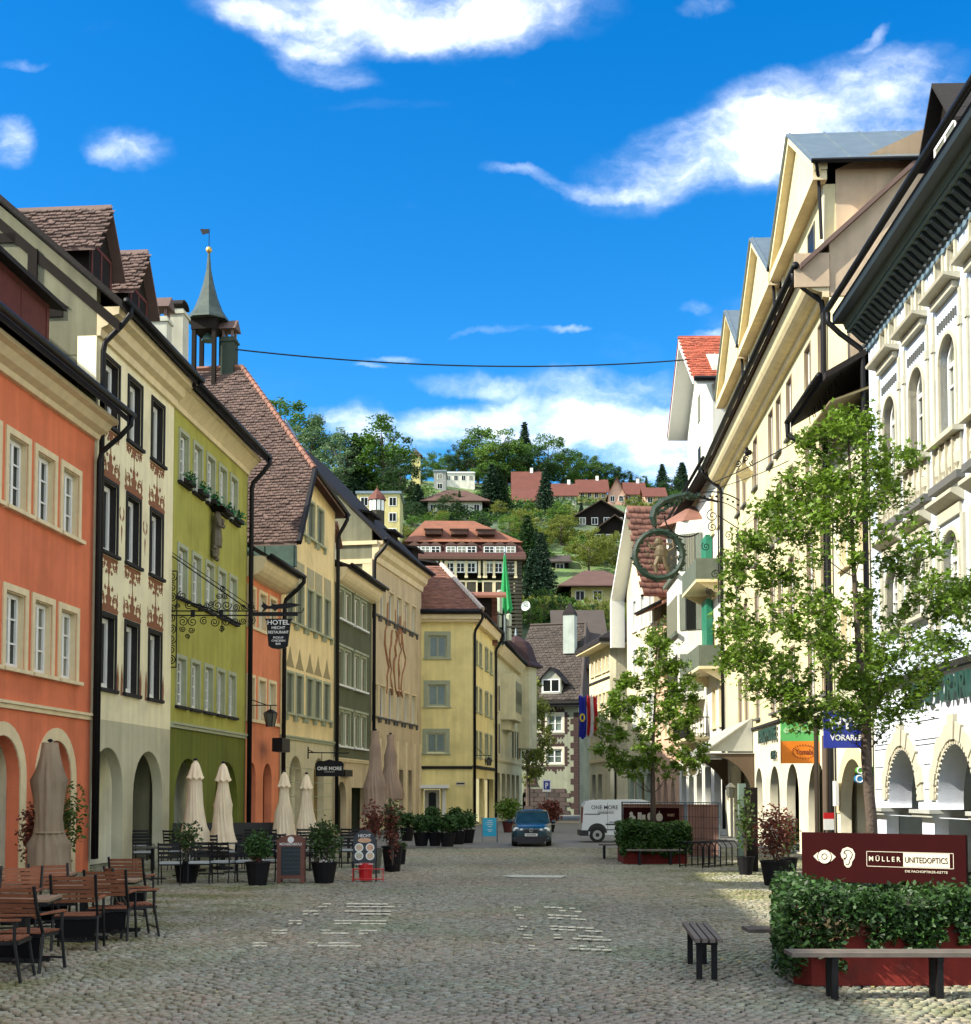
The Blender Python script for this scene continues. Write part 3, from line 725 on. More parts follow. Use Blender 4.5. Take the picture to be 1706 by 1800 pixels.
# carved saint under a canopy on the wall
sx, szz = h.sz(372, 985); zt2 = h.Z(372, 897)
q = MB(); H_ = zt2 - szz
q.lathe([(.02, 0), (.16, .1), (.25, .3), (.22, .4), (.26, .45)], 8, (sx, -.12, szz), .6)
q.lathe([(.24, .45), (.26, .7), (.20, 1.1), (.22, 1.4), (.14, 1.6), (.08, 1.66)], 8, (sx, -.18, szz), .7); q.ball((sx, -.2, szz + 1.78), .13, 8); q.ball((sx + .2, -.28, szz + 1.35), .11, 8)
q.tube([(sx - .2, -.2, szz + 1.4), (sx - .3, -.34, szz + 1.1), (sx - .05, -.42, szz + 1.1)], .06, 6); q.tube([(sx + .2, -.2, szz + 1.45), (sx + .28, -.34, szz + 1.15)], .06, 6)
for k in range(6): q.ball((sx + random.uniform(-.22, .22), -.16, szz + .05 + k * .09), .09, 6)
st_ = tag(q.obj('statue', mat('dark_gilt_relief', (.10, .085, .05), rough=.6, var=.5, scale=14), None, h.W(0, 0, 0), h.rz), 'small carved saint with child on the olive green house wall', 'statue')
q = MB(); q.extr([(sx - .42, szz + 1.75), (sx - .34, szz + 1.75), (sx, szz + H_ - .06), (sx + .34, szz + 1.75), (sx + .42, szz + 1.75), (sx, szz + H_ + .08)], -.5, 0, 'y'); o = q.obj('canopy', M_timber, st_)
# ---------------------------------------------------------------- low salmon house
h = House('salmon_house', 'low narrow salmon house with two arches, squeezed beside the olive green house', a3, a4)
zt = h.Z(440, 1016); zg = h.Z(440, 1269)
ST = dict(id='s', rec=.22, sw=.13, m=M_trim, nz=2, gm=M_curtain, fw=.06, mid=False, sill=False)
r1 = h.zrow(440, 1034, 1098); r2_ = h.zrow(437, 1190, 1264)
cols = [(438, 448, 1050), (456, 466, 1060), (475, 484, 1070)]
h.wrow([(436, 445, 1230), (455, 466, 1230), (474, 483, 1230)], [r1, r2_], ST, .85)
zar = h.Z(441, 1340)
hol = [arc_open(h.S(a, 1450), h.S(b_, 1450), -.02, zar) for a, b_ in ((434, 449), (462, 477))]
h.build_walls([(0, zg, P_salmon, hol), (zg + .001, zt, P_salmon, [])]); h.build_windows()
h.band(zg, .12, .07, M_trim); h.band(r1[0] - .14, .12, .07, M_trim)
h.arcade(3.2, zar + .4, plaster('red_arcade_plaster', (.45, .16, .08))); h.body(10, zt + .3, P_salmon)
b = MB(); pr = [(0, zt)] + [(-.75 * math.sin(t * PI / 2 / 6), zt + .75 * (1 - math.cos(t * PI / 2 / 6))) for t in range(7)] + [(0, zt + .76)]
b.extr(pr, 0, h.L, 'x').obj('curved_soffit', M_trim, h.root)
ze = zt + .75
h.roof(5, ze, ze + 3.6, 9, M_roof, oh=.85, ends=.0); h.gutter(-.95, h.ze0 - .02); h.downpipe(h.L - .02, -.95, h.ze0, ywall=-.16, r=.09)
MB().box(h.L * .38, h.L * .62, -.9, -.5, h.Z(461, 1322), h.Z(461, 1298)).obj('lantern_box', M_black, h.root)

# ---------------------------------------------------------------- tall cream house with the half-hipped brown roof
h = House('half_hipped_house', 'tall cream house with steep brown tiled half-hipped roof and small bell turret', a4, a5)
xe, zE = h.sz(510, 937); xk, zk = h.sz(533, 826); xl, zl_ = h.sz(592, 903); zl_ = min(zk, zl_)
zg = h.Z(500, 1299)
ST = dict(id='c', rec=.16, sw=.10, m=M_trimg, nz=1, gm=M_glassd, fw=.05, closed=M_shutg, brackets=True, sm=M_trimg, sd=.16, sill=True)
r1, r2_, r3 = h.zrow(530, 870, 936), h.zrow(508, 1018, 1090), h.zrow(503, 1181, 1252)
h.wrow([(526, 535, 900), (543, 552, 900), (559, 568, 920)], [r1], ST, .95)
h.wrow([(505, 514, 1220), (522, 531, 1220), (540, 549, 1220), (555, 563, 1220), (570, 579, 1220)], [r2_, r3], ST, .95)
zar = h.Z(519, 1329)
hol = [arc_open(h.S(a, 1450), h.S(b_, 1450), -.02, zar) for a, b_ in ((508, 530), (551, 569))]
zb = zg
outl = [(0, zb), (h.L, zb), (h.L, zl_), (xk, zk), (xe, zE), (0, h.Z(494, 1045))]
h.build_walls([(0, zg - .001, plaster('cream_stone_base', (.55, .50, .32)), hol), (zb, zk, P_yellowc, [])], outline=outl)
h.build_windows(); h.band2(zg, M_trimg)
for (a, b_, c, d, st) in h.wins:
    if c < r2_[0] - 1: # pediments with a small finial over the lower row
        MB().extr([(a - .15, d + .25), (b_ + .15, d + .25), ((a + b_) / 2 + .3, d + .6), ((a + b_) / 2, d + 1.15), ((a + b_) / 2 - .3, d + .6)], -.006, -.001, 'y').obj('painted_ornament', M_stone_g if False else mat('ochre_wall_paint', (.30, .24, .11), var=.4, scale=14), h.root)
    elif c < r1[0] - 1:
        MB().box(a - .08, b_ + .08, -.02, -.001, d + .14, d + .95).obj('painted_panel', mat('grey_ochre_panel', (.36, .33, .20), var=.2), h.root)
h.arcade(1.0, zar + .3, P_pale)
b = MB(); b.box(1.9, 2.2, .51, 12, 0, zE - .3); b.box(h.L - .3, h.L - .03, .51, 12, 0, zl_ - .1); b.obj('side_wall', P_yellowc, h.root)
b = MB()
for z in (1.2, 1.8, 2.4, 3.0): b.box(.1, h.L - .1, -.012, .005, z, z + .025)
b.obj('joint_line', M_trimg, h.root)
xr, zr, yr = h.S(560, 1440) , 21.5, 3.9
xr = (h.sz(565, 1440))[0]
yb = 13.0
def slab4(b, p, t=.14): b.slab(p, t)
b = MB()
slab4(b, [(xe - .35, -.45, zE - .45), (xe - .35, yb, zE - .45), (xk, yb, zk), (xk, -.45, zk)][::-1])
slab4(b, [(xk, -.45, zk), (xk, yb, zk), (xr, yb, zr), (xr, yr, zr)][::-1])
slab4(b, [(xk + .01, -.5, zk - .05), (h.L + .2, -.5, zl_ - .1), (h.L + .2, -.49, zl_ - .1), (xr, yr, zr)])
slab4(b, [(h.L + .25, -.5, zl_ - .1), (h.L + .25, yb, zl_ - .1), (xr, yb, zr), (xr, yr, zr)])
b.obj('roof', M_tile_brown, h.root)
s1 = math.hypot(xk - xe + .35, zk - zE + .45); s2 = math.hypot(xr - xk, zr - zk)
tiles('roof_tiles', (xe - .35, yb, zE - .45), (0, -1, 0), (xk - xe + .35, 0, zk - zE + .45), yb + .45, s1, .21, .165, M_tile_brown, h.root, jit=.012)
tiles('roof_tiles', (xk, yb, zk), (0, -1, 0), (xr - xk, 0, zr - zk), yb + .45, s2, .21, .165, M_tile_brown, h.root, jit=.012,
      trim=lambda bb: (np.zeros_like(bb), yb + .45 - (yr + .45) * bb / s2))
A_, B_ = Vector((xk, -.5, zk + .06)), Vector((xr, yr, zr + .06)); b = MB(); n = 26
for i in range(n):
    p, q = A_.lerp(B_, i / n), A_.lerp(B_, (i + 1.15) / n); b.tube([p, q + Vector((0, 0, .0))], [.13, .10], 6)
b.obj('ridge_tiles', M_tile_pink, h.root)
MB().tube([(xr, yr, zr + .05), (xr, yb, zr + .05)], .12, 6).obj('ridge_tiles', M_tile_pink, h.root)
MB().tube([(xe - .45, -.52, zE - .5), (xk - .05, -.55, zk - .02)], .13, 6).tube([(xk - .05, -.55, zk), (h.L + .3, -.58, zl_ - .08)], .1, 6).obj('gutter', M_black, h.root)
b = MB(); b.box(xe - .6, xe - .3, -.4, 6, zE - 1.5, zE - .62); b.obj('copper_box_gutter', M_copper, h.root)
b = MB()
for k in range(5): b.box(xe - .63, xe - .6, -.35 + k * 1.25, -.30 + k * 1.25, zE - 1.5, zE - .62)
b.obj('sheet_seam', M_copper, h.root)
h.downpipe(h.L - .02, -.6, zl_ - .1, ywall=-.16, r=.09)
b = MB(); b.slab([(xk + 1.2, .6, zk + 1.5), (xk + 2.1, .9, zk + 2.0), (xk + 2.3, 1.5, zk + 3.0), (xk + 1.5, 1.3, zk + 2.7)], .05); b.obj('roof_window', M_zinc, h.root)
# bell turret on the ridge
tx = xr; ty = h.S(0) ; p = AT(359, 620, h.W(xr, 0, 0).y)
ly = None
for k in range(400):
    yy_ = k * .05
    if h.W(xr, yy_, 0).x < p.x: ly = yy_; break
ly = ly or 6
Z = lambda py: AT(359, py, h.W(xr, ly, 0).y).z
tr = MB(); r0 = .48
for sx in (-1, 1):
    for sy in (-1, 1): tr.box(xr + sx * r0 - .09, xr + sx * r0 + .09, ly + sy * r0 - .09, ly + sy * r0 + .09, zr - 1.2, Z(570))
tr.box(xr - r0 - .12, xr + r0 + .12, ly - r0 - .12, ly + r0 + .12, Z(585), Z(560))
t_ = tr.obj('bell_turret', M_timber, h.root)
MB().lathe([(1.02, Z(566)), (.98, Z(562)), (.66, Z(545)), (.42, Z(522)), (.26, Z(500)), (.12, Z(475)), (.05, Z(445))], 8, (xr, ly, 0), 1, PI / 8).obj('spire', mat('dark_green_spire_sheet', (.045, .065, .05), rough=.5, metal=.2, var=.4, scale=3), t_)
MB().ball((xr, ly, Z(439)), .15, 12).obj('gilded_ball', M_gold, t_)
vx = xr - .12
MB().tube([(xr, ly, Z(436)), (xr, ly, Z(402))], .018, 5).box(xr - .01, xr + .01, ly + .03, ly + .36, Z(410), Z(402)).extr([(ly - .02, Z(407)), (ly + .3, Z(412)), (ly + .45, Z(402)), (ly + .3, Z(401))], xr - .012, xr + .013, 'x').obj('weather_vane', M_black, t_)
MB().lathe([(.3, Z(600)), (.28, Z(596)), (.2, Z(590)), (.07, Z(584))], 10, (xr, ly, 0)).obj('bell', M_copper, t_)
p2 = AT(398, 600, h.W(xr, 0, 0).y); ly2 = 0
for k in range(400):
    if h.W(xr, k * .05, 0).x < p2.x: ly2 = k * .05; break
chimney(h, xr + .1, ly2, zr - 1, Z(596), .62, plaster('dark_green_chimney', (.04, .055, .04)), 'gable', M_tile_brown)

# ---------------------------------------------------------------- low grey green house
h = House('grey_green_house', 'dark grey-green house with paired shuttered windows, under the tall beige gable', a5, a6)
zt = h.Z(594, 1026); zg = h.Z(590, 1338)
ST = dict(id='q', rec=.14, sw=.12, m=M_trimg, nz=1, gm=M_glassd, fw=.05, closed=mat('ochre_green_shutter', (.17, .16, .075), rough=.6, var=.2), sd=.16, sm=M_white, head=True)
r1, r2_, r3 = h.zrow(596, 1034, 1086), h.zrow(594, 1139, 1202), h.zrow(593, 1250, 1310)
h.wrow([(594, 602, 1280), (606, 615, 1280), (622, 631, 1280), (634, 643, 1280)], [r1, r2_, r3], ST, 1.0)
hol = [arc_open(h.S(592, 1450), h.S(609, 1450), -.02, h.Z(600, 1374)), rect(h.S(618, 1450), h.S(643, 1450), -.02, h.Z(630, 1385))]
h.build_walls([(0, zg, P_beige, hol), (zg + .001, zt, P_greyd, [])]); h.build_windows(); h.band2(zg, M_trim)
h.arcade(3.0, zg - .3, P_pale); h.body(10, zt + .3, P_greyd)
b = MB(); pr = [(0, zt)] + [(-.6 * math.sin(t * PI / 12), zt + .7 * (1 - math.cos(t * PI / 12))) for t in range(7)] + [(0, zt + .71)]
b.extr(pr, 0, h.L, 'x').obj('curved_soffit', M_trim, h.root)
h.roof(5, zt + .78, zt + 2.9, 9, M_roof, oh=.75, ends=0); h.gutter(-.85, h.ze0)
dormer(h, 1.6, 1.5, .6, zt + .8, zt + 2.4, zt + 3.2, 5, M_timber, M_tile_pink)
MB().box(1.2, 2.6, -.25, -.05, h.Z(625, 1366), h.Z(625, 1355)).obj('shop_sign_box', M_black, h.root)

# ---------------------------------------------------------------- beige house with the mural
h = House('mural_house', 'long beige house with a faded brown wall painting between its two upper window rows', a6, a7)
zt = h.Z(656, 985); zc = h.Z(657, 950); zg = h.Z(655, 1290)
ST = dict(id='m', rec=.22, sw=.06, m=M_trim, nz=1, gm=M_glassd, fw=.06, mid=True, sd=.14, sm=M_stone_g, brackets=True)
r1, r2_ = h.zrow(657, 1024, 1077), h.zrow(657, 1201, 1258)
h.wrow([(654, 661, 1230), (669, 676, 1230), (684, 691, 1230), (698, 705, 1230), (712, 718, 1230), (725, 730, 1230)], [r1, r2_], ST, 1.15)
hol = [rect(h.S(a, 1450), h.S(b_, 1450), -.02, 3.3) for a, b_ in ((660, 672), (680, 690), (702, 709), (718, 724))]
h.build_walls([(0, zg, P_beige, hol), (zg + .001, zt, P_beige, [])]); h.build_windows()
b = MB()
for px in (666, 677, 697, 712, 727, 737): x = h.S(px, 1300); b.box(x, x + .35, -.07, .01, 0, zg - .2)
b.obj('pilaster', M_trim, h.root)
h.arcade(1.5, 3.6, mat('shop_window_wall', (.05, .05, .04), rough=.3)); h.body(10, zt + 1.1, P_timberfill)
h.cornice([(0, zt), (-.1, zt), (-.15, zt + .3), (-.35, zt + .45), (-.42, zt + .75), (-.6, zt + .85), (-.6, zt + 1.0), (0, zt + 1.0)], m=M_trim)
ze = zt + 1.05
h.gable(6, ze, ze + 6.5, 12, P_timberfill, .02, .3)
MB().box(-.06, .02, -.02, 8, zt - .2, zt + .05).box(-.09, .02, -.3, 8, zt + .8, zt + 1.0).box(-.05, .02, -.02, .5, 0, zt - .2).obj('side_cornice', M_trim, h.root)
h.roof(6, ze, ze + 6.9, 12, M_roof, oh=.7, ends=.2); h.gutter(-.8, h.ze0); h.downpipe(.03, -.8, h.ze0, ywall=-.14, r=.09)
for k in range(4): dormer(h, 3 + k * 5.2, 1.5, .9, ze + .9, ze + 2.0, ze + 2.6, 4.5, M_timber, M_roof, tile=False, shed=True, front=M_timber, fm=M_timber)
# faded mural: plain brown strokes and shapes printed on the plaster
mm = mat('faded_brown_mural_paint', (.26, .12, .055), rough=.9, var=.45, scale=5); rr = random.Random(4)
x0, x1 = h.S(677, 1180), h.S(713, 1180); z0, z1 = h.Z(690, 1222), h.Z(690, 1098); q = MB()
for k in range(5):
    xa = x0 + (x1 - x0) * (k + .3) / 5; pts = []
    for j in range(9): pts.append((xa + rr.uniform(-.25, .25) + .3 * math.sin(j * .8 + k), -.008, z0 + (z1 - z0) * j / 8 * rr.uniform(.9, 1)))
    q.tube(pts, [.05 + .05 * rr.random() for _ in pts], 4)
for k in range(7):
    xa, za = rr.uniform(x0, x1), rr.uniform(z0 + 2, z1); w_, h_ = rr.uniform(.3, .7), rr.uniform(.5, 1.3)
    q.extr([(xa, za), (xa + w_, za + .1), (xa + w_ * .9, za + h_), (xa + w_ * .2, za + h_ * .9)], -.010 - k * .0003, -.002, 'y')
q.obj('mural', mm, h.root)

# ---------------------------------------------------------------- light yellow corner block
b0 = AT(736, 1452, 79.5); b0.z = 0; b1 = AT(831, 1452, 79.5); b1.z = 0
bd = ray(1150, HOR); b2 = chain(b1, 1150, 868)
h = House('yellow_corner_house', 'light yellow corner house with a hipped red-brown roof, its blank side towards the street', b0, b1)
zt = h.Z(800, 1094); zg = h.Z(780, 1352)
ST = dict(id='y', rec=.16, sw=.24, m=M_trimg, nz=1, gm=M_curtain, fw=.10, fm=M_trimg, sd=.1, mid=True, proud=.02)
for (pa, pb, ya, yb_) in ((753, 786, 1117, 1157), (752, 785, 1203, 1242), (750, 784, 1288, 1324)):
    h.win(h.S(pa, yb_), h.S(pb, yb_), h.Z(770, yb_), h.Z(770, ya), ST)
h.build_walls([(0, zg, P_yellow, [rect(h.S(745, 1420), h.S(774, 1420), -.02, h.Z(760, 1388))]), (zg + .001, zt, P_yellow, [])])
h.build_windows(); h.band(zg, .18, .10, M_dgreyt)
xa, xb = h.S(745, 1420), h.S(774, 1420)
d = MB(); d.box(xa + .03, xb - .03, .2, .28, 0, h.Z(760, 1388) - .02); d = d.obj('door', mat('cream_shop_door', (.45, .44, .36)), h.root)
MB().extr(arc_open(xa + .3, xb - .25, .05, h.Z(760, 1393), .4, 8), .17, .199, 'y').obj('pane', M_glassd, d)
MB().box(h.S(736, 1382) - .1, h.S(790, 1382), -.9, -.002, h.Z(760, 1386), h.Z(760, 1380)).obj('shop_awning', M_white, h.root)
MB().box(h.S(737, 1400), h.S(741, 1400), -.1, -.003, 0, h.Z(760, 1387)).box(h.S(778, 1400), h.S(784, 1400), -.1, -.003, 0, h.Z(760, 1387)).obj('shop_post', M_white, h.root)
sgn = MB().box(h.S(802, 1378), h.S(818, 1378), -.04, -.003, h.Z(810, 1382), h.Z(810, 1374)).obj('street_name_plate', mat('cream_plate', (.6, .55, .4)), h.root)
MB().box(h.S(803, 1378), h.S(817, 1378), -.045, -.041, h.Z(810, 1379), h.Z(810, 1376.5)).obj('plate_print', M_dgreyt, sgn)
b = MB(); b.box(.02, h.L + .35, -.35, -.0, zt, zt + .15).box(.02, h.L + .5, -.5, 0, zt + .153, zt + .5).obj('cornice', M_trim, h.root)
MB().tube([(-.3, -.62, zt + .58), (h.L + .62, -.62, zt + .58)], .16, 8).obj('gutter', M_black, h.root)
# hip roof
zA, zR = zt + .65, h.Z(754, 1003) + .6
xh = h.S(754, 1003); LL = (b2 - b1).length; u2 = (b2 - b1).normalized()
ex = Vector((u2.dot(h.d), -u2.dot(h.n), 0))          # direction of the street front in this house's own axes
P = lambda x, y, z: Vector((x, y, z))
c0, c1 = P(-6, -.6, zA), P(h.L + .6, -.6, zA); c2 = c1 + ex * (LL + .3); t0 = P(-6, 5.2, zR + .6); t1 = P(xh + .6, 5.2, zR + .6); t2 = c2 + P(-8, 0, zR + .6 - zA)
b = MB(); b.slab([c0, c1, t1, t0], .12); b.slab([c1, c2, t2, t1], .12); b.obj('roof', M_tile_pink, h.root)
sl = math.hypot(5.8, zR + .6 - zA)
tiles('roof_tiles', c0, (1, 0, 0), (0, 5.8, zR + .6 - zA), h.L + 6.6, sl, .30, .24, M_tile_pink, h.root, jit=.012, trim=lambda bb: (np.zeros_like(bb), (h.L + 6.6) - (h.L + .6 - t1.x) * bb / sl))
q = MB(); n = 18
for i in range(n): q.tube([c1.lerp(t1, i / n) + Vector((0, 0, .08)), c1.lerp(t1, (i + 1.1) / n) + Vector((0, 0, .1))], [.17, .13], 6)
q.obj('ridge_tiles', mat('pale_mortared_ridge', (.5, .42, .34)), h.root)
h2 = House('x', 'x', b1, b2)       # the street front of the same block, parented to the same house
bpy.data.objects.remove(h2.root); h2.root = h.root
def reparent(hh, par):
    """build into the parent's axes"""
    e = new('street_front', None, par); return e
side = bpy.data.objects.new('street_front', None)
zt2 = zt
ST = dict(id='y2', rec=.2, sw=.10, m=M_trimg, nz=1, gm=M_glassd, fw=.08, sd=.1, mid=True, sill=True)
cols = [(835, 840, 1150), (843, 847, 1150), (852, 857, 1150), (859, 864, 1150)]
h2.wrow(cols, [h2.zrow(843, 1131, 1171), h2.zrow(843, 1211, 1253), h2.zrow(843, 1288, 1332)], ST, 1.1)
m2 = Matrix.Rotation(h2.rz - h.rz, 4, 'Z'); off2 = Vector((h.L, 0, 0))
def relocate(objs):
    for o in objs:
        o.location = m2 @ o.location + off2 + Vector((0, 0, 0)); o.rotation_euler = (0, 0, o.rotation_euler.z + h2.rz - h.rz)
before = set(kids(h.root))
zg2 = h2.Z(845, 1352)
h2.build_walls([(0, zg2, P_yellow, [rect(.6, h2.L * .5, -.02, zg2 - .6), rect(h2.L * .55, h2.L - .6, -.02, zg2 - .6)]), (zg2 + .001, zt2, P_yellow, [])]); h2.build_windows()
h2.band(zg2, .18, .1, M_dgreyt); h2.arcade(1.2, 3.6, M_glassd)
h2.cornice([(0, zt2), (-.35, zt2), (-.5, zt2 + .5), (0, zt2 + .5)], m=M_trim); h2.gutter(-.62, zt2 + .58); h2.downpipe(.1, -.6, zt2 + .5, r=.09); h2.downpipe(h2.L - .05, -.6, zt2 + .5, r=.09)
relocate([o for o in kids(h.root) if o not in before])
bpy.data.objects.remove(side)

# ---------------------------------------------------------------- ornate pale house with the corner turret
b3 = chain(b2, 1150, 916)
h = House('corner_turret_house', 'pale ornate house with bay windows and a dark red bell-shaped turret roof at its corner', b2, b3)
zt = h.Z(880, 1160); zg = h.Z(880, 1340)
P_orn = plaster('pale_ornate_plaster', (.62, .58, .36))
ST = dict(id='z', rec=.2, sw=.12, m=M_trim, nz=2, gm=M_glassd, fw=.06, shut=M_shutg, mid=True)
h.wrow([(871, 874, 1230), (900, 903, 1230), (908, 911, 1230)], [h.zrow(873, 1205, 1250), h.zrow(873, 1272, 1325)], ST, .9)
h.build_walls([(0, zg, P_orn, [rect(1 + k * 3.3, 3.2 + k * 3.3, -.02, zg - .8) for k in range(int((h.L - 1.5) / 3.3))]), (zg + .001, zt, P_orn, [])]); h.build_windows()
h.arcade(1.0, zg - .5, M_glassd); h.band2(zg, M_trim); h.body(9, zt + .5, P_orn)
h.cornice([(0, zt), (-.3, zt), (-.7, zt + .6), (0, zt + .6)], m=M_trim); h.roof(5, zt + .8, zt + 6.5, 10, M_roof, oh=.7); h.gutter(-.8, h.ze0)
x0, x1 = h.S(879, 1230), h.S(894, 1230); zb, ztb = h.Z(886, 1268), h.Z(886, 1196)
b = MB(); b.extr([(x0, 0), (x0 + .5, -1.0), (x1 - .5, -1.0), (x1, 0)], zb, ztb + .3, 'z'); b.extr([(x0 + .5, -.002), (x0 + .9, -.5), (x1 - .9, -.5), (x1 - .5, -.002)], zb - .7, zb - .002, 'z'); bay = b.obj('oriel', P_orn, h.root)
b = MB()
for z0, z1 in ((zb + .6, zb + 2.2), (ztb - 1.8, ztb - .2)): b.box(x0 + .8, x1 - .8, -1.03, -1.003, z0, z1)
b.obj('pane', M_glassd, bay)
tx_, tz_ = h.S(909, 1150), zt
b = MB().lathe([(1.7, zt - 6), (1.7, zt + .6)], 8, (h.L - 1.7, .3, 0)); b.obj('turret', P_orn, h.root)
zz = h.Z(906, 1106)
MB().lathe([(2.25, zt + .62), (2.2, zt + .75), (1.75, zt + 1.1), (1.55, zt + 1.7), (1.4, zt + 2.2), (1.1, zt + 2.7), (.5, zt + 3.1), (.1, zt + 3.3)], 8, (h.L - 1.7, .3, 0)).obj('turret_roof', mat('dark_red_turret_sheet', (.035, .012, .010), rough=.8, var=.3), h.root)
MB().lathe([(.12, zt + 3.3), (.04, zt + 3.9)], 8, (h.L - 1.7, .3, 0)).obj('finial', M_zinc, h.root)
# ---------------------------------------------------------------- painted house closing the street
q0 = AT(896, 1432, 121); q0.z = 0; q1 = AT(1016, 1432, 119); q1.z = 0
h = House('painted_stone_house', 'grey plastered house closing the street, huge brown roof and red-brown painted window frames', q0, q1)
zt = h.Z(960, 1243); P_pg = plaster('grey_painted_plaster', (.22, .235, .165), .14)
ST = dict(id='p', rec=.2, sw=.22, m=mat('pale_window_surround', (.5, .47, .36)), nz=2, gm=M_curtain, fw=.10, sd=.05, mid=True)
for (pa, pb, ya, yb_) in ((961, 987, 1257, 1287), (959, 987, 1317, 1343), (919, 945, 1317, 1343), (921, 946, 1257, 1287)):
    h.win(h.S(pa, yb_), h.S(pb, yb_), h.Z(pa, yb_), h.Z(pa, ya), ST)
hol = [arc_open(h.S(917, 1420), h.S(944, 1420), -.02, h.Z(930, 1386), 1)]
h.build_walls([(0, zt, P_pg, hol)]); h.build_windows(); h.body(14, zt + .2, P_pg)
MB().extr(arc_open(h.S(917, 1420) + .02, h.S(944, 1420) - .02, 0, h.Z(930, 1386) - .03, 1), .25, .3, 'y').obj('door', M_timber, h.root)
M_rb = mat('red_brown_painted_frame', (.034, .016, .013), rough=.9, var=.3, scale=5)
for (a, b_, c, d, st) in list(h.wins):
    q = MB(); e = .23
    for i in range(14):   # scalloped painted frame
        t = i / 13
        x = a - e + (b_ - a + 2 * e) * t; zc = .28 + (.16 if i % 2 else 0) + (.25 if abs(t - .5) < .08 else 0)
        if i < 13:
            wd = (b_ - a + 2 * e) / 13
            q.box(x, x + wd, -.008, -.002, d + e, d + e + zc); q.box(x, x + wd, -.008, -.002, c - e - zc, c - e)
    for i in range(9):
        z = c - e + (d - c + 2 * e) * i / 9; wd = (d - c + 2 * e) / 9; zc = .28 + (.16 if i % 2 else 0)
        q.box(a - e - zc, a - e, -.008, -.002, z, z + wd); q.box(b_ + e, b_ + e + zc, -.008, -.002, z, z + wd)
    q.obj('painted_ornament', M_rb, h.root)
q = MB()
n = int(zt / .55)
for i in range(n):
    wq = .75 if i % 2 else .45
    h_ = MB().box(h.L - wq, h.L + .012, -.02, .3, i * .55 + .01, i * .55 + .54).obj('quoin', M_rb, h.root)
for r_ in range(6):
    for k in range(4):
        x = h.L - .8 - k * 1.0 - (r_ % 2) * .4
        MB().box(x - .95, x - .03, -.09 + rng.uniform(-.02, .02), .0, r_ * .4 + .02, r_ * .4 + .385).obj('stone', mat('red_brown_base_stone', (.05, .034, .028), obj_rand=.35, bump=.8), h.root)
xn = h.S(932, 1360); zn = h.Z(932, 1381)
q = MB().extr([(xn - .7, zn), (xn + .7, zn), (xn + .5, zn + .3), (xn + .35, zn + 1.5), (xn, zn + 1.9), (xn - .35, zn + 1.5), (xn - .5, zn + .3)], -.14, -.002, 'y').obj('niche', M_rb, h.root)
MB().extr(arc_open(xn - .22, xn + .22, zn + .3, zn + 1.45), -.16, -.141, 'y').obj('niche_figure', M_dgreyt, q)
MB().box(-.3, h.L + .3, -.75, 0, zt, zt + .25).box(-.3, h.L + .3, -.9, 0, zt + .252, zt + .55).obj('cornice', M_dgreyt, h.root)
zR = AT(940, 1095, 127).z; xr1 = h.S(995, 1400) - .2; oh = .9; zA = zt + .56
b = MB(); b.slab([(-.5, -oh, zA), (h.L + .5, -oh, zA), (xr1, 8.5, zR), (-.5, 8.5, zR)], .1); b.slab([(h.L + .5, -oh, zA), (h.L + .5, 17, zA), (xr1, 8.6, zR), (xr1, 8.5, zR)], .1)
b.obj('roof', M_tile_grey, h.root); sl = math.hypot(8.5 + oh, zR - zA)
tiles('roof_tiles', (-.5, -oh, zA), (1, 0, 0), (0, 8.5 + oh, zR - zA), h.L + 1, sl, .4, .42, M_tile_grey, h.root, jit=.015, thick=.05, trim=lambda bb: (np.zeros_like(bb), (h.L + 1) - (h.L + .5 - xr1) * bb / sl))
MB().tube([(-.5, 8.5, zR + .05), (xr1, 8.5, zR + .05)], .16, 6).tube([(xr1, 8.5, zR + .05), (h.L + .5, -oh, zA + .08)], .14, 6).obj('ridge_tiles', M_tile_grey, h.root)
dz = lambda z: -oh + (z - zA) / (zR - zA) * (8.5 + oh)
xd = h.S(969, 1230); z0 = h.Z(969, 1232) + .6
dormer(h, xd, 1.9, dz(z0) - .1, z0, z0 + 1.5, z0 + 2.5, dz(z0) + 4, plaster('pale_dormer', (.35, .36, .28)), M_roof, oh=.5, tile=False)
xc_ = h.S(978, 1200); zc0, zc1 = h.Z(978, 1165) + 1.3, h.Z(978, 1108) + 2.0
b = MB(); b.box(xc_ - .55, xc_ + .55, dz(zc0) - .3, dz(zc0) + .8, zc0, zc1); cc_ = b.obj('chimney', plaster('light_grey_chimney', (.38, .42, .36)), h.root)
MB().lathe([(.85, zc1), (.75, zc1 + .3), (.3, zc1 + .9), (.05, zc1 + 1.3)], 4, (xc_, dz(zc0) + .25, 0), 1, PI / 4).obj('chimney_cap', M_roof, cc_)

q0 = AT(1011, 1430, 124); q0.z = 0; q1 = AT(1075, 1430, 124); q1.z = 0
h = House('ochre_back_house', 'plain ochre house half hidden behind the right corner of the painted house', q0, q1)
zt = h.Z(1020, 1172); P_och = plaster('ochre_plaster', (.50, .40, .18))
h.build_walls([(0, zt, P_och, [rect(.8, 2.2, -.02, 5)])]); MB().box(.8, 2.2, .2, .3, 0, 5).obj('door', mat('green_gate', (.25, .38, .05)), h.root)
h.band(h.Z(1020, 1318), .2, .05, M_trim); h.band(h.Z(1020, 1290) + 3, .2, .05, M_trim)
h.body(12, zt, P_och)
b = MB(); b.slab([(-2, -1.0, zt), (h.L, -1.0, zt), (h.L, 8, h.Z(1040, 1107) + 3), (-2, 8, h.Z(1040, 1107) + 3)], .3); b.obj('roof', M_tile_grey, h.root)
MB().box(-2, h.L, -1.25, -.2, zt - .35, zt - .301).obj('eave_boards', M_timber, h.root)

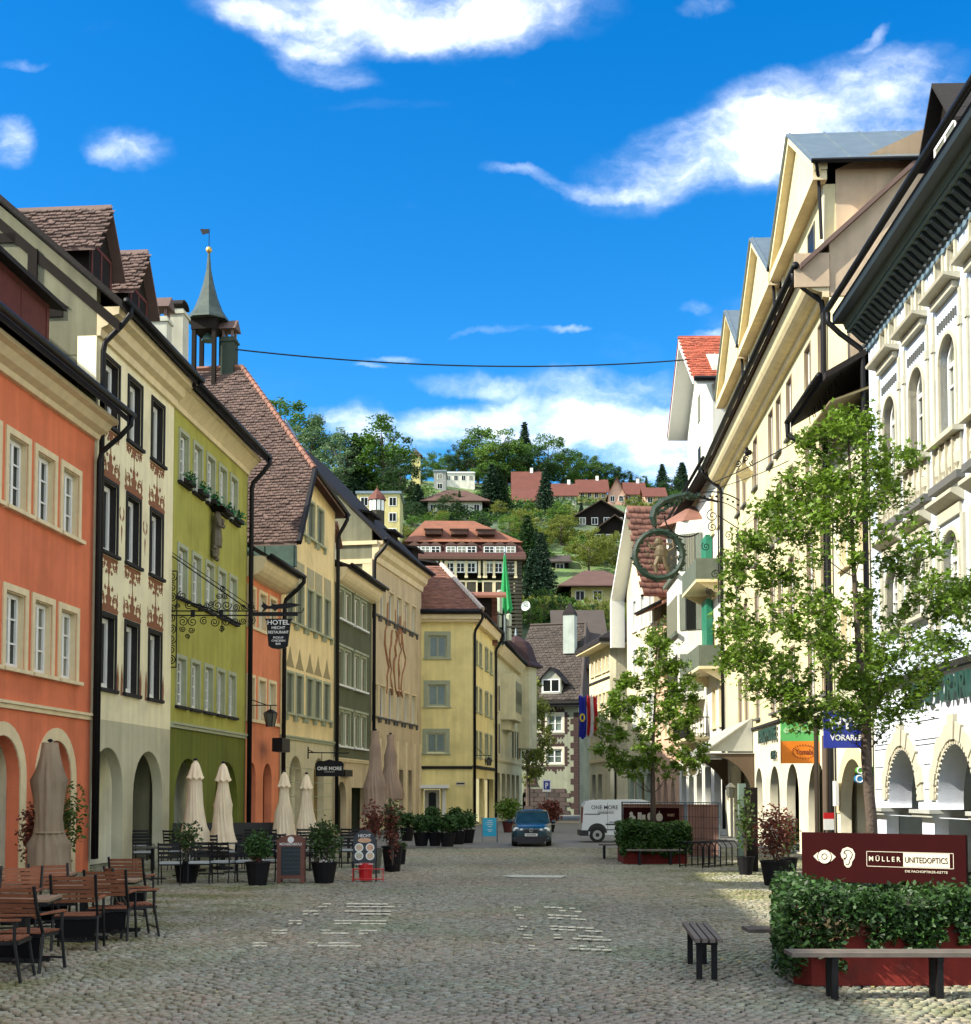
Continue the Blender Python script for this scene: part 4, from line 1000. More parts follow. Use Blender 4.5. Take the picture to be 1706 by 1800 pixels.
# ================================================================ right row
bRef = B(1540, 33.0)
def dirv(vpx): d = ray(vpx, HOR); return Vector((d.x, d.y, 0)).normalized()
r0 = bRef - dirv(915) * 20
r1 = chain(bRef, 940, 1470); r2 = chain(r1, 972, 1276); r3 = chain(r2, 900, 1196); r4 = chain(r3, 500, 1151); r5 = chain(r4, 500, 1103)
P_bank = plaster('pale_blue_white_plaster', (.62, .71, .82), .05)
P_bankb = plaster('white_ashlar_plaster', (.68, .73, .80), .04)
P_yel = plaster('light_lemon_plaster', (.64, .57, .34), .05)
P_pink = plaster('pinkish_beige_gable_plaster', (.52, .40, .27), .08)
P_low = plaster('ivory_plaster', (.66, .62, .46), .05)
P_int = plaster('beige_arcade_plaster', (.40, .38, .26), .06)
P_whiteh = plaster('warm_white_plaster', (.66, .65, .56), .05)
M_cs = mat('buff_sandstone', (.46, .43, .32), rough=.8, var=.15, scale=4, bump=.4, streak=.1)

# ---------------------------------------------------------------- bank
h = House('bank_building', 'ornate pale blue and white bank building with sandstone arches, nearest on the right', bRef, r0)
# local x runs from the far corner towards the camera
h.P0, h.P1 = bRef, r0
zt = h.Z(1540, 592); zs1 = h.Z(1570, 1203); zi = h.Z(1545, 1428)
SA = dict(id='ba', rec=.13, sw=.10, m=M_cs, nz=1, gm=M_glassd, fw=.05, mid=False, sill=False, arch=False, proud=.05)
SB = dict(id='bb', rec=.20, sw=.09, m=M_cs, nz=2, even=False, gm=M_glass, fw=.09, mid=True, arch=True, proud=.05, sd=.2, fm=M_white)
sC = [h.S((1553 + 1571) / 2, 600), h.S(1603, 550), h.S(1661, 470)]
c1_, c2_, c3_ = h.S(1564, 740), h.S(1606, 700), h.S(1666, 650)
sp = (c3_ - c1_) / 2
cen = [c1_ + sp * k for k in range(8)]
za, zb_ = h.zrow(1600, 524, 578)[0], h.zrow(1600, 524, 578)[1]
zB = (h.Z(1660, 770), h.Z(1665, 588)); zC = (h.Z(1668, 1062), h.Z(1668, 934))
for k, c in enumerate(cen):
    if c + 1 > h.L: break
    h.win(c - .60, c - .20, za, zb_, SA); h.win(c + .20, c + .60, za, zb_, SA)
    h.win(c - .52, c + .52, zB[0], zB[1], SB); h.win(c - .52, c + .52, zC[0], zC[1], SB)
sa, sb = h.S(1562, 1424), h.S(1614, 1424); w_ = sb - sa; sA2 = h.S(1648, 1430); pit = sA2 - sa
zar = h.Z(1588, 1318)
AR = [(sa + pit * k, sa + pit * k + w_) for k in range(5) if sa + pit * k + w_ < h.L]
hol = []
for (a, b_) in AR: hol.append(arc_open(a, b_, zi + .12, zar, 1.0, 16))
hol2 = [rect(a - .25, b_ + .25, -.02, zi - .06) for a, b_ in AR]
h.build_walls([(0, zi - .05, P_bankb, hol2), (zi + .12, zs1, P_bankb, hol), (zs1 + .001, zt, P_bank, [])], t=.55)
h.build_windows()
ZIN = plaster('sage_arcade_plaster', (.48, .48, .30), .05)
b = MB(); b.box(.4, h.L, 3.0, 3.2, 0, zar + .4); b.box(.1, h.L, .56, 3.2, zar + .4, zar + .5); b.obj('arcade_wall', ZIN, h.root)
for k, (a, b_) in enumerate(AR):
    xc, R = (a + b_) / 2, (b_ - a) / 2; zs = zar - R; nv = 13
    for i in range(nv):      # one stone after the other round the arch
        A0, A1 = PI * i / nv + .012, PI * (i + 1) / nv - .012; rr_ = R + (.62 if i == nv // 2 else .42 + .05 * (i % 2)); r_in = R + .10
        q = MB().extr([(xc + r_in * math.cos(A0), zs + r_in * math.sin(A0)), (xc + rr_ * math.cos(A0), zs + rr_ * math.sin(A0)), (xc + rr_ * math.cos(A1), zs + rr_ * math.sin(A1)), (xc + r_in * math.cos(A1), zs + r_in * math.sin(A1))], -.10 if i == nv // 2 else -.06 - .015 * (i % 2), .0, 'y')
        q.obj('voussoir', M_cs, h.root)
    q = MB(); n = 26
    for i in range(n):
        A0, A1 = PI * i / n, PI * (i + .62) / n
        q.extr([(xc + (R + .0) * math.cos(A0), zs + (R + .0) * math.sin(A0)), (xc + (R + .085) * math.cos(A0), zs + (R + .085) * math.sin(A0)), (xc + (R + .085) * math.cos(A1), zs + (R + .085) * math.sin(A1)), (xc + R * math.cos(A1), zs + R * math.sin(A1))], -.045, .05, 'y')
    q.obj('dentil_ring', M_cs, h.root)
    zz = zi + .14; j = 0
    while zz + .3 < zs:
        for xx, sg in ((a, -1), (b_, 1)):
            w2 = .42 + .05 * (j % 2); x0_, x1_ = (xx - w2, xx - .1) if sg < 0 else (xx + .1, xx + w2)
            MB().box(x0_, x1_, -.06 - .015 * (j % 2), 0, zz, zz + .29).obj('voussoir', M_cs, h.root)
        zz += .31; j += 1
pe = [0] + [x for ab in AR for x in ab] + [h.L]
for i in range(0, len(pe) - 1, 2):       # impost mouldings between the arches, columns below
    x0, x1 = pe[i] - .02, pe[i + 1] + .02
    if i == 0: x0 = .0
    b = MB(); b.box(x0 + .02, x1 + .06, -.16, .6, zi - .05, zi + .03).box(x0 + .02, x1 + .10, -.22, .6, zi + .033, zi + .117); b.obj('impost', mat('grey_impost_stone', (.36, .37, .33), rough=.7, var=.15), h.root)
for z in [zar + .75, zar + .05, zar - .7, zi + .9]:
    pass
b = MB()
for z in [zi + .55, zi + 1.1, zi + 1.65, zar + .05, zar + .58]:
    for i in range(0, len(pe) - 1, 2):
        x0, x1 = (pe[i] + .46, pe[i + 1] - .46)
        if z > zar - .1: x0, x1 = pe[i] - .2, pe[i + 1] + .2
        if i == 0: x0 = 0.01
        if x1 > x0: b.box(x0, x1, -.006, .01, z, z + .022)
stuff(b.obj('wall_joint', M_dgreyt, h.root))
MB().box(-.02, h.L, -.16, .01, zs1 - .03, zs1 + .05).box(-.02, h.L, -.10, .01, zs1 + .052, zs1 + .12).obj('string_course', M_dgreyt, h.root)
# consoles, sills and panels
zsl = zB[1] + .62
for c in [x for x in cen if x + 1 < h.L]:
    MB().extr([(0, za - .16), (-.34, za - .08), (-.36, za - .02), (0, za - .02)], c - .85, c + .85, 'x').box(c - .72, c + .72, -.14, 0, za - .30, za - .165).obj('ledge', M_cs, h.root)
    b = MB()
    for k in range(9): b.box(c - .60 + k * .145, c - .565 + k * .145, -.04, -.001, zB[1] + .20, zB[1] + .40)
    stuff(b.obj('fluted_panel', M_stone_g, h.root))
    for sx in (-1, 1):
        x = c + sx * .86
        MB().box(x - .055, x + .055, -.05, 0, zB[0], za - .36).box(x - .08, x + .08, -.08, 0, zB[1] - .1, zB[1] + .08).obj('pilaster', M_cs, h.root)
    MB().box(c - .9, c + .9, -.24, 0, zB[0] - .14, zB[0] - .03).obj('balustrade_rail', M_cs, h.root)
    b = MB()
    for k in range(4):
        x = c - .80 + k * .41; b.box(x, x + .05, -.12, -.001, zB[0] - .95, zB[0] - .17); b.lathe([(.02, 0), (.13, .1), (.15, .3), (.08, .5), (.02, .6)], 8, (x + .22, -.06, zB[0] - .86), .5)
    b.box(c - .82, c + .82, -.06, 0, zB[0] - .95, zB[0] - .17); b.obj('balustrade', M_cs, h.root)
    MB().box(c - .92, c + .92, -.18, 0, zB[0] - 1.12, zB[0] - .96).obj('balustrade_base', M_stone_g, h.root)
    MB().extr([(0, zC[1] + .45), (-.28, zC[1] + .62), (-.28, zC[1] + .7), (0, zC[1] + .75)], c - .85, c + .85, 'x').box(c - .72, c + .72, -.07, 0, zC[1] + .22, zC[1] + .448).obj('hood', M_cs, h.root)
    MB().box(c - .9, c - .74, -.07, 0, zC[0] - .6, zC[1] + .2).box(c + .74, c + .9, -.07, 0, zC[0] - .6, zC[1] + .2).obj('pilaster', M_cs, h.root)
# dark bracketed eaves
M_cor = mat('dark_teal_eaves', (.010, .018, .018), rough=.6, var=.3)
MB().box(-.05, h.L, -.06, 0, zt - .1, zt + .25).obj('frieze', mat('slate_blue_frieze', (.12, .19, .24)), h.root)
b = MB(); x = .1
while x < h.L - .1:
    b.extr([(-.06, zt + .02), (-.22, zt + .1), (-.46, zt + .34), (-.46, zt + .42), (-.06, zt + .42)], x, x + .13, 'x'); b.ball((x + .065, -.16, zt - .03), .06, 6); x += .34
b.obj('bracket', M_cor, h.root)
MB().box(-.12, h.L, -.52, 0, zt + .42, zt + .50).extr([(0, zt + .502), (-.55, zt + .502), (-.62, zt + .68), (0, zt + .68)], -.12, h.L, 'x').obj('cornice', mat('pale_green_cornice', (.07, .10, .08)), h.root)
MB().box(-.2, h.L, -.86, 0, zt + .682, zt + .86).obj('eave_boards', M_cor, h.root)
h.body(12, zt + .8, P_bank)
ze = zt + .95; h.roof(6, ze, ze + 3.6, 12, M_roof, oh=.85, ends=.25); h.gutter(-1.0, h.ze0 + .1, x0=-.3)
h.downpipe(-.10, -1.0, h.ze0, ywall=-.12, r=.075)
xg = h.S(1690, 150, -1.5); zg_ = h.Z(1690, 200, -1.5)
dormer(h, xg + .6, 1.8, .9, ze + .4, h.Z(1690, 190, -1), h.Z(1690, 108, -1), 4, M_timber, M_roof, oh=.35, tile=False)
# letters on the wall
tm = text_mesh('HYPO VORARLBERG', .78, mat('dark_green_letters', (.02, .06, .05), rough=.35, var=.1), ext=.04, sx=.78, bold=.012)
xs = [v.co.x for v in tm.vertices]; sL = h.S(1607, 1225)
lt = new('wall_lettering', tm, None, h.W(sL - min(xs), -.10, (h.Z(1610, 1205) + h.Z(1610, 1250)) / 2), h.rz)
tag(lt, 'row of standing dark green capital letters spelling the bank name on the white wall', 'lettering')

# ---------------------------------------------------------------- small low house next to the bank
h = House('low_ivory_house', 'low ivory house with deep dark eaves and one round arch, beside the bank', r1, bRef)
zt = h.Z(1466, 790); zar = h.Z(1500, 1334)
ST = dict(id='lo', rec=.2, sw=.1, m=M_trim, nz=2, gm=M_glassd, fw=.06)
h.win(1.0, 1.9, 5.2, 7.0, ST); h.win(3.0, 3.9, 5.2, 7.0, ST); h.win(1.0, 1.9, 8.2, 9.9, ST); h.win(3.0, 3.9, 8.2, 9.9, ST)
x0, x1 = h.S(1477, 1450), h.S(1524, 1450)
h.build_walls([(0, 4.2, P_low, [arc_open(x0, x1, -.02, zar)]), (4.201, zt, P_low, [])], t=.45); h.build_windows()
xc, R = (x0 + x1) / 2, (x1 - x0) / 2; zs = zar - R; b = MB(); n = 16
for i in range(n):
    A0, A1 = PI * i / n, PI * (i + 1) / n; rr_ = R + .38
    b.extr([(xc + R * math.cos(A0), zs + R * math.sin(A0)), (xc + rr_ * math.cos(A0), zs + rr_ * math.sin(A0)), (xc + rr_ * math.cos(A1), zs + rr_ * math.sin(A1)), (xc + R * math.cos(A1), zs + R * math.sin(A1))], -.03, .01, 'y')
b.obj('arch_surround', M_stone, h.root)
h.arcade(3, zar + .4, P_int); h.body(9, zt, P_low)
MB().slab([(-.3, -1.0, zt + .25), (h.L, -1.0, zt + .25), (h.L, .4, zt + .75), (-.3, .4, zt + .75)], .06).obj('soffit', mat('olive_soffit', (.16, .13, .06)), h.root)
h.roof(4.5, zt + 1.0, zt + 4.2, 9, M_roof, oh=1.1, ends=.1, x0=-.3, x1=h.L - .02); h.gutter(-1.2, h.ze0, x0=-.35, x1=h.L - .3)
MB().tube([(-.25, -1.2, h.ze0), (-.25, -1.2, h.ze0 - .4), (.05, -.5, h.ze0 - .9), (.05, -.15, h.ze0 - 1.2), (.05, -.15, .4)], .08, 8).obj('downpipe', M_black, h.root)
q = MB()
for k in range(6): x = k * .7; q.tube([(x, -.6, zt + .85), (x + .1, -.65, zt + 1.2), (x + .35, -.65, zt + 1.25), (x + .5, -.6, zt + .9)], .012, 4)
q.obj('snow_guard', M_black, h.root)
MB().box(.45, .75, -.2, -.1, 1.6, 2.3).obj('small_white_notice', M_white, h.root)
MB().tube([(-.0, -.3, 0), (-.0, -.3, 3.6)], .09, 8).obj('downpipe', mat('brown_pipe', (.10, .07, .05), rough=.5), h.root)

# ---------------------------------------------------------------- big yellow house with three pediment dormers
h = House('big_yellow_house', 'long light yellow house with three pedimented roof dormers and deep coved eaves', r2, r1)
zt = 16.35
ST = dict(id='by', rec=.16, sw=.07, m=mat('brown_grey_trim', (.20, .15, .10)), nz=2, gm=M_glassd, fw=.08, sill=True, sd=.12, sm=M_stone_g, proud=.02)
rA = (14.05, 16.0)
rows = [(rA[0] - 3.05 * k, rA[0] - 3.05 * k + 1.95) for k in range(4)]
cols = [h.S(px, 650) for px in (1444, 1419)] + [h.S(px, 760) for px in (1387, 1368, 1354)] + [h.S(1327, 820)] + [h.S(px, 900) for px in (1308, 1297)]
cols.sort(); 
for c in cols:
    for (z0, z1) in rows: h.win(c - .45, c + .45, z0, z1, ST)
zsc = h.Z(1400, 1260)
zar = 2.95
hol = [arc_open(h.S(a, 1440), h.S(b_, 1440), -.02, zar, 1.0) for a, b_ in ((1328, 1340), (1353, 1370), (1382, 1404), (1420, 1452))]
xdoor = (h.S(1290, 1450), h.S(1318, 1450))
hol.append(rect(xdoor[0], xdoor[1], -.02, 3.2))
h.build_walls([(0, zsc, P_low, hol), (zsc + .001, zt, P_yel, [])]); h.build_windows(); h.arcade(3, zar + .4, P_int); h.band(zsc, .10, .09, M_dgreyt)
h.body(13, zt + 1.2, P_pink)
pr = [(0, zt)] + [(-.18, zt + .02), (-.2, zt + .15)] + [(-.22 - .5 * math.sin(t * PI / 12), zt + .17 + .55 * (1 - math.cos(t * PI / 12))) for t in range(7)] + [(-.74, zt + .78), (0, zt + .79)]
b = MB().extr(pr, 0, h.L, 'x'); b.obj('coved_cornice', M_trim, h.root)
ze = zt + .95; YR = 7; ZR = ze + 7.0
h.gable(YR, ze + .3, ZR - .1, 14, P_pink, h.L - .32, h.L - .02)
h.roof(YR, ze, ZR + .1, 14, M_tile_brown, oh=.85, ends=.2); h.gutter(-.98, h.ze0 - .02, r=.11)
MB().box(h.L - .02, h.L + .05, -1.0, 0, zt + .3, zt + 1.3).obj('gable_trim', P_pink, h.root)
h.downpipe(h.L - .3, -.98, h.ze0, ywall=-.12, r=.085); h.downpipe(.1, -.98, h.ze0, ywall=-.12, r=.085)
DZ0, DZ1 = ze + .6, h.Z(1468, 282, 0); DZ2 = h.Z(1417, 228, 0)
segs = [(h.L - 7.4, h.L - .35), (h.L - 15.3, h.L - 8.3), (h.L - 22.6, h.L - 16.1)]
for (xa, xb) in segs:
    dm = MB().box(xa, xb, -.02, 6, DZ0, DZ1).obj('dormer', P_yel, h.root)
    # cheeks in beige plaster, set just proud
    MB().extr([(.3, DZ0 + .2), (.3, DZ1 + .42), (6.5, DZ1 + .42), (6.5, DZ0 + 5.2)], xb + .002, xb + .02, 'x').obj('dormer_cheek', P_pink, dm)
    xm = (xa + xb) / 2; zp = DZ1 + (DZ2 - DZ1)
    MB().extr([(xa - .25, DZ1 + .28), (xb + .25, DZ1 + .28), (xm, zp)], -.15, 0, 'y').obj('pediment', P_yel, dm)
    q = MB(); q.box(xa - .3, xb + .3, -.42, -.01, DZ1, DZ1 + .28)
    for sg in (-1, 1):
        xe_ = xa - .35 if sg < 0 else xb + .35
        q.hexa([(xe_, -.42, DZ1 + .28), (xm, -.42, zp), (xm, -.0, zp), (xe_, -.0, DZ1 + .28), (xe_, -.42, DZ1 + .5), (xm, -.42, zp + .22), (xm, -.0, zp + .22), (xe_, -.0, DZ1 + .5)])
    q.obj('pediment_moulding', M_trim, dm)
    q = MB(); q.slab([(xa - .5, -.5, DZ1 + .5), (xm, -.5, zp + .35), (xm, 9.5, zp + .35), (xa - .5, 9.5, DZ1 + .5)], .06); q.slab([(xm, -.5, zp + .35), (xb + .5, -.5, DZ1 + .5), (xb + .5, 9.5, DZ1 + .5), (xm, 9.5, zp + .35)], .06)
    q.obj('dormer_roof', M_zinc, dm)
    q = MB()
    for k in range(9): y = -.4 + k * 1.1; q.slab([(xm, y, zp + .385), (xb + .5, y, DZ1 + .535), (xb + .5, y + .05, DZ1 + .535), (xm, y + .05, zp + .385)], .035)
    q.obj('standing_seam', M_zinc, dm)
    MB().tube([(xb + .55, -.5, DZ1 + .45), (xb + .55, 9, DZ1 + .45)], .07, 6).tube([(xb + .5, -.35, DZ1 + .4), (xb + .12, -.2, DZ1 - .1), (xb + .08, -.15, DZ0 + .3)], .05, 6).obj('gutter', M_black, dm)
    [MB().box(x_, x_ + .3, -.06, -.021, DZ0, DZ1 - .02).obj('corner_pilaster', P_low, dm) for x_ in (xb - .3, xa)]
    for c in (xa + (xb - xa) * .27, xa + (xb - xa) * .72):
        z0, z1 = DZ0 + .45, DZ1 - .55
        MB().box(c - .55, c + .55, -.05, -.022, z0 - .1, z0).box(c - .55, c - .46, -.05, -.022, z0, z1 + .09).box(c + .46, c + .55, -.05, -.022, z0, z1 + .09).box(c - .46, c + .46, -.05, -.022, z1, z1 + .09).obj('window_frame', M_stone_g, dm)
        MB().box(c - .46, c + .46, -.035, -.022, z0, z1).obj('pane', M_glassd, dm)
# entrance canopy
x0, x1 = h.S(1275, 1300) + .4, h.S(1325, 1300); zc = h.Z(1318, 1322)
q = MB(); q.slab([(x0 + .2, -2.0, zc), (x1, -2.0, zc), (x1 - .3, -.03, zc + 1.35), (x0 + .4, -.03, zc + 1.35)], .06)
q.extr([(-2.0, zc), (-.03, zc), (-.03, zc + 1.33)], x1 - .3, x1 - .28, 'x').box(x0 + .2, x1 + .03, -2.05, -.03, zc - .1, zc - .065)
q.obj('canopy', mat('light_sheet_canopy', (.42, .42, .36), rough=.5, metal=.2), h.root)
q = MB(); n = 10; pts = []
for i in range(n + 1):
    t = i / n * PI / 2; pts.append((-.05 - 1.85 * (1 - math.cos(t)), zc - .12 - 1.9 * (1 - math.sin(t))))
for xx in (x0 + .3, x1 - .15):
    q.extr([(-.03, zc - .11)] + pts[::-1] + [(-.03, zc - 2.02)], xx, xx + .12, 'x')
q.obj('canopy_bracket', mat('brown_bracket', (.10, .065, .035)), h.root)
MB().box(xdoor[0], xdoor[1], .45, .5, 0, 3.2).obj('door', M_glassd, h.root)
zsg = (h.Z(1340, 1283), h.Z(1340, 1310))
tm = text_mesh('RAUCH HOUSE', .72, MATS['dark_green_letters'], ext=.03, sx=.8, bold=.01)
lt = new('wall_lettering', tm, None, h.W((h.S(1332, 1290) + h.S(1372, 1290)) / 2, -.08, (zsg[0] + zsg[1]) / 2), h.rz); tag(lt, 'dark standing letters on the yellow house beside the green and orange flag sign', 'lettering')
tm = text_mesh('CAFE', .42, MATS['dark_green_letters'], ext=.03, sx=.9, bold=.01)
lt = new('wall_lettering', tm, None, h.W(h.S(1362, 1325), -.08, h.Z(1362, 1328)), h.rz); tag(lt, 'short dark word mounted under the longer lettering on the yellow house', 'lettering')

# ---------------------------------------------------------------- tall white house with bays
h = House('white_bay_house', 'tall white house with oriel bay, balconies, green shutters and a steep red tiled gable roof', r3, r2)
zt = h.Z(1262, 800); zt = 17.5
ST = dict(id='wb', rec=.2, sw=.10, m=M_trim, nz=2, gm=M_glassd, fw=.07, shut=None)
for z0 in (5.2, 8.4, 11.6, 14.8):
    for c in (h.L * .12, h.L * .8, h.L * .93): h.win(c - .5, c + .5, z0, z0 + 1.9, ST)
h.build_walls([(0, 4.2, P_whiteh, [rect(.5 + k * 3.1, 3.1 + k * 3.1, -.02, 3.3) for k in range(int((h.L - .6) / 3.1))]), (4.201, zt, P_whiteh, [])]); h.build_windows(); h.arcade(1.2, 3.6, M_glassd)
b = MB(); b.box(.03, .3, .51, 12, 0, zt + 1); b.box(h.L - .3, h.L - .03, .51, 12, 0, zt + 4); b.obj('side_wall', P_whiteh, h.root)
x = 0.5
for k in range(int((h.L - .6) / 3.1) + 1): MB().box(.2 + k * 3.1, .42 + k * 3.1, -.1, 0, 0, 3.5).box(.15 + k * 3.1, .5 + k * 3.1, -.2, 0, 3.502, 3.75).obj('shop_pilaster', M_white, h.root)
h.roof(5, zt + .3, zt + 3.2, 11, M_roof, oh=.8, ends=0); h.gutter(-.95, h.ze0)
# gabled upper tower with red tiles
Dk = (h.P0.y + h.P1.y) / 2
lx0, lx1 = h.L * .22, h.L * .78; YT = h.W(h.L * .5, 0, 0).y
zg0 = AT(1232, 752, YT).z; zg1 = AT(1217, 592, YT).z; xm = (lx0 + lx1) / 2
zge = AT(1230, 690, YT).z
t_ = MB().box(lx0, lx1, .1, 9, zt, zge).extr([(lx0, zge), (lx1, zge), (xm, zg1 - .3)], .1, 9, 'y').obj('gabled_tower', P_whiteh, h.root)
q = MB();  q.slab([(xm, -.95, zg1), (lx1 + .8, -.95, zge - .9), (lx1 + .8, 9, zge - .9), (xm, 9, zg1)], .12)
q.obj('tower_roof', M_tile_red, t_); MB().slab([(lx0 - .8, -.95, zge - .9), (xm, -.95, zg1), (xm, 9, zg1), (lx0 - .8, 9, zge - .9)], .25).obj('white_soffit', M_white, t_); MB().slab([(lx0 - .9, -1.0, zge - .95), (xm, -1.0, zg1 + .06), (xm, 9, zg1 + .06), (lx0 - .9, 9, zge - .95)], .05).obj('tower_roof', M_tile_red, t_)
vd = Vector((xm - lx1 - .8, 0, zg1 - zge + .9)); tiles('tower_roof_tiles', (lx1 + .8, -.95, zge - .9), (0, 1, 0), vd, 9.9, vd.length, .3, .3, M_tile_red, t_, jit=.012, thick=.05)
q = MB(); q.hexa([(lx1 + .8, -1.0, zge - 1.25), (xm, -1.0, zg1 - .5), (xm, .05, zg1 - .5), (lx1 + .8, .05, zge - 1.25), (lx1 + .8, -1.0, zge - 1.03), (xm, -1.0, zg1 - .14), (xm, .05, zg1 - .14), (lx1 + .8, .05, zge - 1.03)]); q.obj('verge_soffit', M_white, t_)
q = MB().tube([(lx1 + .95, -.95, zge - 1), (lx1 + .95, 8, zge - 1)], .13, 6); q.obj('gutter', M_black, t_)
for zz in (zt + 1.6, zt + 4.4):
    MB().box(xm - .4, xm + .4, .06, .098, zz, zz + 1.4).obj('pane', M_glassd, t_)
# oriel with windows, red tiled cap
x0, x1 = h.L * .25, h.L * .62; zb, zt_ = h.Z(1230, 1215, 1), h.Z(1230, 868, 1)
b = MB().extr([(x0, 0), (x0 + .7, -1.3), (x1 - .7, -1.3), (x1, 0)], zb, zt_, 'z'); ori = b.obj('oriel', P_whiteh, h.root)
MB().lathe([(2.9, zt_ + .0), (2.6, zt_ + .25), (.2, zt_ + 1.3)], 8, ((x0 + x1) / 2, -.2, 0), .7, PI / 8).obj('oriel_roof', M_tile_pink, ori)
for k in range(3):
    z = zt_ - 2.6 - k * 3.15
    q = MB().box(x0 + .9, x1 - .9, -1.34, -1.302, z, z + 1.9); q.obj('pane', M_glassd, ori)
    nrm = Vector((1.3, -.7, 0)).normalized()
    for j, (ta, tb, mm_) in enumerate(((.08, .3, M_shutg), (.33, .67, M_glassd), (.70, .92, M_shutg))):
        pa = Vector((x1, 0, 0)).lerp(Vector((x1 - .7, -1.3, 0)), ta) + nrm * .01; pb = Vector((x1, 0, 0)).lerp(Vector((x1 - .7, -1.3, 0)), tb) + nrm * .01
        pc, pd = pb + nrm * .05, pa + nrm * .05
        up = Vector((0, 0, 1.9))
        q = MB().hexa([pa + Vector((0, 0, z)), pd + Vector((0, 0, z)), pc + Vector((0, 0, z)), pb + Vector((0, 0, z)), pa + Vector((0, 0, z)) + up, pd + Vector((0, 0, z)) + up, pc + Vector((0, 0, z)) + up, pb + Vector((0, 0, z)) + up])
        q.obj('pane' if mm_ is M_glassd else 'shutter', mm_, ori)
    q = MB().box(x0 + .5, x1 - .4, -1.5, -1.36, z - .25, z - .06).obj('sill', M_shutg, ori)
# green louvres beside the pipe, near end of the facade
for z in (9.3, 12.5):
    MB().box(h.L * .70, h.L * .80, -.35, -.05, z, z + 2.3).obj('shutter', M_teal, h.root)
# balconies
def balcony(h, x0, x1, z, dep, solid, m):
    b = MB().slab([(x0, -dep, z), (x1, -dep, z), (x1, -.01, z), (x0, -.01, z)], .14).extr([(-dep + .1, z - .141), (-.01, z - .141), (-.01, z - .7)], x0 + .2, x0 + .35, 'x').extr([(-dep + .1, z - .141), (-.01, z - .141), (-.01, z - .7)], x1 - .35, x1 - .2, 'x')
    bb = b.obj('balcony', M_trim, h.root); q = MB()
    if solid: q.box(x0, x1, -dep, -dep + .08, z + .001, z + 1.0).box(x0, x0 + .08, -dep + .081, -.01, z + .001, z + 1.0).box(x1 - .08, x1, -dep + .081, -.01, z + .001, z + 1.0)
    else:
        q.box(x0, x1, -dep, -dep + .05, z + .95, z + 1.0).box(x1 - .05, x1, -dep + .051, -.01, z + .95, z + 1.0).box(x0, x1, -dep, -dep + .05, z + .1, z + .14).box(x1 - .05, x1, -dep + .051, -.01, z + .1, z + .14)
        k = x0
        while k < x1: q.tube([(k, -dep + .02, z), (k, -dep + .02, z + .97)], .015, 4); k += .14
        k = -dep
        while k < 0: q.tube([(x1 - .02, k, z), (x1 - .02, k, z + .97)], .015, 4); k += .14
    q.obj('railing', m, bb); return bb
balcony(h, h.L * .64, h.L * .95, h.Z(1262, 990, .8), 1.2, True, M_shutg)
balcony(h, h.L * .66, h.L * .95, h.Z(1262, 1155, .8), 1.1, True, M_shutg)
bal = balcony(h, h.L * .02, h.L * .3, h.Z(1205, 1152, 1), 1.5, False, M_black)
balcony(h, h.L * .3, h.L * .7, h.Z(1225, 1290, 1), 1.0, False, M_black)
BALC = h.W(h.L * .16, -.8, h.Z(1205, 1152, 1))
MB().box(h.L * .5, h.L * .52, -.9, -.1, h.Z(1222, 1365), h.Z(1222, 1325)).obj('hanging_sign', MATS['olive_soffit'], h.root)
tm = text_mesh('M\u00d6', .9, M_white, ext=.01)
o = new('sign_print', tm, h.root, (h.L * .52 + .012, -.5, h.Z(1222, 1345))); o.rotation_euler = (0, PI / 2, PI / 2)

# ---------------------------------------------------------------- pinkish house with pointed arches
h = House('pink_arched_house', 'low pinkish house with pointed ground floor arches and a small tiled eave, far right side', r4, r3)
zt = h.Z(1187, 1075, 0); P_pk = plaster('pink_plaster', (.60, .40, .28)); zg = 3.6
ST = dict(id='pk', rec=.2, sw=.1, m=M_trim, nz=2, gm=M_glassd, fw=.07)
n = int(h.L / 1.5)
hol = []
for k in range(n):
    x0 = .3 + k * 1.5; hol.append([(x0, -.02), (x0 + 1.0, -.02), (x0 + 1.0, 1.7), (x0 + .85, 2.4), (x0 + .5, 3.1), (x0 + .15, 2.4), (x0, 1.7)])
for k in range(int(h.L / 1.8)): h.win(.5 + k * 1.8, 1.3 + k * 1.8, 5.4, 7.2, ST); h.win(.5 + k * 1.8, 1.3 + k * 1.8, 8.4, 10.0, ST)
h.build_walls([(0, zg, P_pk, hol), (zg + .001, zt, P_pk, [])]); h.build_windows(); h.arcade(2, 3.2, P_int); h.body(9, zt, P_pk)
h.roof(5, zt + .5, zt + 3, 9, M_tile_pink, oh=1.1, ends=.4); h.gutter(-1.2, h.ze0)

# ---------------------------------------------------------------- cream gable house beyond it
h = House('cream_gable_house', 'cream house with high tiled gable roof and slim windows, seen past the wreath sign', r5, r4)
zE_ = AT(1170, 1029, r4.y).z; zA_ = AT(1150, 890, (r4.y + r5.y) / 2).z; P_cg = plaster('bright_cream_plaster', (.66, .60, .40))
ST = dict(id='cg', rec=.2, sw=.14, m=M_white, nz=2, gm=M_glassd, fw=.07)
r1_ = h.zrow(1114, 1057, 1110)
for (a, b_) in ((1112, 1117), (1126, 1131), (1140, 1146)):
    c = (h.S(a, 1080) + h.S(b_, 1080)) / 2
    for k in range(3): h.win(c - .42, c + .42, r1_[0] - k * 3.3, r1_[1] - k * 3.3, ST)
ol = [(0, 4.2), (h.L, 4.2), (h.L, zE_), (h.L * .52, zA_ - .6), (.05, (zE_ + 1)), (0, zE_)]
hol = [arc_open(h.L * (.08 + .3 * k), h.L * (.32 + .3 * k), -.02, 3.3) for k in range(3)]
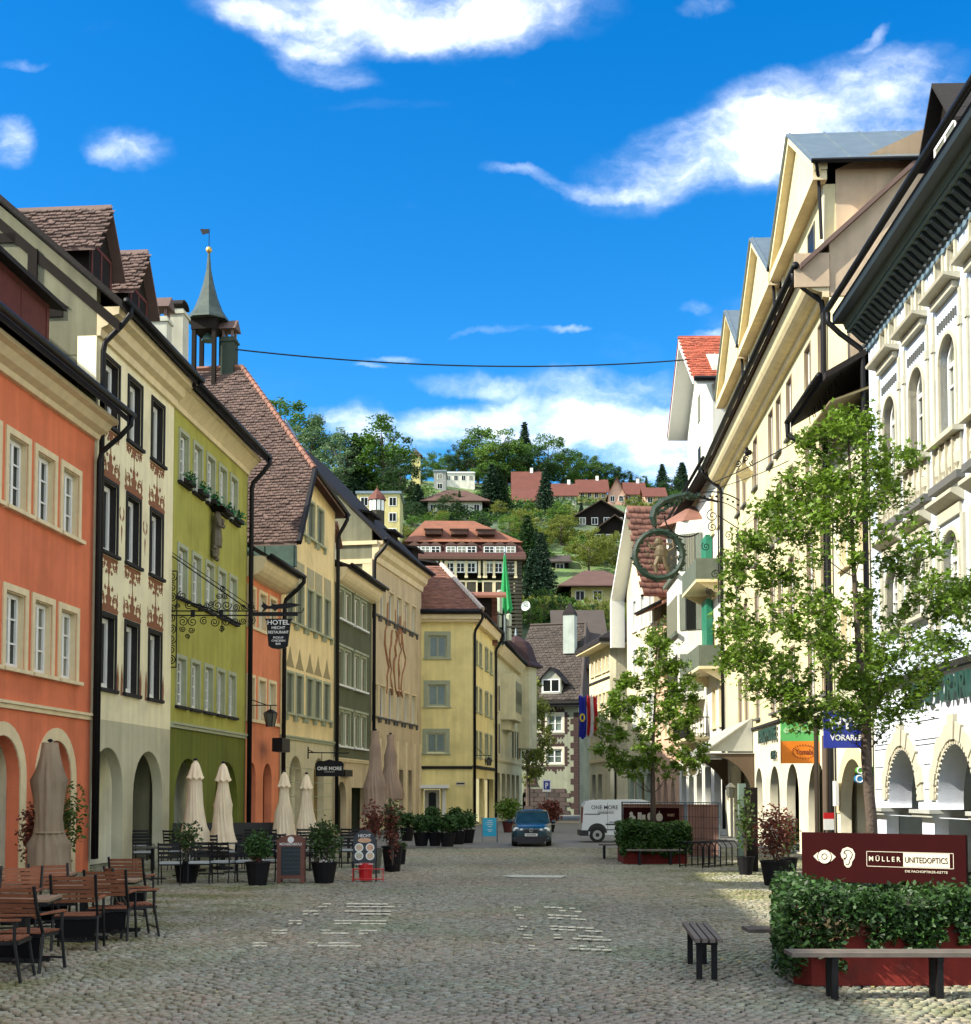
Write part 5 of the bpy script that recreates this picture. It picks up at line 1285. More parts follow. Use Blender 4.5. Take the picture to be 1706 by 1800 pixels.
h.build_walls([(0, 4.199, plaster('grey_green_base', (.35, .40, .30)), hol), (4.2, zA_, P_cg, [])], outline=ol); h.build_windows(); h.arcade(2.5, 3.6, P_int); h.body(12, zE_, P_och)
b = MB(); xm = h.L * .52
b.slab([(h.L + .8, -.9, zE_ - .7), (h.L + .8, 12, zE_ - .7), (xm, 12, zA_), (xm, -.9, zA_)], .15); b.slab([(-.9, -.9, zE_ + .2), (xm, -.9, zA_), (xm, 12, zA_), (-.9, 12, zE_ + .2)], .15); b.obj('roof', M_tile_pink, h.root)
vd = Vector((xm - h.L - .8, 0, zA_ - zE_ + .7)); tiles('roof_tiles', (h.L + .8, -.9, zE_ - .7), (0, 1, 0), vd, 12.9, vd.length, .42, .5, M_tile_pink, h.root, jit=.02, thick=.08)
MB().hexa([(-.9, -.95, zE_ - .2), (xm, -.95, zA_ - .5), (xm, 0, zA_ - .5), (-.9, 0, zE_ - .2), (-.9, -.95, zE_ + .04), (xm, -.95, zA_ - .16), (xm, 0, zA_ - .16), (-.9, 0, zE_ + .04)]).hexa([(-.95, -.95, zE_ - 3.2), (-.6, -.95, zE_ - 3.2), (-.6, 0, zE_ - 3.2), (-.95, 0, zE_ - 3.2), (-.95, -.95, zE_ + .03), (-.6, -.95, zE_ + .03), (-.6, 0, zE_ + .03), (-.95, 0, zE_ + .03)]).obj('verge_board', M_white, h.root)
q = MB(); 
h.gutter(-1.0, zE_ - .8, x0=h.L + .7, x1=h.L + .9)

# ---------------------------------------------------------------- far right white house
r6 = B(1072, 96.0); r7 = chain(r6, 560, 1036)
h = House('far_cream_house', 'plain pale cream house with small windows and dark hipped roof, far right end', r7, r6)
zt = h.Z(1072, 1130); ST = dict(id='fc', rec=.15, sw=.08, m=M_trim, nz=2, gm=M_glassd, fw=.06)
zr1 = h.zrow(1055, 1157, 1184); zr2 = h.zrow(1055, 1220, 1248)
h.wrow([(1039, 1042, 1170), (1046, 1049, 1170), (1052, 1055, 1170), (1059, 1062, 1170), (1066, 1069, 1170)], [zr1, zr2, (zr2[0] - (zr1[0] - zr2[0]), zr2[1] - (zr1[0] - zr2[0]))], ST, .95)
hol = [rect(.8 + k * 2.2, 2.2 + k * 2.2, -.02, 3.4) for k in range(int((h.L - 1) / 2.2))]
h.build_walls([(0, 4.3, P_cg, hol), (4.301, zt, P_cg, [])]); h.build_windows(); h.arcade(1, 3.6, M_glassd); h.band(h.Z(1055, 1198), .15, .08, M_dgreyt); h.band(4.3, .25, .12, M_trim)
b = MB(); b.box(h.L - .3, h.L - .01, .51, 14, 0, zt); b.box(0, .3, .51, 14, 0, zt); b.box(h.L - .005, h.L + .05, .2, 14, h.Z(1072, 1195), h.Z(1072, 1195) + .15); b.obj('side_wall', P_cg, h.root)
b = MB(); b.slab([(-1, -1, zt + .3), (h.L + 1, -1, zt + .3), (h.L - 3, 6, zt + 4.5), (2, 6, zt + 4.5)], .3); b.slab([(h.L + 1, -1, zt + .3), (h.L + 1, 15, zt + .3), (h.L - 3, 8, zt + 4.5), (h.L - 3, 6, zt + 4.5)], .3); b.obj('roof', M_roof, h.root)
MB().box(-.9, h.L + .9, -.9, 0, zt - .15, zt).box(h.L, h.L + .9, .001, 14, zt - .15, zt).obj('cornice', M_trim, h.root)
MB().box(h.L - 4.5, h.L - .5, 2.5, 7, zt + 1.5, zt + 4.2).obj('roof_dormer', mat('teal_sheet_dormer', (.02, .08, .08), rough=.4), h.root)
# ================================================================ terrain
YS = [0, 128, 165, 230, 330, 400, 440, 520, 900, 1500]
ZS = [0, 0, 18, 42, 76, 97, 106, 112, 70, 20]
def T(x, y):
    z = float(np.interp(y, YS, ZS)); k = x / max(y, 50)
    f = min(1.18, max(.45, 1 - .30 * k if k > 0 else 1 - .35 * k))
    return z * f + (1.6 * math.sin(x * .05 + 1) * math.cos(y * .043) if y > 150 else 0)
def H(px, py):
    r = ray(px, py); y = 129.0
    while y < 900:
        t = y / r.y
        if CAMZ + r.z * t <= T(r.x * t, y): return Vector((r.x * t, y, T(r.x * t, y)))
        y += .5
    t = 430 / r.y; return Vector((r.x * t, 430, T(r.x * t, 430)))
def ground_mat(name, kind):
    m = bpy.data.materials.new(name); m.use_nodes = True; nt = m.node_tree; n, l = nt.nodes, nt.links
    p = n['Principled BSDF']; p.inputs['Roughness'].default_value = .9
    t = n.new('ShaderNodeTexCoord')
    def noise(sc, det=6):
        k = n.new('ShaderNodeTexNoise'); k.inputs['Scale'].default_value = sc; k.inputs['Detail'].default_value = det; l.new(t.outputs['Object'], k.inputs[0]); return k
    r = n.new('ShaderNodeValToRGB'); l.new(noise(.02 if kind == 'hill' else .25).outputs[0], r.inputs[0]); e = r.color_ramp.elements
    if kind == 'hill': e[0].color = (.04, .09, .010, 1); e[1].color = (.13, .23, .02, 1); e[0].position = .38; e[1].position = .62
    else: e[0].color = (.24, .21, .14, 1); e[1].color = (.38, .33, .23, 1); e[0].position = .35; e[1].position = .65
    mx = n.new('ShaderNodeMix'); mx.data_type = 'RGBA'; mx.blend_type = 'MULTIPLY'; mx.inputs[0].default_value = .8; l.new(r.outputs[0], mx.inputs[6])
    l.new(noise(.6 if kind == 'hill' else 9).outputs['Color'], mx.inputs[7])
    hv = n.new('ShaderNodeBrightContrast'); hv.inputs['Bright'].default_value = .04; l.new(mx.outputs[2], hv.inputs[0]); l.new(hv.outputs[0], p.inputs['Base Color'])
    b = n.new('ShaderNodeBump'); b.inputs['Strength'].default_value = .6; b.inputs['Distance'].default_value = .5 if kind == 'hill' else .02
    l.new(noise(.8 if kind == 'hill' else 30).outputs[0], b.inputs['Height']); l.new(b.outputs[0], p.inputs['Normal'])
    return m
M_hill = ground_mat('hill_meadow', 'hill')
xs = np.linspace(-600, 600, 110); ys = np.concatenate([np.linspace(126, 560, 110), np.linspace(580, 1500, 20)])
V = np.array([(x, y, T(x, y) - (.3 if y < 130 else 0)) for y in ys for x in xs]); nx = len(xs)
I = np.arange((len(ys) - 1) * nx).reshape(-1, nx)[:, :-1].ravel()
struct(new('hill', np_mesh('hill', V, np.stack([I, I + 1, I + nx + 1, I + nx], 1), M_hill, True)))

# ---------------------------------------------------------------- trees
def leafmat(name, c, tr=.35, isl=.45):
    return mat(name, c, rough=.55, var=.25, scale=.5, island=isl, transl=tr, spec=.35)
L_mid = leafmat('mid_green_foliage', (.070, .150, .018)); L_dark = leafmat('dark_green_foliage', (.026, .066, .014)); L_yel = leafmat('yellow_green_foliage', (.17, .20, .028))
L_con = leafmat('conifer_foliage', (.016, .045, .018), .1); L_fresh = leafmat('fresh_green_foliage', (.11, .20, .022)); L_blue = leafmat('blue_green_foliage', (.11, .19, .08))
def leaf_quads(C, size, rg, up=.3):
    k = len(C); a = rg.normal(size=(k, 3)); a[:, 2] *= .6; a /= np.linalg.norm(a, axis=1)[:, None]
    b = rg.normal(size=(k, 3)); b -= (b * a).sum(1)[:, None] * a; b /= np.linalg.norm(b, axis=1)[:, None]
    s = size * rg.uniform(.6, 1.35, (k, 1))
    P = np.stack([C - a * s, C + b * s * .55, C + a * s, C - b * s * .55], 1).reshape(-1, 3)
    return P, np.arange(k * 4).reshape(-1, 4)
def far_tree(kind, seed):
    rg = np.random.default_rng(seed); tb = MB()
    if kind == 'con':
        Ht = 1.0; C = []
        for i in range(46):
            t = i / 46; z = .12 + .88 * t; R = .20 * (1 - t) ** .85 + .008
            nb = max(3, int(12 * (1 - t)) + 3); a0 = rg.uniform(0, 6)
            for j in range(nb):
                a = a0 + 2 * PI * j / nb + rg.normal(0, .15); m = 26
                u = rg.uniform(0, 1, m) ** .7; rr_ = u * R * rg.uniform(.75, 1.15)
                C.append(np.stack([rr_ * np.cos(a) + rg.normal(0, .009, m), rr_ * np.sin(a) + rg.normal(0, .009, m), z - .10 * rr_ / .2 * .6 + rg.normal(0, .006, m)], 1))
        C = np.concatenate(C); P, F = leaf_quads(C, .014, rg)
        tb.tube([(0, 0, -.05), (0, 0, .5), (0, 0, .97)], [.018, .012, .002], 6)
    else:
        w = {'round': .36, 'tall': .24, 'wide': .46, 'bush': .5}[kind]; z0 = {'round': .16, 'tall': .10, 'wide': .22, 'bush': .02}[kind]
        K = 85; C = []
        for i in range(K):
            d = rg.normal(size=3); d /= np.linalg.norm(d); r = rg.uniform(.35, 1) ** .5
            zc = z0 + (1 - z0) / 2; c = np.array([d[0] * w * r, d[1] * w * r, zc + d[2] * (1 - z0) / 2 * r])
            if kind != 'bush' and c[2] < zc: c[:2] *= .65 + .35 * (c[2] - z0) / (zc - z0 + 1e-6)
            if kind == 'tall': c[:2] *= 1.15 - .75 * max(0, (c[2] - .45))
            cr = rg.uniform(.045, .10); m = 95
            q = rg.normal(size=(m, 3)); q /= np.linalg.norm(q, axis=1)[:, None]; q *= cr * rg.uniform(.45, 1.1, (m, 1)); q[:, 2] *= .75
            C.append(c + q)
        C = np.concatenate(C); P, F = leaf_quads(C, .0135, rg)
        tb.tube([(0, 0, -.06), (.01, 0, .2), (0, .01, .5), (0, 0, .8)], [.024, .02, .012, .003], 6)
        for j in range(7):
            a = j * 2.4; z = .22 + j * .07; tb.tube([(0, 0, z), (w * .35 * math.cos(a), w * .35 * math.sin(a), z + .10), (w * .75 * math.cos(a), w * .75 * math.sin(a), z + .22)], [.010, .007, .002], 5)
    return tb.mesh('trunk', M_bark), (P, F)
VAR = {}
def variant(kind, seed, lm):
    k = (kind, seed, lm.name)
    if k not in VAR:
        if (kind, seed) not in VAR: VAR[(kind, seed)] = far_tree(kind, seed)
        tm_, (P, F) = VAR[(kind, seed)]; VAR[k] = (tm_, np_mesh('crown', P, F, lm))
    return VAR[k]
def put_tree(p, ht, kind, seed, lm, name, label, group, rz=None, wx=1.0):
    tm_, cm = variant(kind, seed, lm)
    o = thing(name, label, 'tree', p, random.uniform(0, 6.3) if rz is None else rz, group); o.scale = (ht * wx, ht * wx, ht)
    new('trunk', tm_, o); stuff(new('crown', cm, o)); return o
def tree_px(px, pytop, pybase, kind, lm, name, label, group=None, wx=1.0, seed=None, D=None):
    p = H(px, pybase)
    if D: p = AT(px, pybase, D)
    top = AT(px, pytop, p.y); return put_tree(p - Vector((0, 0, .8)), top.z - p.z + .8, kind, seed or random.randint(1, 3), lm, name, label, group, wx=wx)
TREES = [
 (500, 702, 850, 'round', L_mid, 'broadleaf_tree', 'big round bright green tree rising behind the steep brown roof', 1.25),
 (548, 730, 860, 'tall', L_blue, 'broadleaf_tree', 'pale loose tree just right of the round tree behind the brown roof', 1.2),
 (598, 755, 890, 'tall', L_blue, 'broadleaf_tree', 'greyish green tree in front of the small bright white cloud', 1.1),
 (625, 760, 890, 'con', L_con, 'spruce_tree', 'dark blue-green spruce left of the tallest green tree', 1.3),
 (672, 733, 890, 'tall', L_mid, 'broadleaf_tree', 'tallest dense green tree on the left of the hill', 1.35),
 (650, 765, 885, 'round', L_mid, 'broadleaf_tree', 'green tree leaning out to the left of the tallest tree', 1.0),
 (704, 800, 900, 'round', L_dark, 'broadleaf_tree', 'dark tree below and right of the tallest green tree', 1.1),
 (703, 822, 870, 'tall', L_fresh, 'poplar_tree', 'small slim light green tree above the yellow flat-roofed building', .8),
 (765, 795, 830, 'round', L_mid, 'broadleaf_tree', 'small round tree on the ridge right of the little tower', 1.3),
 (806, 782, 850, 'round', L_dark, 'broadleaf_tree', 'dark green tree left edge of the central tree group', 1.0),
 (840, 750, 850, 'tall', L_mid, 'broadleaf_tree', 'light feathery tree at the top left of the central tree group', 1.3),
 (875, 752, 860, 'round', L_fresh, 'broadleaf_tree', 'light green rounded tree in the middle of the ridge', 1.1),
 (921, 741, 850, 'con', L_con, 'spruce_tree', 'tall dark spruce standing above the ridge trees', 1.15),
 (963, 765, 860, 'round', L_mid, 'broadleaf_tree', 'big round green tree right of the ridge spruce', 1.3),
 (900, 770, 862, 'round', L_mid, 'broadleaf_tree', 'green tree directly left of the ridge spruce', 1.0),
 (1010, 790, 860, 'tall', L_mid, 'broadleaf_tree', 'green tree above the red roofed row houses', 1.2),
 (1045, 800, 860, 'tall', L_blue, 'broadleaf_tree', 'thin greyish tree behind the middle row house', 1.0),
 (1075, 818, 866, 'round', L_dark, 'broadleaf_tree', 'dark low tree behind the right row houses', 1.3),
 (1108, 832, 868, 'con', L_con, 'spruce_tree', 'small spruce behind the last row houses', 1.2),
 (1135, 838, 868, 'con', L_con, 'spruce_tree', 'small lone spruce at the right end of the ridge', 1.0),
 (1163, 815, 872, 'con', L_con, 'spruce_tree', 'dark spruce left of the tall pair beside the white gable', 1.5),
 (1198, 812, 875, 'con', L_con, 'spruce_tree', 'dark spruce touching the white house at the right end of the ridge', 1.7),
 (863, 815, 900, 'con', L_con, 'spruce_tree', 'dark spruce right of the white villa', 1.6),
 (880, 830, 900, 'con', L_dark, 'spruce_tree', 'dark green spruce below the central tree group', 1.5),
 (735, 850, 905, 'con', L_con, 'cypress_tree', 'dark mass of conifers under the little tower', 1.9),
 (790, 868, 915, 'round', L_dark, 'broadleaf_tree', 'dark bushy tree in front of the white villa', 1.4),
 (808, 862, 905, 'con', L_dark, 'cypress_tree', 'slim dark tree in front of the villa wall', 1.0),
 (957, 820, 905, 'con', L_con, 'spruce_tree', 'dark spruce between the two groups of red roofs', 1.2),
 (1115, 872, 905, 'round', L_yel, 'broadleaf_tree', 'round yellow-green tree right of the dark chalets', 1.5),
 (1180, 900, 1000, 'round', L_mid, 'broadleaf_tree', 'green tree half hidden by the cream gable house', 1.2),
 (925, 905, 1010, 'con', L_dark, 'spruce_tree', 'tall dark spruce right of the school roof', 1.5),
 (950, 935, 1040, 'con', L_con, 'spruce_tree', 'dark spruce below the school corner', 1.4),
 (935, 965, 1060, 'con', L_con, 'spruce_tree', 'very dark conifer beside the school wall', 1.5),
 (895, 905, 960, 'round', L_fresh, 'broadleaf_tree', 'fresh light green tree above the right end of the school roof', 1.2),
 (915, 895, 950, 'round', L_yel, 'broadleaf_tree', 'yellowish green tree right above the school roof', 1.3),
 (1035, 930, 1010, 'wide', L_yel, 'orchard_tree', 'wide olive-yellow orchard tree above the hipped chalet', 1.1),
 (985, 905, 960, 'round', L_yel, 'broadleaf_tree', 'blossoming yellow-green tree on the meadow', 1.2),
 (1085, 935, 1005, 'wide', L_yel, 'orchard_tree', 'yellow-green orchard tree near the cream gable house', 1.0),
 (1010, 945, 985, 'bush', L_fresh, 'shrub', 'light shrub on the bright meadow', 1.0),
 (1045, 1042, 1120, 'bush', L_yel, 'shrub', 'big rounded yellow blossoming shrub below the hipped chalet', .75),
 (1015, 1055, 1115, 'bush', L_yel, 'shrub', 'left part of the yellow shrubs over the brown back roof', .8),
 (1080, 1050, 1120, 'bush', L_yel, 'shrub', 'right yellow shrub beside the cream gable house', .8),
 (955, 1035, 1100, 'bush', L_mid, 'shrub', 'green shrub over the roof of the painted house', .9),
 (930, 1055, 1105, 'bush', L_fresh, 'shrub', 'light green shrub beside the white satellite dish', .8),
 (585, 770, 860, 'round', L_dark, 'broadleaf_tree', 'dark tree filling the gap right of the round tree behind the brown roof', 1.3),
 (742, 806, 850, 'round', L_mid, 'broadleaf_tree', 'low green tree just right of the lookout tower', 1.4),
 (786, 800, 848, 'round', L_mid, 'broadleaf_tree', 'low green tree behind the modern white house', 1.5),
 (830, 792, 852, 'round', L_dark, 'broadleaf_tree', 'dark tree filling the left of the central tree group', 1.3),
 (890, 785, 862, 'round', L_dark, 'broadleaf_tree', 'dark lower tree in the middle of the central tree group', 1.5),
 (945, 790, 862, 'round', L_dark, 'broadleaf_tree', 'dark lower tree right of the ridge spruce', 1.4),
 (990, 795, 862, 'round', L_mid, 'broadleaf_tree', 'full green tree above the second row house', 1.4),
 (1028, 803, 864, 'round', L_mid, 'broadleaf_tree', 'full green tree above the middle row house', 1.5),
 (1062, 815, 866, 'round', L_mid, 'broadleaf_tree', 'green tree above the narrow gabled row house', 1.4),
 (1095, 828, 868, 'round', L_dark, 'broadleaf_tree', 'dark green tree above the right row houses', 1.5),
 (1125, 838, 870, 'round', L_mid, 'broadleaf_tree', 'small round tree behind the last row house', 1.5),
 (1180, 838, 878, 'round', L_dark, 'broadleaf_tree', 'dark round tree between the spruces beside the white house', 1.4),
 (985, 1045, 1100, 'bush', L_dark, 'shrub', 'dark green shrub left of the yellow shrubs', .9),
]
for (px, pt, pb, kd, lm, nm, lb, wx) in TREES: tree_px(px, pt, pb, kd, lm, nm, lb, wx=wx)
# filler trees of the wood: indistinct, one group
ZONES = ((950, 1095, 962, 1040), (628, 705, 862, 912), (750, 850, 828, 896), (898, 1170, 842, 878), (1008, 1122, 885, 940), (1000, 1098, 1003, 1062), (690, 925, 915, 1100))
def blocked(px, pt, pb, w):
    if pb - pt < 22: return any(a < px < b_ and c < pb - 6 < d - 2 for (a, b_, c, d) in ZONES)
    for (a, b_, c, d) in ZONES:
        if px + w > a and px - w < b_ and pb > (c + d) / 2 and pt < d - 3: return True
    return False
LM = (('the steep brown roof', 440, 860), ('the yellow flat-roofed building', 665, 890), ('the white villa', 800, 885), ('the lookout tower', 731, 830), ('the modern white house', 810, 845), ('the school roof', 800, 930), ('the right corner of the school', 925, 985), ('the ridge spruce', 921, 800), ('the first red row house', 925, 865), ('the middle of the red row houses', 1040, 868), ('the last red row house', 1150, 870), ('the upper timber chalet', 1055, 905), ('the lower timber chalet', 1080, 940), ('the meadow shed', 983, 985), ('the hipped chalet', 1050, 1030), ('the cream gable house', 1150, 950), ('the satellite dish', 930, 1070))
def wood_label(kd, lm, px, pb):
    c = {'L': 0}; col_ = {L_mid.name: 'green', L_dark.name: 'dark green', L_fresh.name: 'fresh green', L_yel.name: 'yellow-green', L_con.name: 'blackish green'}[lm.name]
    n_, a, b = min(LM, key=lambda q_: (q_[1] - px) ** 2 + 2 * (q_[2] - pb) ** 2)
    rel = 'above' if pb < b - 12 else 'below' if pb > b + 14 else 'left of' if px < a else 'right of'
    return col_ + {'con': ' conifer', 'round': ' rounded tree', 'tall': ' tall tree', 'wide': ' spreading tree'}[kd] + ' on the slope ' + rel + ' ' + n_
cnt = 0
for i in range(9000):
    px, pb = random.uniform(395, 1240), random.uniform(838, 1095)
    ridge = 885 if px < 560 else 860 if px < 1080 else 872
    if pb < ridge - 4: continue
    hpx = random.uniform(34, 60) if pb < 885 and random.random() < .6 else random.uniform(16, 46)
    if blocked(px, pb - hpx, pb, hpx * .4): continue
    kd, lm = random.choice([('round', L_mid), ('round', L_dark), ('tall', L_mid), ('con', L_con), ('con', L_dark), ('round', L_fresh), ('wide', L_mid), ('tall', L_dark)])
    if pb > 900 and random.random() < .30: kd, lm = random.choice(('wide', 'round')), L_yel
    if pb < 880: hpx *= 1.15
    tree_px(px, pb - hpx, pb, kd, lm, 'wood_tree', wood_label(kd, lm, px, pb), 'trees of the hillside wood', wx=random.uniform(1.1, 1.8)); cnt += 1
    if cnt > 298: break

# low bushes and undergrowth between the trees: one mass nobody could count
for nm_, lm_, sd_ in (('undergrowth', L_mid, 1), ('dark_undergrowth', L_dark, 2), ('yellow_undergrowth', L_yel, 3)):
    rg = np.random.default_rng(sd_); C = []; k = 0
    while k < (480, 420, 150)[sd_ - 1]:
        px, pb = rg.uniform(400, 1240), rg.uniform(862, 1100)
        if any(a < px < b_ and c + 4 < pb < d + 1 for (a, b_, c, d) in ZONES): continue
        if 940 < px < 1095 and 955 < pb < 1045 and rg.random() < .75: continue
        g = H(px, pb); R = rg.uniform(1.2, 3.4) * g.y / 330; m_ = 130
        q = rg.normal(size=(m_, 3)); q /= np.linalg.norm(q, axis=1)[:, None]; q *= R * rg.uniform(.5, 1.1, (m_, 1)); q[:, 2] = np.abs(q[:, 2]) * .8; q[:, 0] *= 1.5
        C.append(np.array(g) + q); k += 1
    P, F = leaf_quads(np.concatenate(C), .34, rg)
    tag(stuff(new(nm_, np_mesh(nm_, P, F, lm_))), ['green', 'dark green', 'yellow-green'][sd_ - 1] + ' bushes covering the hillside between trees and houses', 'bushes')
# ---------------------------------------------------------------- houses on the hill
def hill_house(label, pl, pr, pe, prg, pb, wm, rm, roof='gable', dep=9, win=(3, 1), D=None, rz=0, wallh=None, cat='house', name='hillside_house', chim=False, oh=.7):
    c = H((pl + pr) / 2, pb); Y = D or c.y
    A, B_ = AT(pl, pb, Y), AT(pr, pb, Y); W_ = (B_.x - A.x); ze = AT(pl, pe, Y).z - A.z; zr = AT(pl, prg, Y + dep / 2).z - A.z
    o = thing(name, label, cat, ((A.x + B_.x) / 2, Y, A.z), rz); w2 = W_ / 2
    b = MB().box(-w2, w2, 0, dep, -6, ze)
    if roof == 'gable': b.extr([(0, ze), (dep, ze), (dep / 2, zr - .25)], -w2, w2, 'x')
    if roof == 'front': b.extr([(-w2, ze), (w2, ze), (0, zr - .25)], 0, dep, 'y')
    b.obj('wall', wm, o); q = MB()
    if roof == 'gable':
        k = (zr - ze) / (dep / 2); q.slab([(-w2 - oh, -oh, ze - k * oh), (w2 + oh, -oh, ze - k * oh), (w2 + oh, dep / 2, zr), (-w2 - oh, dep / 2, zr)], .25); q.slab([(-w2 - oh, dep / 2, zr), (w2 + oh, dep / 2, zr), (w2 + oh, dep + oh, ze - k * oh), (-w2 - oh, dep + oh, ze - k * oh)], .25)
    elif roof == 'front':
        k = (zr - ze) / w2; q.slab([(-w2 - oh, -oh, ze - k * oh), (0, -oh, zr), (0, dep, zr), (-w2 - oh, dep, ze - k * oh)], .25); q.slab([(0, -oh, zr), (w2 + oh, -oh, ze - k * oh), (w2 + oh, dep, ze - k * oh), (0, dep, zr)], .25)
    elif roof == 'hip':
        i_ = min(w2 * .6, dep / 2); q.slab([(-w2 - oh, -oh, ze), (w2 + oh, -oh, ze), (w2 - i_, dep / 2, zr), (-w2 + i_, dep / 2, zr)], .2); q.slab([(w2 + oh, -oh, ze), (w2 + oh, dep + oh, ze), (w2 - i_, dep / 2, zr), (w2 - i_, dep / 2 - .01, zr)], .2)
        q.slab([(-w2 - oh, dep + oh, ze), (-w2 - oh, -oh, ze), (-w2 + i_, dep / 2, zr), (-w2 + i_, dep / 2 + .01, zr)], .2); q.slab([(w2 + oh, dep + oh, ze), (-w2 - oh, dep + oh, ze), (-w2 + i_, dep / 2, zr), (w2 - i_, dep / 2, zr)], .2)
    else: q.box(-w2 - .3, w2 + .3, -.3, dep, ze, ze + .45)
    rf = q.obj('roof', rm, o)
    if chim: MB().box(w2 * .3, w2 * .3 + .8, dep / 2 - .4, dep / 2 + .4, zr - 1.5, zr + 1.0).obj('chimney', M_white, rf)
    n, rws = win
    for r_ in range(rws):
        for k in range(n):
            x = -w2 + W_ * (k + .5) / n; ww = min(1.3, W_ / n * .45); z1 = ze - .7 - r_ * 2.8
            f = MB().box(x - ww / 2 - .12, x + ww / 2 + .12, -.06, -.002, z1 - 1.5, z1 + .12).obj('window', M_white, o)
            MB().box(x - ww / 2, x - .05, -.08, -.061, z1 - 1.38, z1).box(x + .05, x + ww / 2, -.08, -.061, z1 - 1.38, z1).obj('pane', M_glassd, f)
    return o
W1 = plaster('hill_white_wall', (.62, .60, .50)); W2 = plaster('hill_yellow_wall', (.52, .46, .20)); W3 = plaster('hill_pink_wall', (.55, .33, .24))
R1 = mat('hill_red_roof', (.115, .034, .02), rough=.8, var=.25, scale=.6, bump=.5, bscale=3); R2 = mat('hill_brown_roof', (.09, .045, .03), rough=.8, var=.3, scale=.6, bump=.5, bscale=3)
hill_house('villa with a low brown hipped roof and white walls among dark trees', 752, 848, 882, 862, 905, W1, R2, 'hip', win=(5, 1), oh=1.6)
hill_house('modern white flat-roofed house with a wide window band high on the hill', 782, 835, 832, 828, 858, W1, M_white, 'flat', win=(4, 1))
hill_house('grey flat-roofed concrete house left of the modern white house', 763, 784, 829, 826, 862, plaster('hill_grey_wall', (.28, .28, .26)), M_zinc, 'flat', win=(1, 2))
hill_house('yellow flat-roofed apartment building at the left foot of the hill', 628, 703, 868, 862, 925, W2, M_zinc, 'flat', win=(3, 3), D=230)
hill_house('steep red-brown roofed house at the left end of the row on the hill', 902, 948, 866, 829, 884, W1, R1, 'gable', win=(3, 1), chim=True, dep=12)
hill_house('low red roofed house in front of the steep roofed one', 905, 945, 876, 860, 892, W2, R1, 'gable', win=(2, 1), oh=1.0)
hill_house('second red-brown roofed house of the row, above the dark spruce', 972, 1012, 868, 850, 888, W1, R1, 'gable', win=(3, 1), chim=True)
hill_house('wide red roofed house in the middle of the row on the hill', 1016, 1066, 862, 843, 884, W2, R1, 'gable', win=(4, 1), chim=True)
hill_house('narrow red gabled house right of the middle of the row', 1068, 1098, 868, 846, 888, W3, R1, 'front', win=(2, 1))
hill_house('brown roofed house near the right end of the row', 1100, 1132, 866, 848, 884, W1, R1, 'gable', win=(2, 1), chim=True)
hill_house('pale pink walled house with red roof at the right end of the row', 1133, 1168, 870, 857, 890, W3, R1, 'gable', win=(2, 1))
hill_house('upper dark timber chalet with a wide roof on the slope', 1012, 1098, 905, 887, 925, M_timber, mat('dark_chalet_roof', (.05, .03, .022), rough=.8, bump=.4), 'front', win=(4, 1), oh=1.3)
hill_house('lower dark timber chalet with balconies', 1040, 1118, 934, 914, 955, M_timber, MATS['dark_chalet_roof'], 'front', win=(4, 1), oh=1.4)
hill_house('cream house with a big brown hipped roof and skylights above the yellow shrubs', 1003, 1096, 1032, 1003, 1065, W2, R2, 'hip', win=(3, 1), oh=2.2, dep=14)
hill_house('small dark wooden shed on the meadow', 968, 998, 985, 976, 1000, M_timber, M_tile_grey, 'gable', win=(1, 1))
p = H(731, 855); Y = p.y + 8
o = thing('lookout_tower', 'little round tower with a dark pyramid roof above the trees on the ridge', 'tower', (AT(731, 860, Y).x, Y, p.z)); k = Y / FPX
MB().box(-8 * k, 8 * k, 0, 16 * k, -5, AT(731, 801, Y).z - p.z).obj('wall', W2, o)
MB().lathe([(17 * k, AT(731, 801, Y).z - p.z), (0.3, AT(731, 789, Y).z - p.z), (.08, AT(731, 789, Y).z - p.z + .3), (.08, AT(731, 778, Y).z - p.z)], 4, (0, 8 * k, 0), 1, PI / 4).obj('roof', MATS['dark_chalet_roof'], o)

# ---------------------------------------------------------------- school building below the hill
Y = 172.0; A, B_ = AT(712, 1100, Y), AT(916, 1100, Y + .5)
A.z = B_.z = 0
h = House('school_building', 'large dark institutional building with an orange mansard roof and many white windows', A, B_, 'building')
P_sch = plaster('dark_green_brown_render', (.055, .05, .035), .1)
zE_ = h.Z(830, 985); zM = h.Z(830, 957, -2.2) ; zT = AT(800, 915, Y + 9).z
wu = h.zrow(830, 988, 1007); wl2 = h.zrow(830, 1023, 1044)
STu = dict(id='sc', rec=.15, sw=.10, m=M_white, nz=2, gm=M_glassd, fw=.14, sill=False)
STl = dict(id='sc2', rec=.15, sw=.2, m=M_trim, nz=2, gm=M_glassd, fw=.14, sill=False)
for px in (729, 745, 761, 791, 810, 829, 859, 875, 893):
    c = h.S(px, 1000); h.win(c - .62, c + .62, wu[0], wu[1], STu); h.win(c - .62, c + .62, wl2[0], wl2[1], STl)
h.build_walls([(0, zE_, P_sch, [])], t=.3); h.build_windows(); h.body(18, zE_, P_sch)
for px in (737, 753, 776, 785, 801, 820, 843, 852, 867, 905):
    c = h.S(px, 1000); MB().box(c - .16, c + .16, -.2, 0, wu[0] - .4, zE_ - .1).box(c - .22, c + .22, -.28, 0, wu[0] - .7, wu[0] - .402).obj('pilaster', M_trim, h.root)
for zz in np.arange(wl2[0] - 6, zE_, .5): MB().box(h.L - 2.2, h.L + .05, -.12, 0, float(zz), float(zz) + .3).obj('quoin', P_sch, h.root)
MB().box(-.5, h.L + .5, -1.0, 0, zE_, zE_ + .4).obj('cornice', R2, h.root)
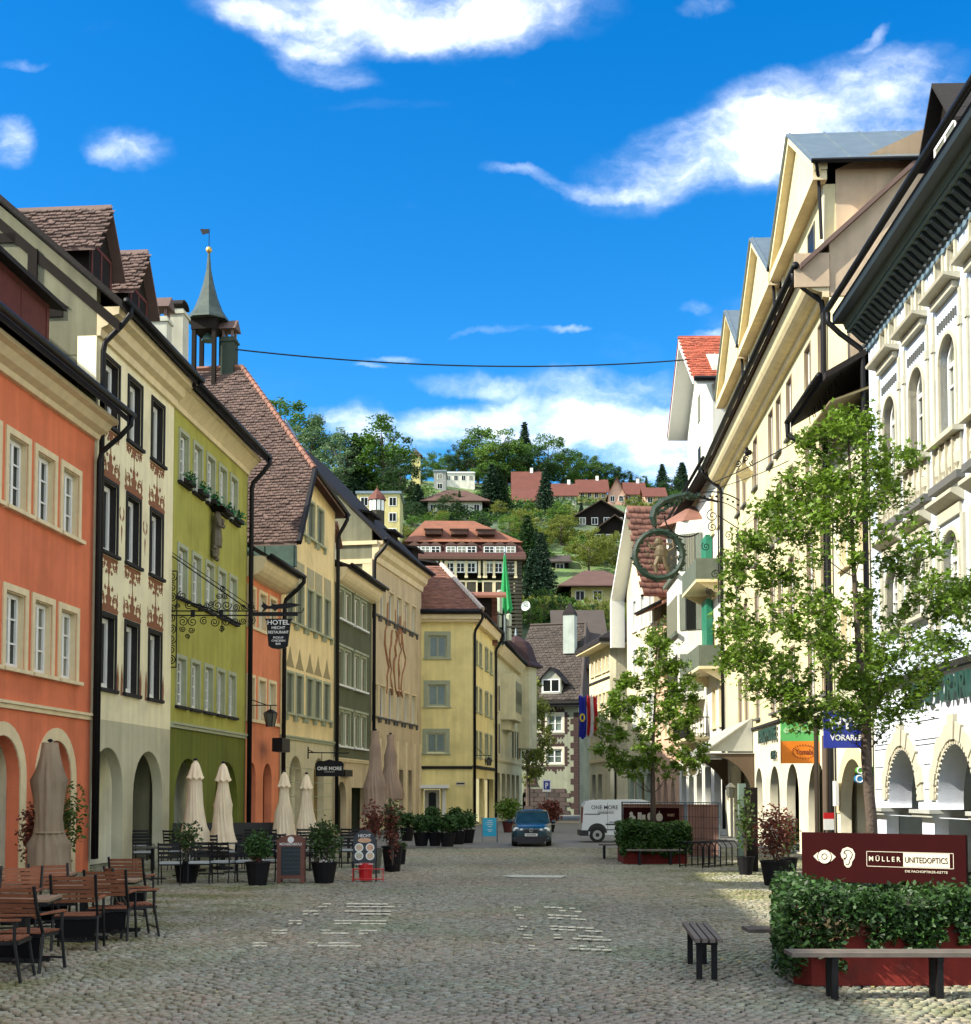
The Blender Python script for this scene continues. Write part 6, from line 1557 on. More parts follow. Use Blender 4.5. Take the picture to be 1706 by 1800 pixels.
q = MB(); q.hexa([(-.6, -1.0, zE_ + .4), (h.L + .6, -1.0, zE_ + .4), (h.L + .6, 19, zE_ + .4), (-.6, 19, zE_ + .4), (.3, 1.0, zM), (h.L - .3, 1.0, zM), (h.L - .3, 18, zM), (.3, 18, zM)]); q.obj('mansard', mat('dark_red_mansard_tile', (.06, .018, .012), rough=.8, var=.3, bump=.4, rowz=.5), h.root)
q = MB(); q.hexa([(-.2, .4, zM + .01), (h.L + .2, .4, zM + .01), (h.L + .2, 18.5, zM + .01), (-.2, 18.5, zM + .01), (2.5, 9, zT), (h.L - 6, 9, zT), (h.L - 6, 9.4, zT), (2.5, 9.4, zT)]); q.obj('roof', mat('orange_tile_roof', (.20, .075, .035), rough=.8, var=.3, scale=.8, bump=.4, bscale=6), h.root)
for px in (729, 748, 766, 793, 812, 829, 859, 877, 896):
    c = h.S(px, 965, 0); z0, z1 = h.Z(px, 975, -.3), h.Z(px, 961, -.3)
    d = MB().box(c - .85, c + .85, -.4, 2, z0, z1).extr([(c - .95, z1), (c + .95, z1), (c, z1 + .6)], -.5, 2, 'y').obj('dormer', R2, h.root)
    MB().box(c - .65, c + .65, -.46, -.402, z0 + .1, z1 - .1).obj('frame', M_white, d)
    MB().box(c - .5, c - .06, -.48, -.461, z0 + .2, z1 - .55).box(c + .06, c + .5, -.48, -.461, z0 + .2, z1 - .55).box(c - .5, c - .06, -.48, -.461, z1 - .45, z1 - .18).box(c + .06, c + .5, -.48, -.461, z1 - .45, z1 - .18).obj('pane', M_glassd, d)
for px in (762, 808, 855):
    c = h.S(px, 945, 0); zc = zM + 1.2; MB().box(c - 1.1, c + 1.1, 1.2, 5, zc, zc + .7).slab([(c - 1.3, .9, zc + .7), (c + 1.3, .9, zc + .7), (c + 1.3, 5.5, zc + 1.5), (c - 1.3, 5.5, zc + 1.5)], .12).obj('roof_vent', R2, h.root)
# cupola on the left end
zc = AT(663, 895, Y).z
o = thing('red_roofed_cupola', 'small turret with red-brown tiled cap and white windows above the mural house roof', 'turret', (AT(663, 895, Y).x, Y, 0))
MB().lathe([(1.0, 0), (1.0, AT(663, 879, Y).z)], 8).obj('wall', P_sch, o)
for k in range(4):
    a = -PI / 2 + (k - 1.5) * .6; MB().box(-.22, .22, -1.04, -.98, zc - .3, AT(663, 881, Y).z).obj('window', M_white, o, rz=a + PI / 2)
MB().lathe([(1.25, AT(663, 880, Y).z), (1.0, AT(663, 872, Y).z), (.35, AT(663, 863, Y).z), (.05, AT(663, 858, Y).z), (.03, AT(663, 852, Y).z)], 8).obj('cap', R1, o)

# ================================================================ ground and paving
GM = ground_mat('old_paving_far', 'road')
struct(MB().quad((-2500, -600, -.045), (2500, -600, -.045), (2500, 2500, -.045), (-2500, 2500, -.045)).obj('ground', GM))
M_asph = mat('grey_asphalt', (.15, .15, .135), rough=.85, var=.15, scale=.6, bump=.5, bscale=60)
struct(MB().quad((-6, 47.5, -.012), (30, 47.5, -.012), (40, 140, -.012), (-10, 140, -.012)).obj('road', M_asph))
M_mortar = mat('mossy_joint_fill', (.04, .04, .028), rough=1, var=.4, scale=1.5, bump=.8, bscale=60, stain=((.04, .06, .01), .9, .5, .55))
road = struct(MB().quad((-16, 2, -.03), (13, 2, -.03), (14, 47.5, -.03), (-14, 47.5, -.03)).obj('paving', M_mortar))

def sett_material():
    m = bpy.data.materials.new('granite_setts'); m.use_nodes = True; nt = m.node_tree; n, l = nt.nodes, nt.links
    p = n['Principled BSDF']; p.inputs['Roughness'].default_value = .62; p.inputs['Specular IOR Level'].default_value = .4
    g = n.new('ShaderNodeNewGeometry'); r = n.new('ShaderNodeValToRGB'); l.new(g.outputs['Random Per Island'], r.inputs[0])
    oi = n.new('ShaderNodeObjectInfo')
    cr_ = r.color_ramp; cr_.elements[0].color = (.23, .22, .15, 1); cr_.elements[1].color = (.46, .45, .34, 1)
    for pos, c in ((.25, (.31, .31, .22)), (.5, (.37, .35, .25)), (.62, (.39, .33, .25)), (.8, (.32, .34, .26))): e = cr_.elements.new(pos); e.color = (*c, 1)
    t = n.new('ShaderNodeNewGeometry')
    def noise(sc, det, lo, hi):
        k = n.new('ShaderNodeTexNoise'); k.inputs['Scale'].default_value = sc; k.inputs['Detail'].default_value = det; l.new(t.outputs['Position'], k.inputs[0])
        mr = n.new('ShaderNodeMapRange'); l.new(k.outputs[0], mr.inputs[0]); mr.inputs[1].default_value = lo; mr.inputs[2].default_value = hi; return mr.outputs[0], k
    def mix(f, a, c, mode='MIX'):
        mx = n.new('ShaderNodeMix'); mx.data_type = 'RGBA'; mx.blend_type = mode
        if isinstance(f, float): mx.inputs[0].default_value = f
        else: l.new(f, mx.inputs[0])
        l.new(a, mx.inputs[6])
        if isinstance(c, tuple): mx.inputs[7].default_value = (*c, 1)
        else: l.new(c, mx.inputs[7])
        return mx.outputs[2]
    pk, _ = noise(.22, 4, .46, .62); c1 = mix(pk, r.outputs[0], (1.10, .99, .93), 'MULTIPLY')
    gr, _ = noise(.35, 5, .50, .66); c2 = mix(gr, c1, (.86, .97, .84), 'MULTIPLY')
    sep_ = n.new('ShaderNodeSeparateXYZ'); l.new(t.outputs['Position'], sep_.inputs[0])
    # moss grows in a band along the planters on the right and under the cafe on the left
    ms, _ = noise(.9, 7, .44, .60)
    ed = n.new('ShaderNodeMapRange'); ab = n.new('ShaderNodeMath'); ab.operation = 'ABSOLUTE'; l.new(sep_.outputs[0], ab.inputs[0]); l.new(ab.outputs[0], ed.inputs[0]); ed.inputs[1].default_value = 2.6; ed.inputs[2].default_value = 5.2
    mm_ = n.new('ShaderNodeMath'); mm_.operation = 'MULTIPLY'; l.new(ms, mm_.inputs[0]); l.new(ed.outputs[0], mm_.inputs[1])
    m3 = n.new('ShaderNodeMath'); m3.operation = 'MULTIPLY'; l.new(mm_.outputs[0], m3.inputs[0]); m3.inputs[1].default_value = .72
    c3 = mix(m3.outputs[0], c2, (.15, .16, .03))
    wr, _ = noise(.13, 3, .42, .6); c3 = mix(wr, c3, (.76, .76, .78), 'MULTIPLY'); fg, fk = noise(38, 4, .25, .8); c4 = mix(.35, c3, fg, 'MULTIPLY')
    l.new(c4, p.inputs['Base Color'])
    b = n.new('ShaderNodeBump'); b.inputs['Strength'].default_value = .5; b.inputs['Distance'].default_value = .006; l.new(fk.outputs[0], b.inputs['Height']); l.new(b.outputs[0], p.inputs['Normal'])
    return m
M_sett = sett_material()
SW, SD = .106, .098
ar = 1.5        # width of one segmental arc of the pattern
ii, jj = np.meshgrid(np.arange(-165, 165), np.arange(0, 430), indexing='ij'); ii = ii.ravel(); jj = jj.ravel()
X0 = ii * SW + rng.normal(0, .012, ii.size) + (jj % 2) * SW * .5
ph = (X0 / ar) % 1.0 - .5
Y0 = 7.5 + jj * SD + .34 * (1 - (2 * ph) ** 2) * .9 + rng.normal(0, .010, ii.size) + .05 * np.sin(X0 * .9 + jj * .05)
slope = -.34 * .9 * 8 * ph / ar
ang = np.arctan(slope) * .8 + rng.normal(0, .10, ii.size)
keep = (Y0 < 47) & (X0 > -.40 * Y0 - 1.5) & (X0 < .385 * Y0 + 1.2) & (X0 > -10.6 + .0) & (X0 < 9.7) & (Y0 > 9.2)
keep &= rng.random(ii.size) > .002
X0, Y0, ang = X0[keep], Y0[keep], ang[keep]; N = len(X0)
hw = (SW * .5 - .011) * rng.uniform(.80, 1.05, N); hd = (SD * .5 - .011) * rng.uniform(.76, 1.05, N); zt_ = rng.normal(.0, .0038, N) - .002 + .012 * np.sin(X0 * .7) * np.sin(Y0 * .31)
def sett_geo(X0, Y0, ang, hw, hd, zt_):
    N = len(X0); ca, sa_ = np.cos(ang), np.sin(ang); V = np.zeros((N, 12, 3), dtype=np.float32)
    tl = rng.normal(0, .028, (N, 2)); k = 0
    for ring, (sc, dz) in enumerate(((1.0, -.045), (.97, -.005), (.89, 0.0))):
        for (sx, sy) in ((-1, -1), (1, -1), (1, 1), (-1, 1)):
            jx = 1 + rng.normal(0, .07, N); jy = 1 + rng.normal(0, .07, N)
            lx, ly_ = sx * hw * sc * jx, sy * hd * sc * jy
            V[:, k, 0] = X0 + lx * ca - ly_ * sa_; V[:, k, 1] = Y0 + lx * sa_ + ly_ * ca; V[:, k, 2] = zt_ + dz + lx * tl[:, 0] + ly_ * tl[:, 1]; k += 1
    F = []
    for r_ in range(2):
        for q in range(4): F.append((r_ * 4 + q, r_ * 4 + (q + 1) % 4, r_ * 4 + 4 + (q + 1) % 4, r_ * 4 + 4 + q))
    F.append((8, 9, 10, 11)); F = np.array(F)
    return V, F
order = np.argsort(np.abs(X0) * .05 + Y0 + 1000 * ((X0 < -.385 * Y0) | (X0 > .375 * Y0) | (Y0 < 11.2)))
big, rest = order[:290], order[290:]
V, F = sett_geo(X0[rest], Y0[rest], ang[rest], hw[rest], hd[rest], zt_[rest]); n_ = len(rest)
stuff(new('setts', np_mesh('setts', V.reshape(-1, 3), (np.arange(n_)[:, None, None] * 12 + F[None]).reshape(-1, 4), M_sett), road))
Vb, Fb = sett_geo(np.zeros(12), np.zeros(12), np.zeros(12), np.full(12, SW * .5 - .011), np.full(12, SD * .5 - .010), np.zeros(12))
SM = [np_mesh('sett', Vb[k], Fb, M_sett) for k in range(12)]
for q, k in enumerate(big): new('sett', SM[q % 12], road, (float(X0[k]), float(Y0[k]), float(zt_[k])), float(ang[k]))
# ================================================================ street trees
L_maple = mat('maple_leaf', (.13, .22, .020), rough=.5, var=.25, scale=1.5, island=.5, transl=.42, spec=.4)
def leaf_star(C, size, rg, m, name, droop=.35):
    """seven-pointed leaves, each a fan of real faces"""
    k = len(C); a = rg.normal(size=(k, 3)); a[:, 2] = a[:, 2] * .45 - droop; a /= np.linalg.norm(a, axis=1)[:, None]
    nrm = rg.normal(size=(k, 3)); nrm[:, 2] = np.abs(nrm[:, 2]) + .7; nrm -= (nrm * a).sum(1)[:, None] * a; nrm /= np.linalg.norm(nrm, axis=1)[:, None]
    b = np.cross(nrm, a); s = size * rg.uniform(.6, 1.3, (k, 1))
    shp = [(-.9, 0), (-.35, .22), (-.1, .85), (.2, .34), (1.1, 0), (.2, -.34), (-.1, -.85), (-.35, -.22)]
    P = np.stack([C + a * s * u + b * s * v - nrm * s * .18 * abs(v) for u, v in shp], 1).reshape(-1, 3)
    return np_mesh(name, P, np.arange(k * 8).reshape(-1, 8), m)
def street_tree(D, trunk_px, outline, label, nclump, nleaf, lsz, seed, gap=None, tr=.085):
    rg = np.random.default_rng(seed); base = AT(trunk_px[0][0], trunk_px[0][1], D)
    o = thing('maple_tree', label, 'tree', base)
    tp = [AT(px, py, D) - base for px, py in trunk_px]; n = len(tp)
    tb = MB(); tb.tube(tp, [tr * (1 - .86 * (i / (n - 1)) ** .8) for i in range(n)], 9)
    ys_ = [q[0] for q in outline]
    W_ = lambda y: (np.interp(y, ys_, [q[1] for q in outline]), np.interp(y, ys_, [q[2] for q in outline]))
    mpp = D / FPX; C = []; br = MB(); cl = []
    while len(cl) < nclump:
        y = rg.uniform(ys_[0], ys_[-1]); l_, r_ = W_(y)
        if rg.random() > (r_ - l_) / 460 * (1.0 if D < 20 else 2): continue
        x = rg.uniform(l_ + 6, r_ - 6); hw_ = (r_ - l_) / 2; u = (x - (l_ + r_) / 2) / hw_
        if gap and gap[0] < x < gap[1] and gap[2] < y < gap[3] and rg.random() < .85: continue
        dep = rg.uniform(-1, 1) * math.sqrt(max(.05, 1 - u * u)) * hw_ * mpp * .9
        cl.append(AT(x, y, D) - base + Vector((0, dep, 0)))
    zlow, ztop = tp[1].z, tp[-1].z
    def trunk_at(z):
        for i in range(n - 1):
            if tp[i].z <= z <= tp[i + 1].z: return tp[i].lerp(tp[i + 1], (z - tp[i].z) / (tp[i + 1].z - tp[i].z))
        return tp[-1] if z > tp[-1].z else tp[1]
    nodes = []; n0 = 14
    for k in range(n0): nodes.append((trunk_at(zlow + .1 + (ztop - zlow - .1) * k / (n0 - 1)), .020 * (1 - .6 * k / n0) * (1 if D < 20 else 1.3)))
    cl.sort(key=lambda c: min((c - q_[0]).length for q_ in nodes[:n0]))
    for c in cl:
        best = min(nodes, key=lambda q_: (c - q_[0]).length + 2.5 * max(0, q_[0].z + (c - q_[0]).length * .55 - c.z)); s_, r0_ = best; L_ = (c - s_).length
        mid = s_.lerp(c, .5) + Vector((rg.normal(0, .03), rg.normal(0, .03), -.10 * L_)); r1_ = max(.0035, r0_ * .62)
        br.tube([s_, s_.lerp(mid, .5) + Vector((0, 0, -.03 * L_)), mid, c.lerp(mid, .45), c], [r1_, r1_ * .9, r1_ * .75, r1_ * .6, .003], 5)
        nodes.append((mid, r1_ * .85)); nodes.append((c.lerp(mid, .45), r1_ * .7))
        R = rg.uniform(.12, .25); m = int(nleaf * rg.uniform(.5, 1.5))
        q = rg.normal(size=(m, 3)); q /= np.linalg.norm(q, axis=1)[:, None]; q *= R * rg.uniform(.25, 1.15, (m, 1)); q[:, 2] *= .8; q[:, 2] += .05
        C.append(np.array(c) + q)
        for _ in range(2):
            e = c + Vector(tuple(rg.normal(0, .13, 3))); br.tube([c.lerp(mid, .3), e], [.005, .002], 4)
            C.append(np.array(e) + rg.normal(0, .055, (7, 3)))
    tb.obj('trunk', M_bark, o, smooth=True); stuff(br.obj('branches', M_bark, o))
    stuff(new('crown', leaf_star(np.concatenate(C), lsz, rg, L_maple, 'crown'), o)); return o
street_tree(16.0, [(1534, 1575), (1531, 1440), (1521, 1330), (1520, 1240), (1508, 1140), (1500, 1000), (1494, 860), (1490, 760)],
            [(722, 1475, 1510), (760, 1428, 1545), (800, 1390, 1620), (850, 1372, 1610), (900, 1328, 1585), (950, 1283, 1600), (1000, 1280, 1690), (1050, 1286, 1725), (1100, 1276, 1720), (1150, 1262, 1700), (1200, 1270, 1645), (1245, 1335, 1605), (1284, 1450, 1590)],
            'young maple tree with fresh green leaves standing in the near planter', 285, 62, .044, 3, gap=(1478, 1560, 930, 1120))
street_tree(38.5, [(1147, 1462), (1147, 1400), (1146, 1340), (1148, 1280), (1152, 1200), (1156, 1140)],
            [(1112, 1140, 1165), (1150, 1120, 1190), (1190, 1095, 1222), (1230, 1068, 1228), (1270, 1045, 1245), (1310, 1036, 1252), (1340, 1048, 1240), (1368, 1090, 1190)],
            'young maple tree standing in the far planter with the clipped hedge', 175, 60, .068, 5, tr=.10)
p = G(927, 1434); p.y = 113; o = put_tree(Vector((AT(927, 1430, 113).x, 113, 1.5)), 10.5, 'tall', 2, L_yel, 'small_tree', 'small yellow-green tree in front of the painted stone house', None, wx=.8)

# ================================================================ foliage helper for pots and shrubs
def leaf_cloud(c, R, n, size, m, name='foliage', parent=None, seed=0, shell=.3):
    rg = np.random.default_rng(seed); q = rg.normal(size=(n, 3)); q /= np.linalg.norm(q, axis=1)[:, None]
    q *= (rg.uniform(shell, 1.05, (n, 1))) * np.array(R); q += rg.normal(0, .03, (n, 3)); P, F = leaf_quads(np.array(c) + q, size, rg)
    return stuff(new(name, np_mesh(name, P, F, m), parent))
L_box = leafmat('dark_shrub_leaf', (.035, .09, .018), .2); L_shr = leafmat('shrub_leaf', (.07, .12, .02), .3); L_red = leafmat('red_brown_leaf', (.16, .045, .028), .3); L_oleander = leafmat('oleander_leaf', (.045, .085, .02), .25)
M_pot = mat('black_plastic_pot', (.008, .008, .009), rough=.7, var=.2, spec=.2)
M_potg = mat('grey_green_pot', (.07, .08, .06), rough=.6, var=.2)
def potted(px, pyb, hpx, wpx, pothpx, leaf, label, n=900, ls=.05, pot=M_pot, group=None, seed=1, flowers=None, squat=1.0, D=None, thin=False):
    p = G(px, pyb) if not D else AT(px, HOR + FPX * CAMZ / D, D); p.z = 0; k = p.y / FPX; o = thing('potted_plant', label, 'plant', p, 0, group)
    ph_, w = pothpx * k, wpx * k; Ht = hpx * k; pw = min(w * .42, ph_ * .55 + .05)
    MB().lathe([(pw * .72, 0), (pw, ph_), (pw * 1.06, ph_), (pw * 1.06, ph_ + .03), (pw * .9, ph_ + .03), (pw * .88, ph_ - .02)], 12).obj('pot', pot, o)
    st = MB(); rr = random.Random(seed); R = (w / 2, w / 2 * .9, (Ht - ph_) / 2 * .95); c = (0, 0, ph_ + (Ht - ph_) * .52)
    for i in range(9): a = rr.uniform(0, 6.3); st.tube([(0, 0, ph_ - .01), (R[0] * .3 * math.cos(a), R[1] * .3 * math.sin(a), c[2] - R[2] * .3), (R[0] * .8 * math.cos(a), R[1] * .8 * math.sin(a), c[2] + R[2] * rr.uniform(-.1, .9))], [.012, .009, .003], 5)
    stuff(st.obj('stems', M_bark, o)); leaf_cloud(c, R, n, ls, leaf, parent=o, seed=seed, shell=.15 if thin else .35)
    if flowers: leaf_cloud((0, 0, ph_ + .08), (w * .3, w * .3, .08), 60, .03, flowers, 'blossom', o, seed + 3)
    return o
M_fl = mat('white_petal', (.7, .7, .65), island=.1)
potted(105, 1545, 180, 95, 30, L_shr, 'tall loose green shrub behind the near folded parasol', 1300, .055, seed=2, thin=True)
potted(55, 1560, 150, 55, 30, L_red, 'dark red-leaved shrub left of the near folded parasol', 700, .05, seed=8, thin=True)
potted(328, 1552, 112, 55, 36, L_oleander, 'thin oleander with white flowers in a pot at the front of the cafe', 420, .05, seed=3, flowers=M_fl, thin=True)
potted(453, 1556, 95, 52, 38, L_box, 'bushy dark shrub in a black pot left of the chalkboard', 900, .045, seed=4, flowers=L_red)
potted(570, 1552, 112, 58, 34, L_oleander, 'green shrub in a black pot right of the chalkboard', 1000, .05, seed=5, flowers=M_fl)
potted(655, 1536, 128, 42, 42, L_red, 'red-brown tipped bamboo in a grey-green pot behind the menu board', 500, .055, pot=M_potg, seed=6, thin=True)
potted(690, 1532, 125, 44, 42, L_oleander, 'tall green and brown plant in a dark pot right of the menu board', 700, .055, seed=7, thin=True)
potted(690, 1533, 130, 30, 10, L_red, 'red-brown foliage growing beside the pot right of the menu board', 350, .05, seed=17, thin=True)
potted(706, 1520, 40, 20, 25, L_oleander, 'small low plant pot at the edge of the cafe terrace', 200, .04, seed=9)
i_ = 0
for (px, pb, hh, ww) in ((741, 1487, 55, 34), (765, 1487, 50, 30), (787, 1488, 56, 34), (806, 1484, 52, 30), (822, 1482, 56, 32), (760, 1470, 52, 30), (716, 1478, 50, 30), (800, 1470, 50, 34)):
    potted(px, pb, hh, ww, 22, L_box, ['leafy dark shrub in a black pot, leftmost at the second terrace', 'dark shrub second from the left at the second terrace', 'tallest dark shrub in the front of the second terrace', 'dark shrub fourth from the left at the second terrace', 'dark shrub nearest to the cyan board', 'dark shrub in the back row of the second terrace, left', 'dark shrub against the mural house, edge of the second terrace', 'dark shrub in the back row of the second terrace, right'][i_], 750, .07, seed=20 + i_, flowers=M_fl if i_ % 2 else None, group='shrubs in pots round the second terrace'); i_ += 1
potted(893, 1452, 62, 48, 18, L_fresh, 'light green round shrub in a brown tub left of the blue car', 900, .09, pot=M_redwood, D=66, seed=31)
potted(966, 1450, 58, 46, 12, L_red, 'reddish round shrub behind the blue car', 800, .09, D=66, seed=32)
potted(1362, 1556, 140, 78, 40, L_red, 'red-leaved bush in a black pot beside the near planter', 1700, .040, seed=33)
potted(1310, 1538, 155, 36, 30, L_shr, 'thin climbing plant at the entrance of the yellow house', 420, .05, seed=34, thin=True)
potted(1385, 1535, 95, 40, 25, L_shr, 'small green bush half hidden by the red-leaved bush', 500, .045, seed=35)
c_ = thing('balcony_plants', 'green bushes growing over the black iron balcony', 'plants', BALC); leaf_cloud((0, 0, 1.5), (1.3, .6, 1.6), 2600, .10, L_shr, parent=c_, seed=40)
MB().box(-.9, .9, -.2, .2, .02, .4).obj('trough', M_pot, c_)

# ================================================================ planters, hedge, benches
M_corten = mat('rusty_red_steel', (.17, .014, .008), rough=.9, var=.45, scale=1.6, streak=.45, bump=.3, bscale=20, stain=((.05, .012, .008), .6, 3, .52))
M_bwood = mat('weathered_bench_wood', (.12, .10, .08), rough=.75, var=.3, scale=6, streak=.2)
def hedge_leaves(boxes, n, size, m, parent, seed):
    rg = np.random.default_rng(seed); C = []
    for (x0, x1, y0, y1, z0, z1, w) in boxes:
        k = int(n * w); C.append(np.stack([rg.uniform(x0, x1, k), rg.uniform(y0, y1, k), rg.uniform(z0, z1, k)], 1))
    C = np.concatenate(C); C[:, 2] += .05 * np.sin(C[:, 0] * 4.1) + .035 * np.sin(C[:, 0] * 9.7 + C[:, 1] * 5) + .03 * np.sin(C[:, 0] * 23 + 2) * np.sin(C[:, 1] * 17) + np.where(rg.random(len(C)) < .05, rg.uniform(0, .09, len(C)), 0)
    P, F = leaf_quads(C, size, rg); return stuff(new('foliage', np_mesh('foliage', P, F, m), parent))
pl = G(1400, 1733); xr_ = pl.x + 4.2; D0, D1 = pl.y, pl.y + 3.1
o = thing('steel_planter', 'big rusty red steel planter overgrown with ivy at the right front', 'planter', (pl.x, D0, 0)); wd = xr_ - pl.x; dd = D1 - D0
MB().extr([(.0, .15), (.15, 0), (wd, 0), (wd, dd), (.66, dd)], 0, .78, 'z').obj('trough', M_corten, o)
MB().extr([(.1, .2), (.2, .08), (wd - .08, .08), (wd - .08, dd - .08), (.74, dd - .08)], .781, .80, 'z').obj('soil', M_soil, o)
[MB().box(.2 + k * 1.25, .212 + k * 1.25, -.004, .0, .0, .78).obj('seam', M_pot, o) for k in range(1, 4)]; MB().box(.16, wd, -.02, -.0005, .745, .785).obj('rim', M_corten, o)
hb = []
for k in range(8):
    ya, yb2 = dd * k / 8 - .08, dd * (k + 1) / 8 - .02; xo = .66 * k / 8
    hb += [(xo - .14, wd, ya, yb2, .78, .93, .125), (xo - .18, xo + .04, ya, yb2, .15, .82, .044)]
rr = random.Random(3)
for k in range(34):       # ivy hanging over the front in strands of different length
    x = -.2 + (wd + .2) * k / 34; ln = .22 + .30 * abs(math.sin(k * .9 + 1)) * rr.uniform(.5, 1.2) + (.25 if k < 5 else 0)
    hb.append((x, x + .16, -.14, -.01, max(.05, .86 - ln), .9, .022))
hedge_leaves(hb, 15000, .034, mat('ivy_leaf', (.026, .070, .011), rough=.55, island=.6, transl=.2, var=.4, scale=1.2), o, 5)
leaf_cloud((wd * .78, -.08, .7), (.9, .06, .14), 500, .028, leafmat('dry_ivy_leaf', (.13, .10, .05)), 'dry_leaves', o, 6); leaf_cloud((.45, -.08, .6), (.5, .06, .16), 350, .028, MATS['dry_ivy_leaf'], 'dry_leaves', o, 7)
# advertising board above the ivy
A, B_ = AT(1409, 1548, 15.4), AT(1698, 1557, 14.3); A1 = AT(1409, 1463, 15.4); wS = math.hypot(B_.x - A.x, B_.y - A.y); hS = A1.z - A.z
rzS = math.atan2(B_.y - A.y, B_.x - A.x); M_board = mat('dark_maroon_board', (.026, .003, .003), rough=.9, var=.15, spec=.1); M_cream = mat('cream_print', (.62, .57, .44), rough=.6, var=.03)
o = thing('optician_board', 'long dark maroon board with an eye, an ear and an optician name above the ivy', 'sign', (A.x, A.y, A.z), rzS)
MB().box(0, wS, 0, .04, 0, hS).obj('board', M_board, o)
for x in (.012, wS - .012): MB().box(x - .014, x + .014, .041, .07, -A.z + .7, hS).obj('post', M_black, o)
def ell(cx, cz, rx, rz_, n=24, a0=0, a1=2 * PI): return [(cx + rx * math.cos(a0 + (a1 - a0) * i / n), cz + rz_ * math.sin(a0 + (a1 - a0) * i / n)) for i in range(n)]
u_ = wS / 1620; X = lambda px: (px - 45) * u_; Zz = lambda py: hS - (py - 130) * hS / 350
cx, cz = X(285), Zz(302)
MB().extr([(X(168), cz), (X(215), cz + 40 * u_), (X(285), cz + 70 * u_), (X(355), cz + 40 * u_), (X(402), cz), (X(355), cz - 45 * u_), (X(285), cz - 70 * u_), (X(215), cz - 45 * u_)][::-1], -.004, -.001, 'y').obj('eye_print', M_cream, o)
MB().extr(ell(cx, cz, 72 * u_, 72 * u_), -.006, -.0045, 'y').obj('eye_print', M_cream, o)
q = MB(); q.tube([(x, -.008, z) for x, z in ell(cx, cz, 72 * u_, 72 * u_)], 3 * u_, 4, True); q.tube([(x, -.008, z) for x, z in ell(cx, cz, 28 * u_, 28 * u_, 16)], 3.5 * u_, 4, True); q.obj('eye_outline', M_board, o)
ex_, ez_ = X(522), Zz(300); ear = [(-70, 30), (-50, 78), (0, 98), (50, 80), (76, 35), (70, -10), (45, -45), (38, -80), (15, -104), (-12, -104), (-34, -80), (-40, -30), (-62, -5)]
MB().extr([(ex_ + a * u_, ez_ + b * u_) for a, b in ear][::-1], -.004, -.001, 'y').obj('ear_print', M_cream, o)
q = MB(); q.tube([(ex_ + a * u_, -.006, ez_ + b * u_) for a, b in ((-38, 30), (-30, 55), (0, 70), (32, 58), (50, 30), (42, 0), (25, -25), (18, -60), (0, -78), (-20, -70))], 4 * u_, 4); q.tube([(ex_ + a * u_, -.006, ez_ + b * u_) for a, b in ((-35, 48), (-10, 20), (-15, -8), (-30, -15))], 4 * u_, 4); q.ball((ex_ - 30 * u_, -.006, ez_ - 18 * u_), 11 * u_, 8, (1, .3, 1)); q.obj('ear_outline', M_board, o)
q = MB()
x0, x1, z0, z1 = X(713), X(1552), Zz(362), Zz(255)
for (a, b, c, d) in ((x0, x1, z1 - 5 * u_, z1), (x0, x1, z0, z0 + 5 * u_), (x0, x0 + 5 * u_, z0, z1), (x1 - 5 * u_, x1, z0, z1)): q.box(a, b, -.004, -.001, c, d)
q.box(X(1075), X(1515), -.004, -.001, z0 + 8 * u_, z1 - 8 * u_); q.obj('name_frame', M_cream, o)
def put_text(s, cx, cz, width, height, m, parent, y=-.008, bold=0.0, name='lettering'):
    me = text_mesh(s, 1, m, ext=.0015, bold=bold, name=name); xs = [v.co.x for v in me.vertices]; zs = [v.co.z for v in me.vertices]
    sx_, sz_ = width / (max(xs) - min(xs)), height / (max(zs) - min(zs)); mx_, mz = (max(xs) + min(xs)) / 2, (max(zs) + min(zs)) / 2
    for v in me.vertices: v.co.x = (v.co.x - mx_) * sx_; v.co.z = (v.co.z - mz) * sz_
    return new(name, me, parent, (cx, y, cz))
put_text('M \u00dc L L E R', X(895), Zz(303), 310 * u_, 58 * u_, M_cream, o, bold=.01); put_text('UNITEDOPTICS', X(1295), Zz(308), 405 * u_, 55 * u_, M_board, o)
put_text('DIE FACHOPTIKER-KETTE', X(1295), Zz(387), 405 * u_, 22 * u_, M_cream, o)

def bench(p, L_, W_, Hh, label, rz=0, nsl=4, legs=None, thick=.04):
    o = thing('bench', label, 'bench', p, rz); g = .02; sw = (W_ - g * (nsl - 1)) / nsl
    for k in range(nsl): MB().box(k * (sw + g) - W_ / 2, k * (sw + g) + sw - W_ / 2, 0, L_, Hh - thick, Hh).obj('slat', M_bwood, o)
    for y in (legs or (.35, L_ - .35)):
        MB().box(-W_ / 2 + .03, W_ / 2 - .03, y - .03, y + .03, Hh - thick - .05, Hh - thick - .001).obj('crossbar', M_black, o)
        for sx in (-1, 1): MB().box(sx * W_ * .27 - .03, sx * W_ * .27 + .03, y - .03, y + .03, 0, Hh - thick - .051).obj('leg', M_black, o)
    return o
pb = G(1245, 1651, .45); pf = G(1220, 1621, .45)
bench((pb.x, pb.y, 0), (pf - pb).length, .29, .45, 'short slatted bench on two black legs, standing alone left of the planter', math.atan2(-(pf.x - pb.x), pf.y - pb.y), 4, legs=(.28, 1.5))
p = G(1452, 1750); pe = G(1380, 1670, .44)
bench((pe.x, p.y - .12, 0), 3.4, .34, .44, 'long bench in front of the rusty ivy planter', -PI / 2, 3, legs=(.42, 1.42, 2.6))
pe = G(1315, 1634, .44)
bench((pe.x, pe.y + .2, 0), .9, .4, .44, 'bench end sticking out behind the left side of the ivy planter', -PI / 2, 3, legs=(.6,))
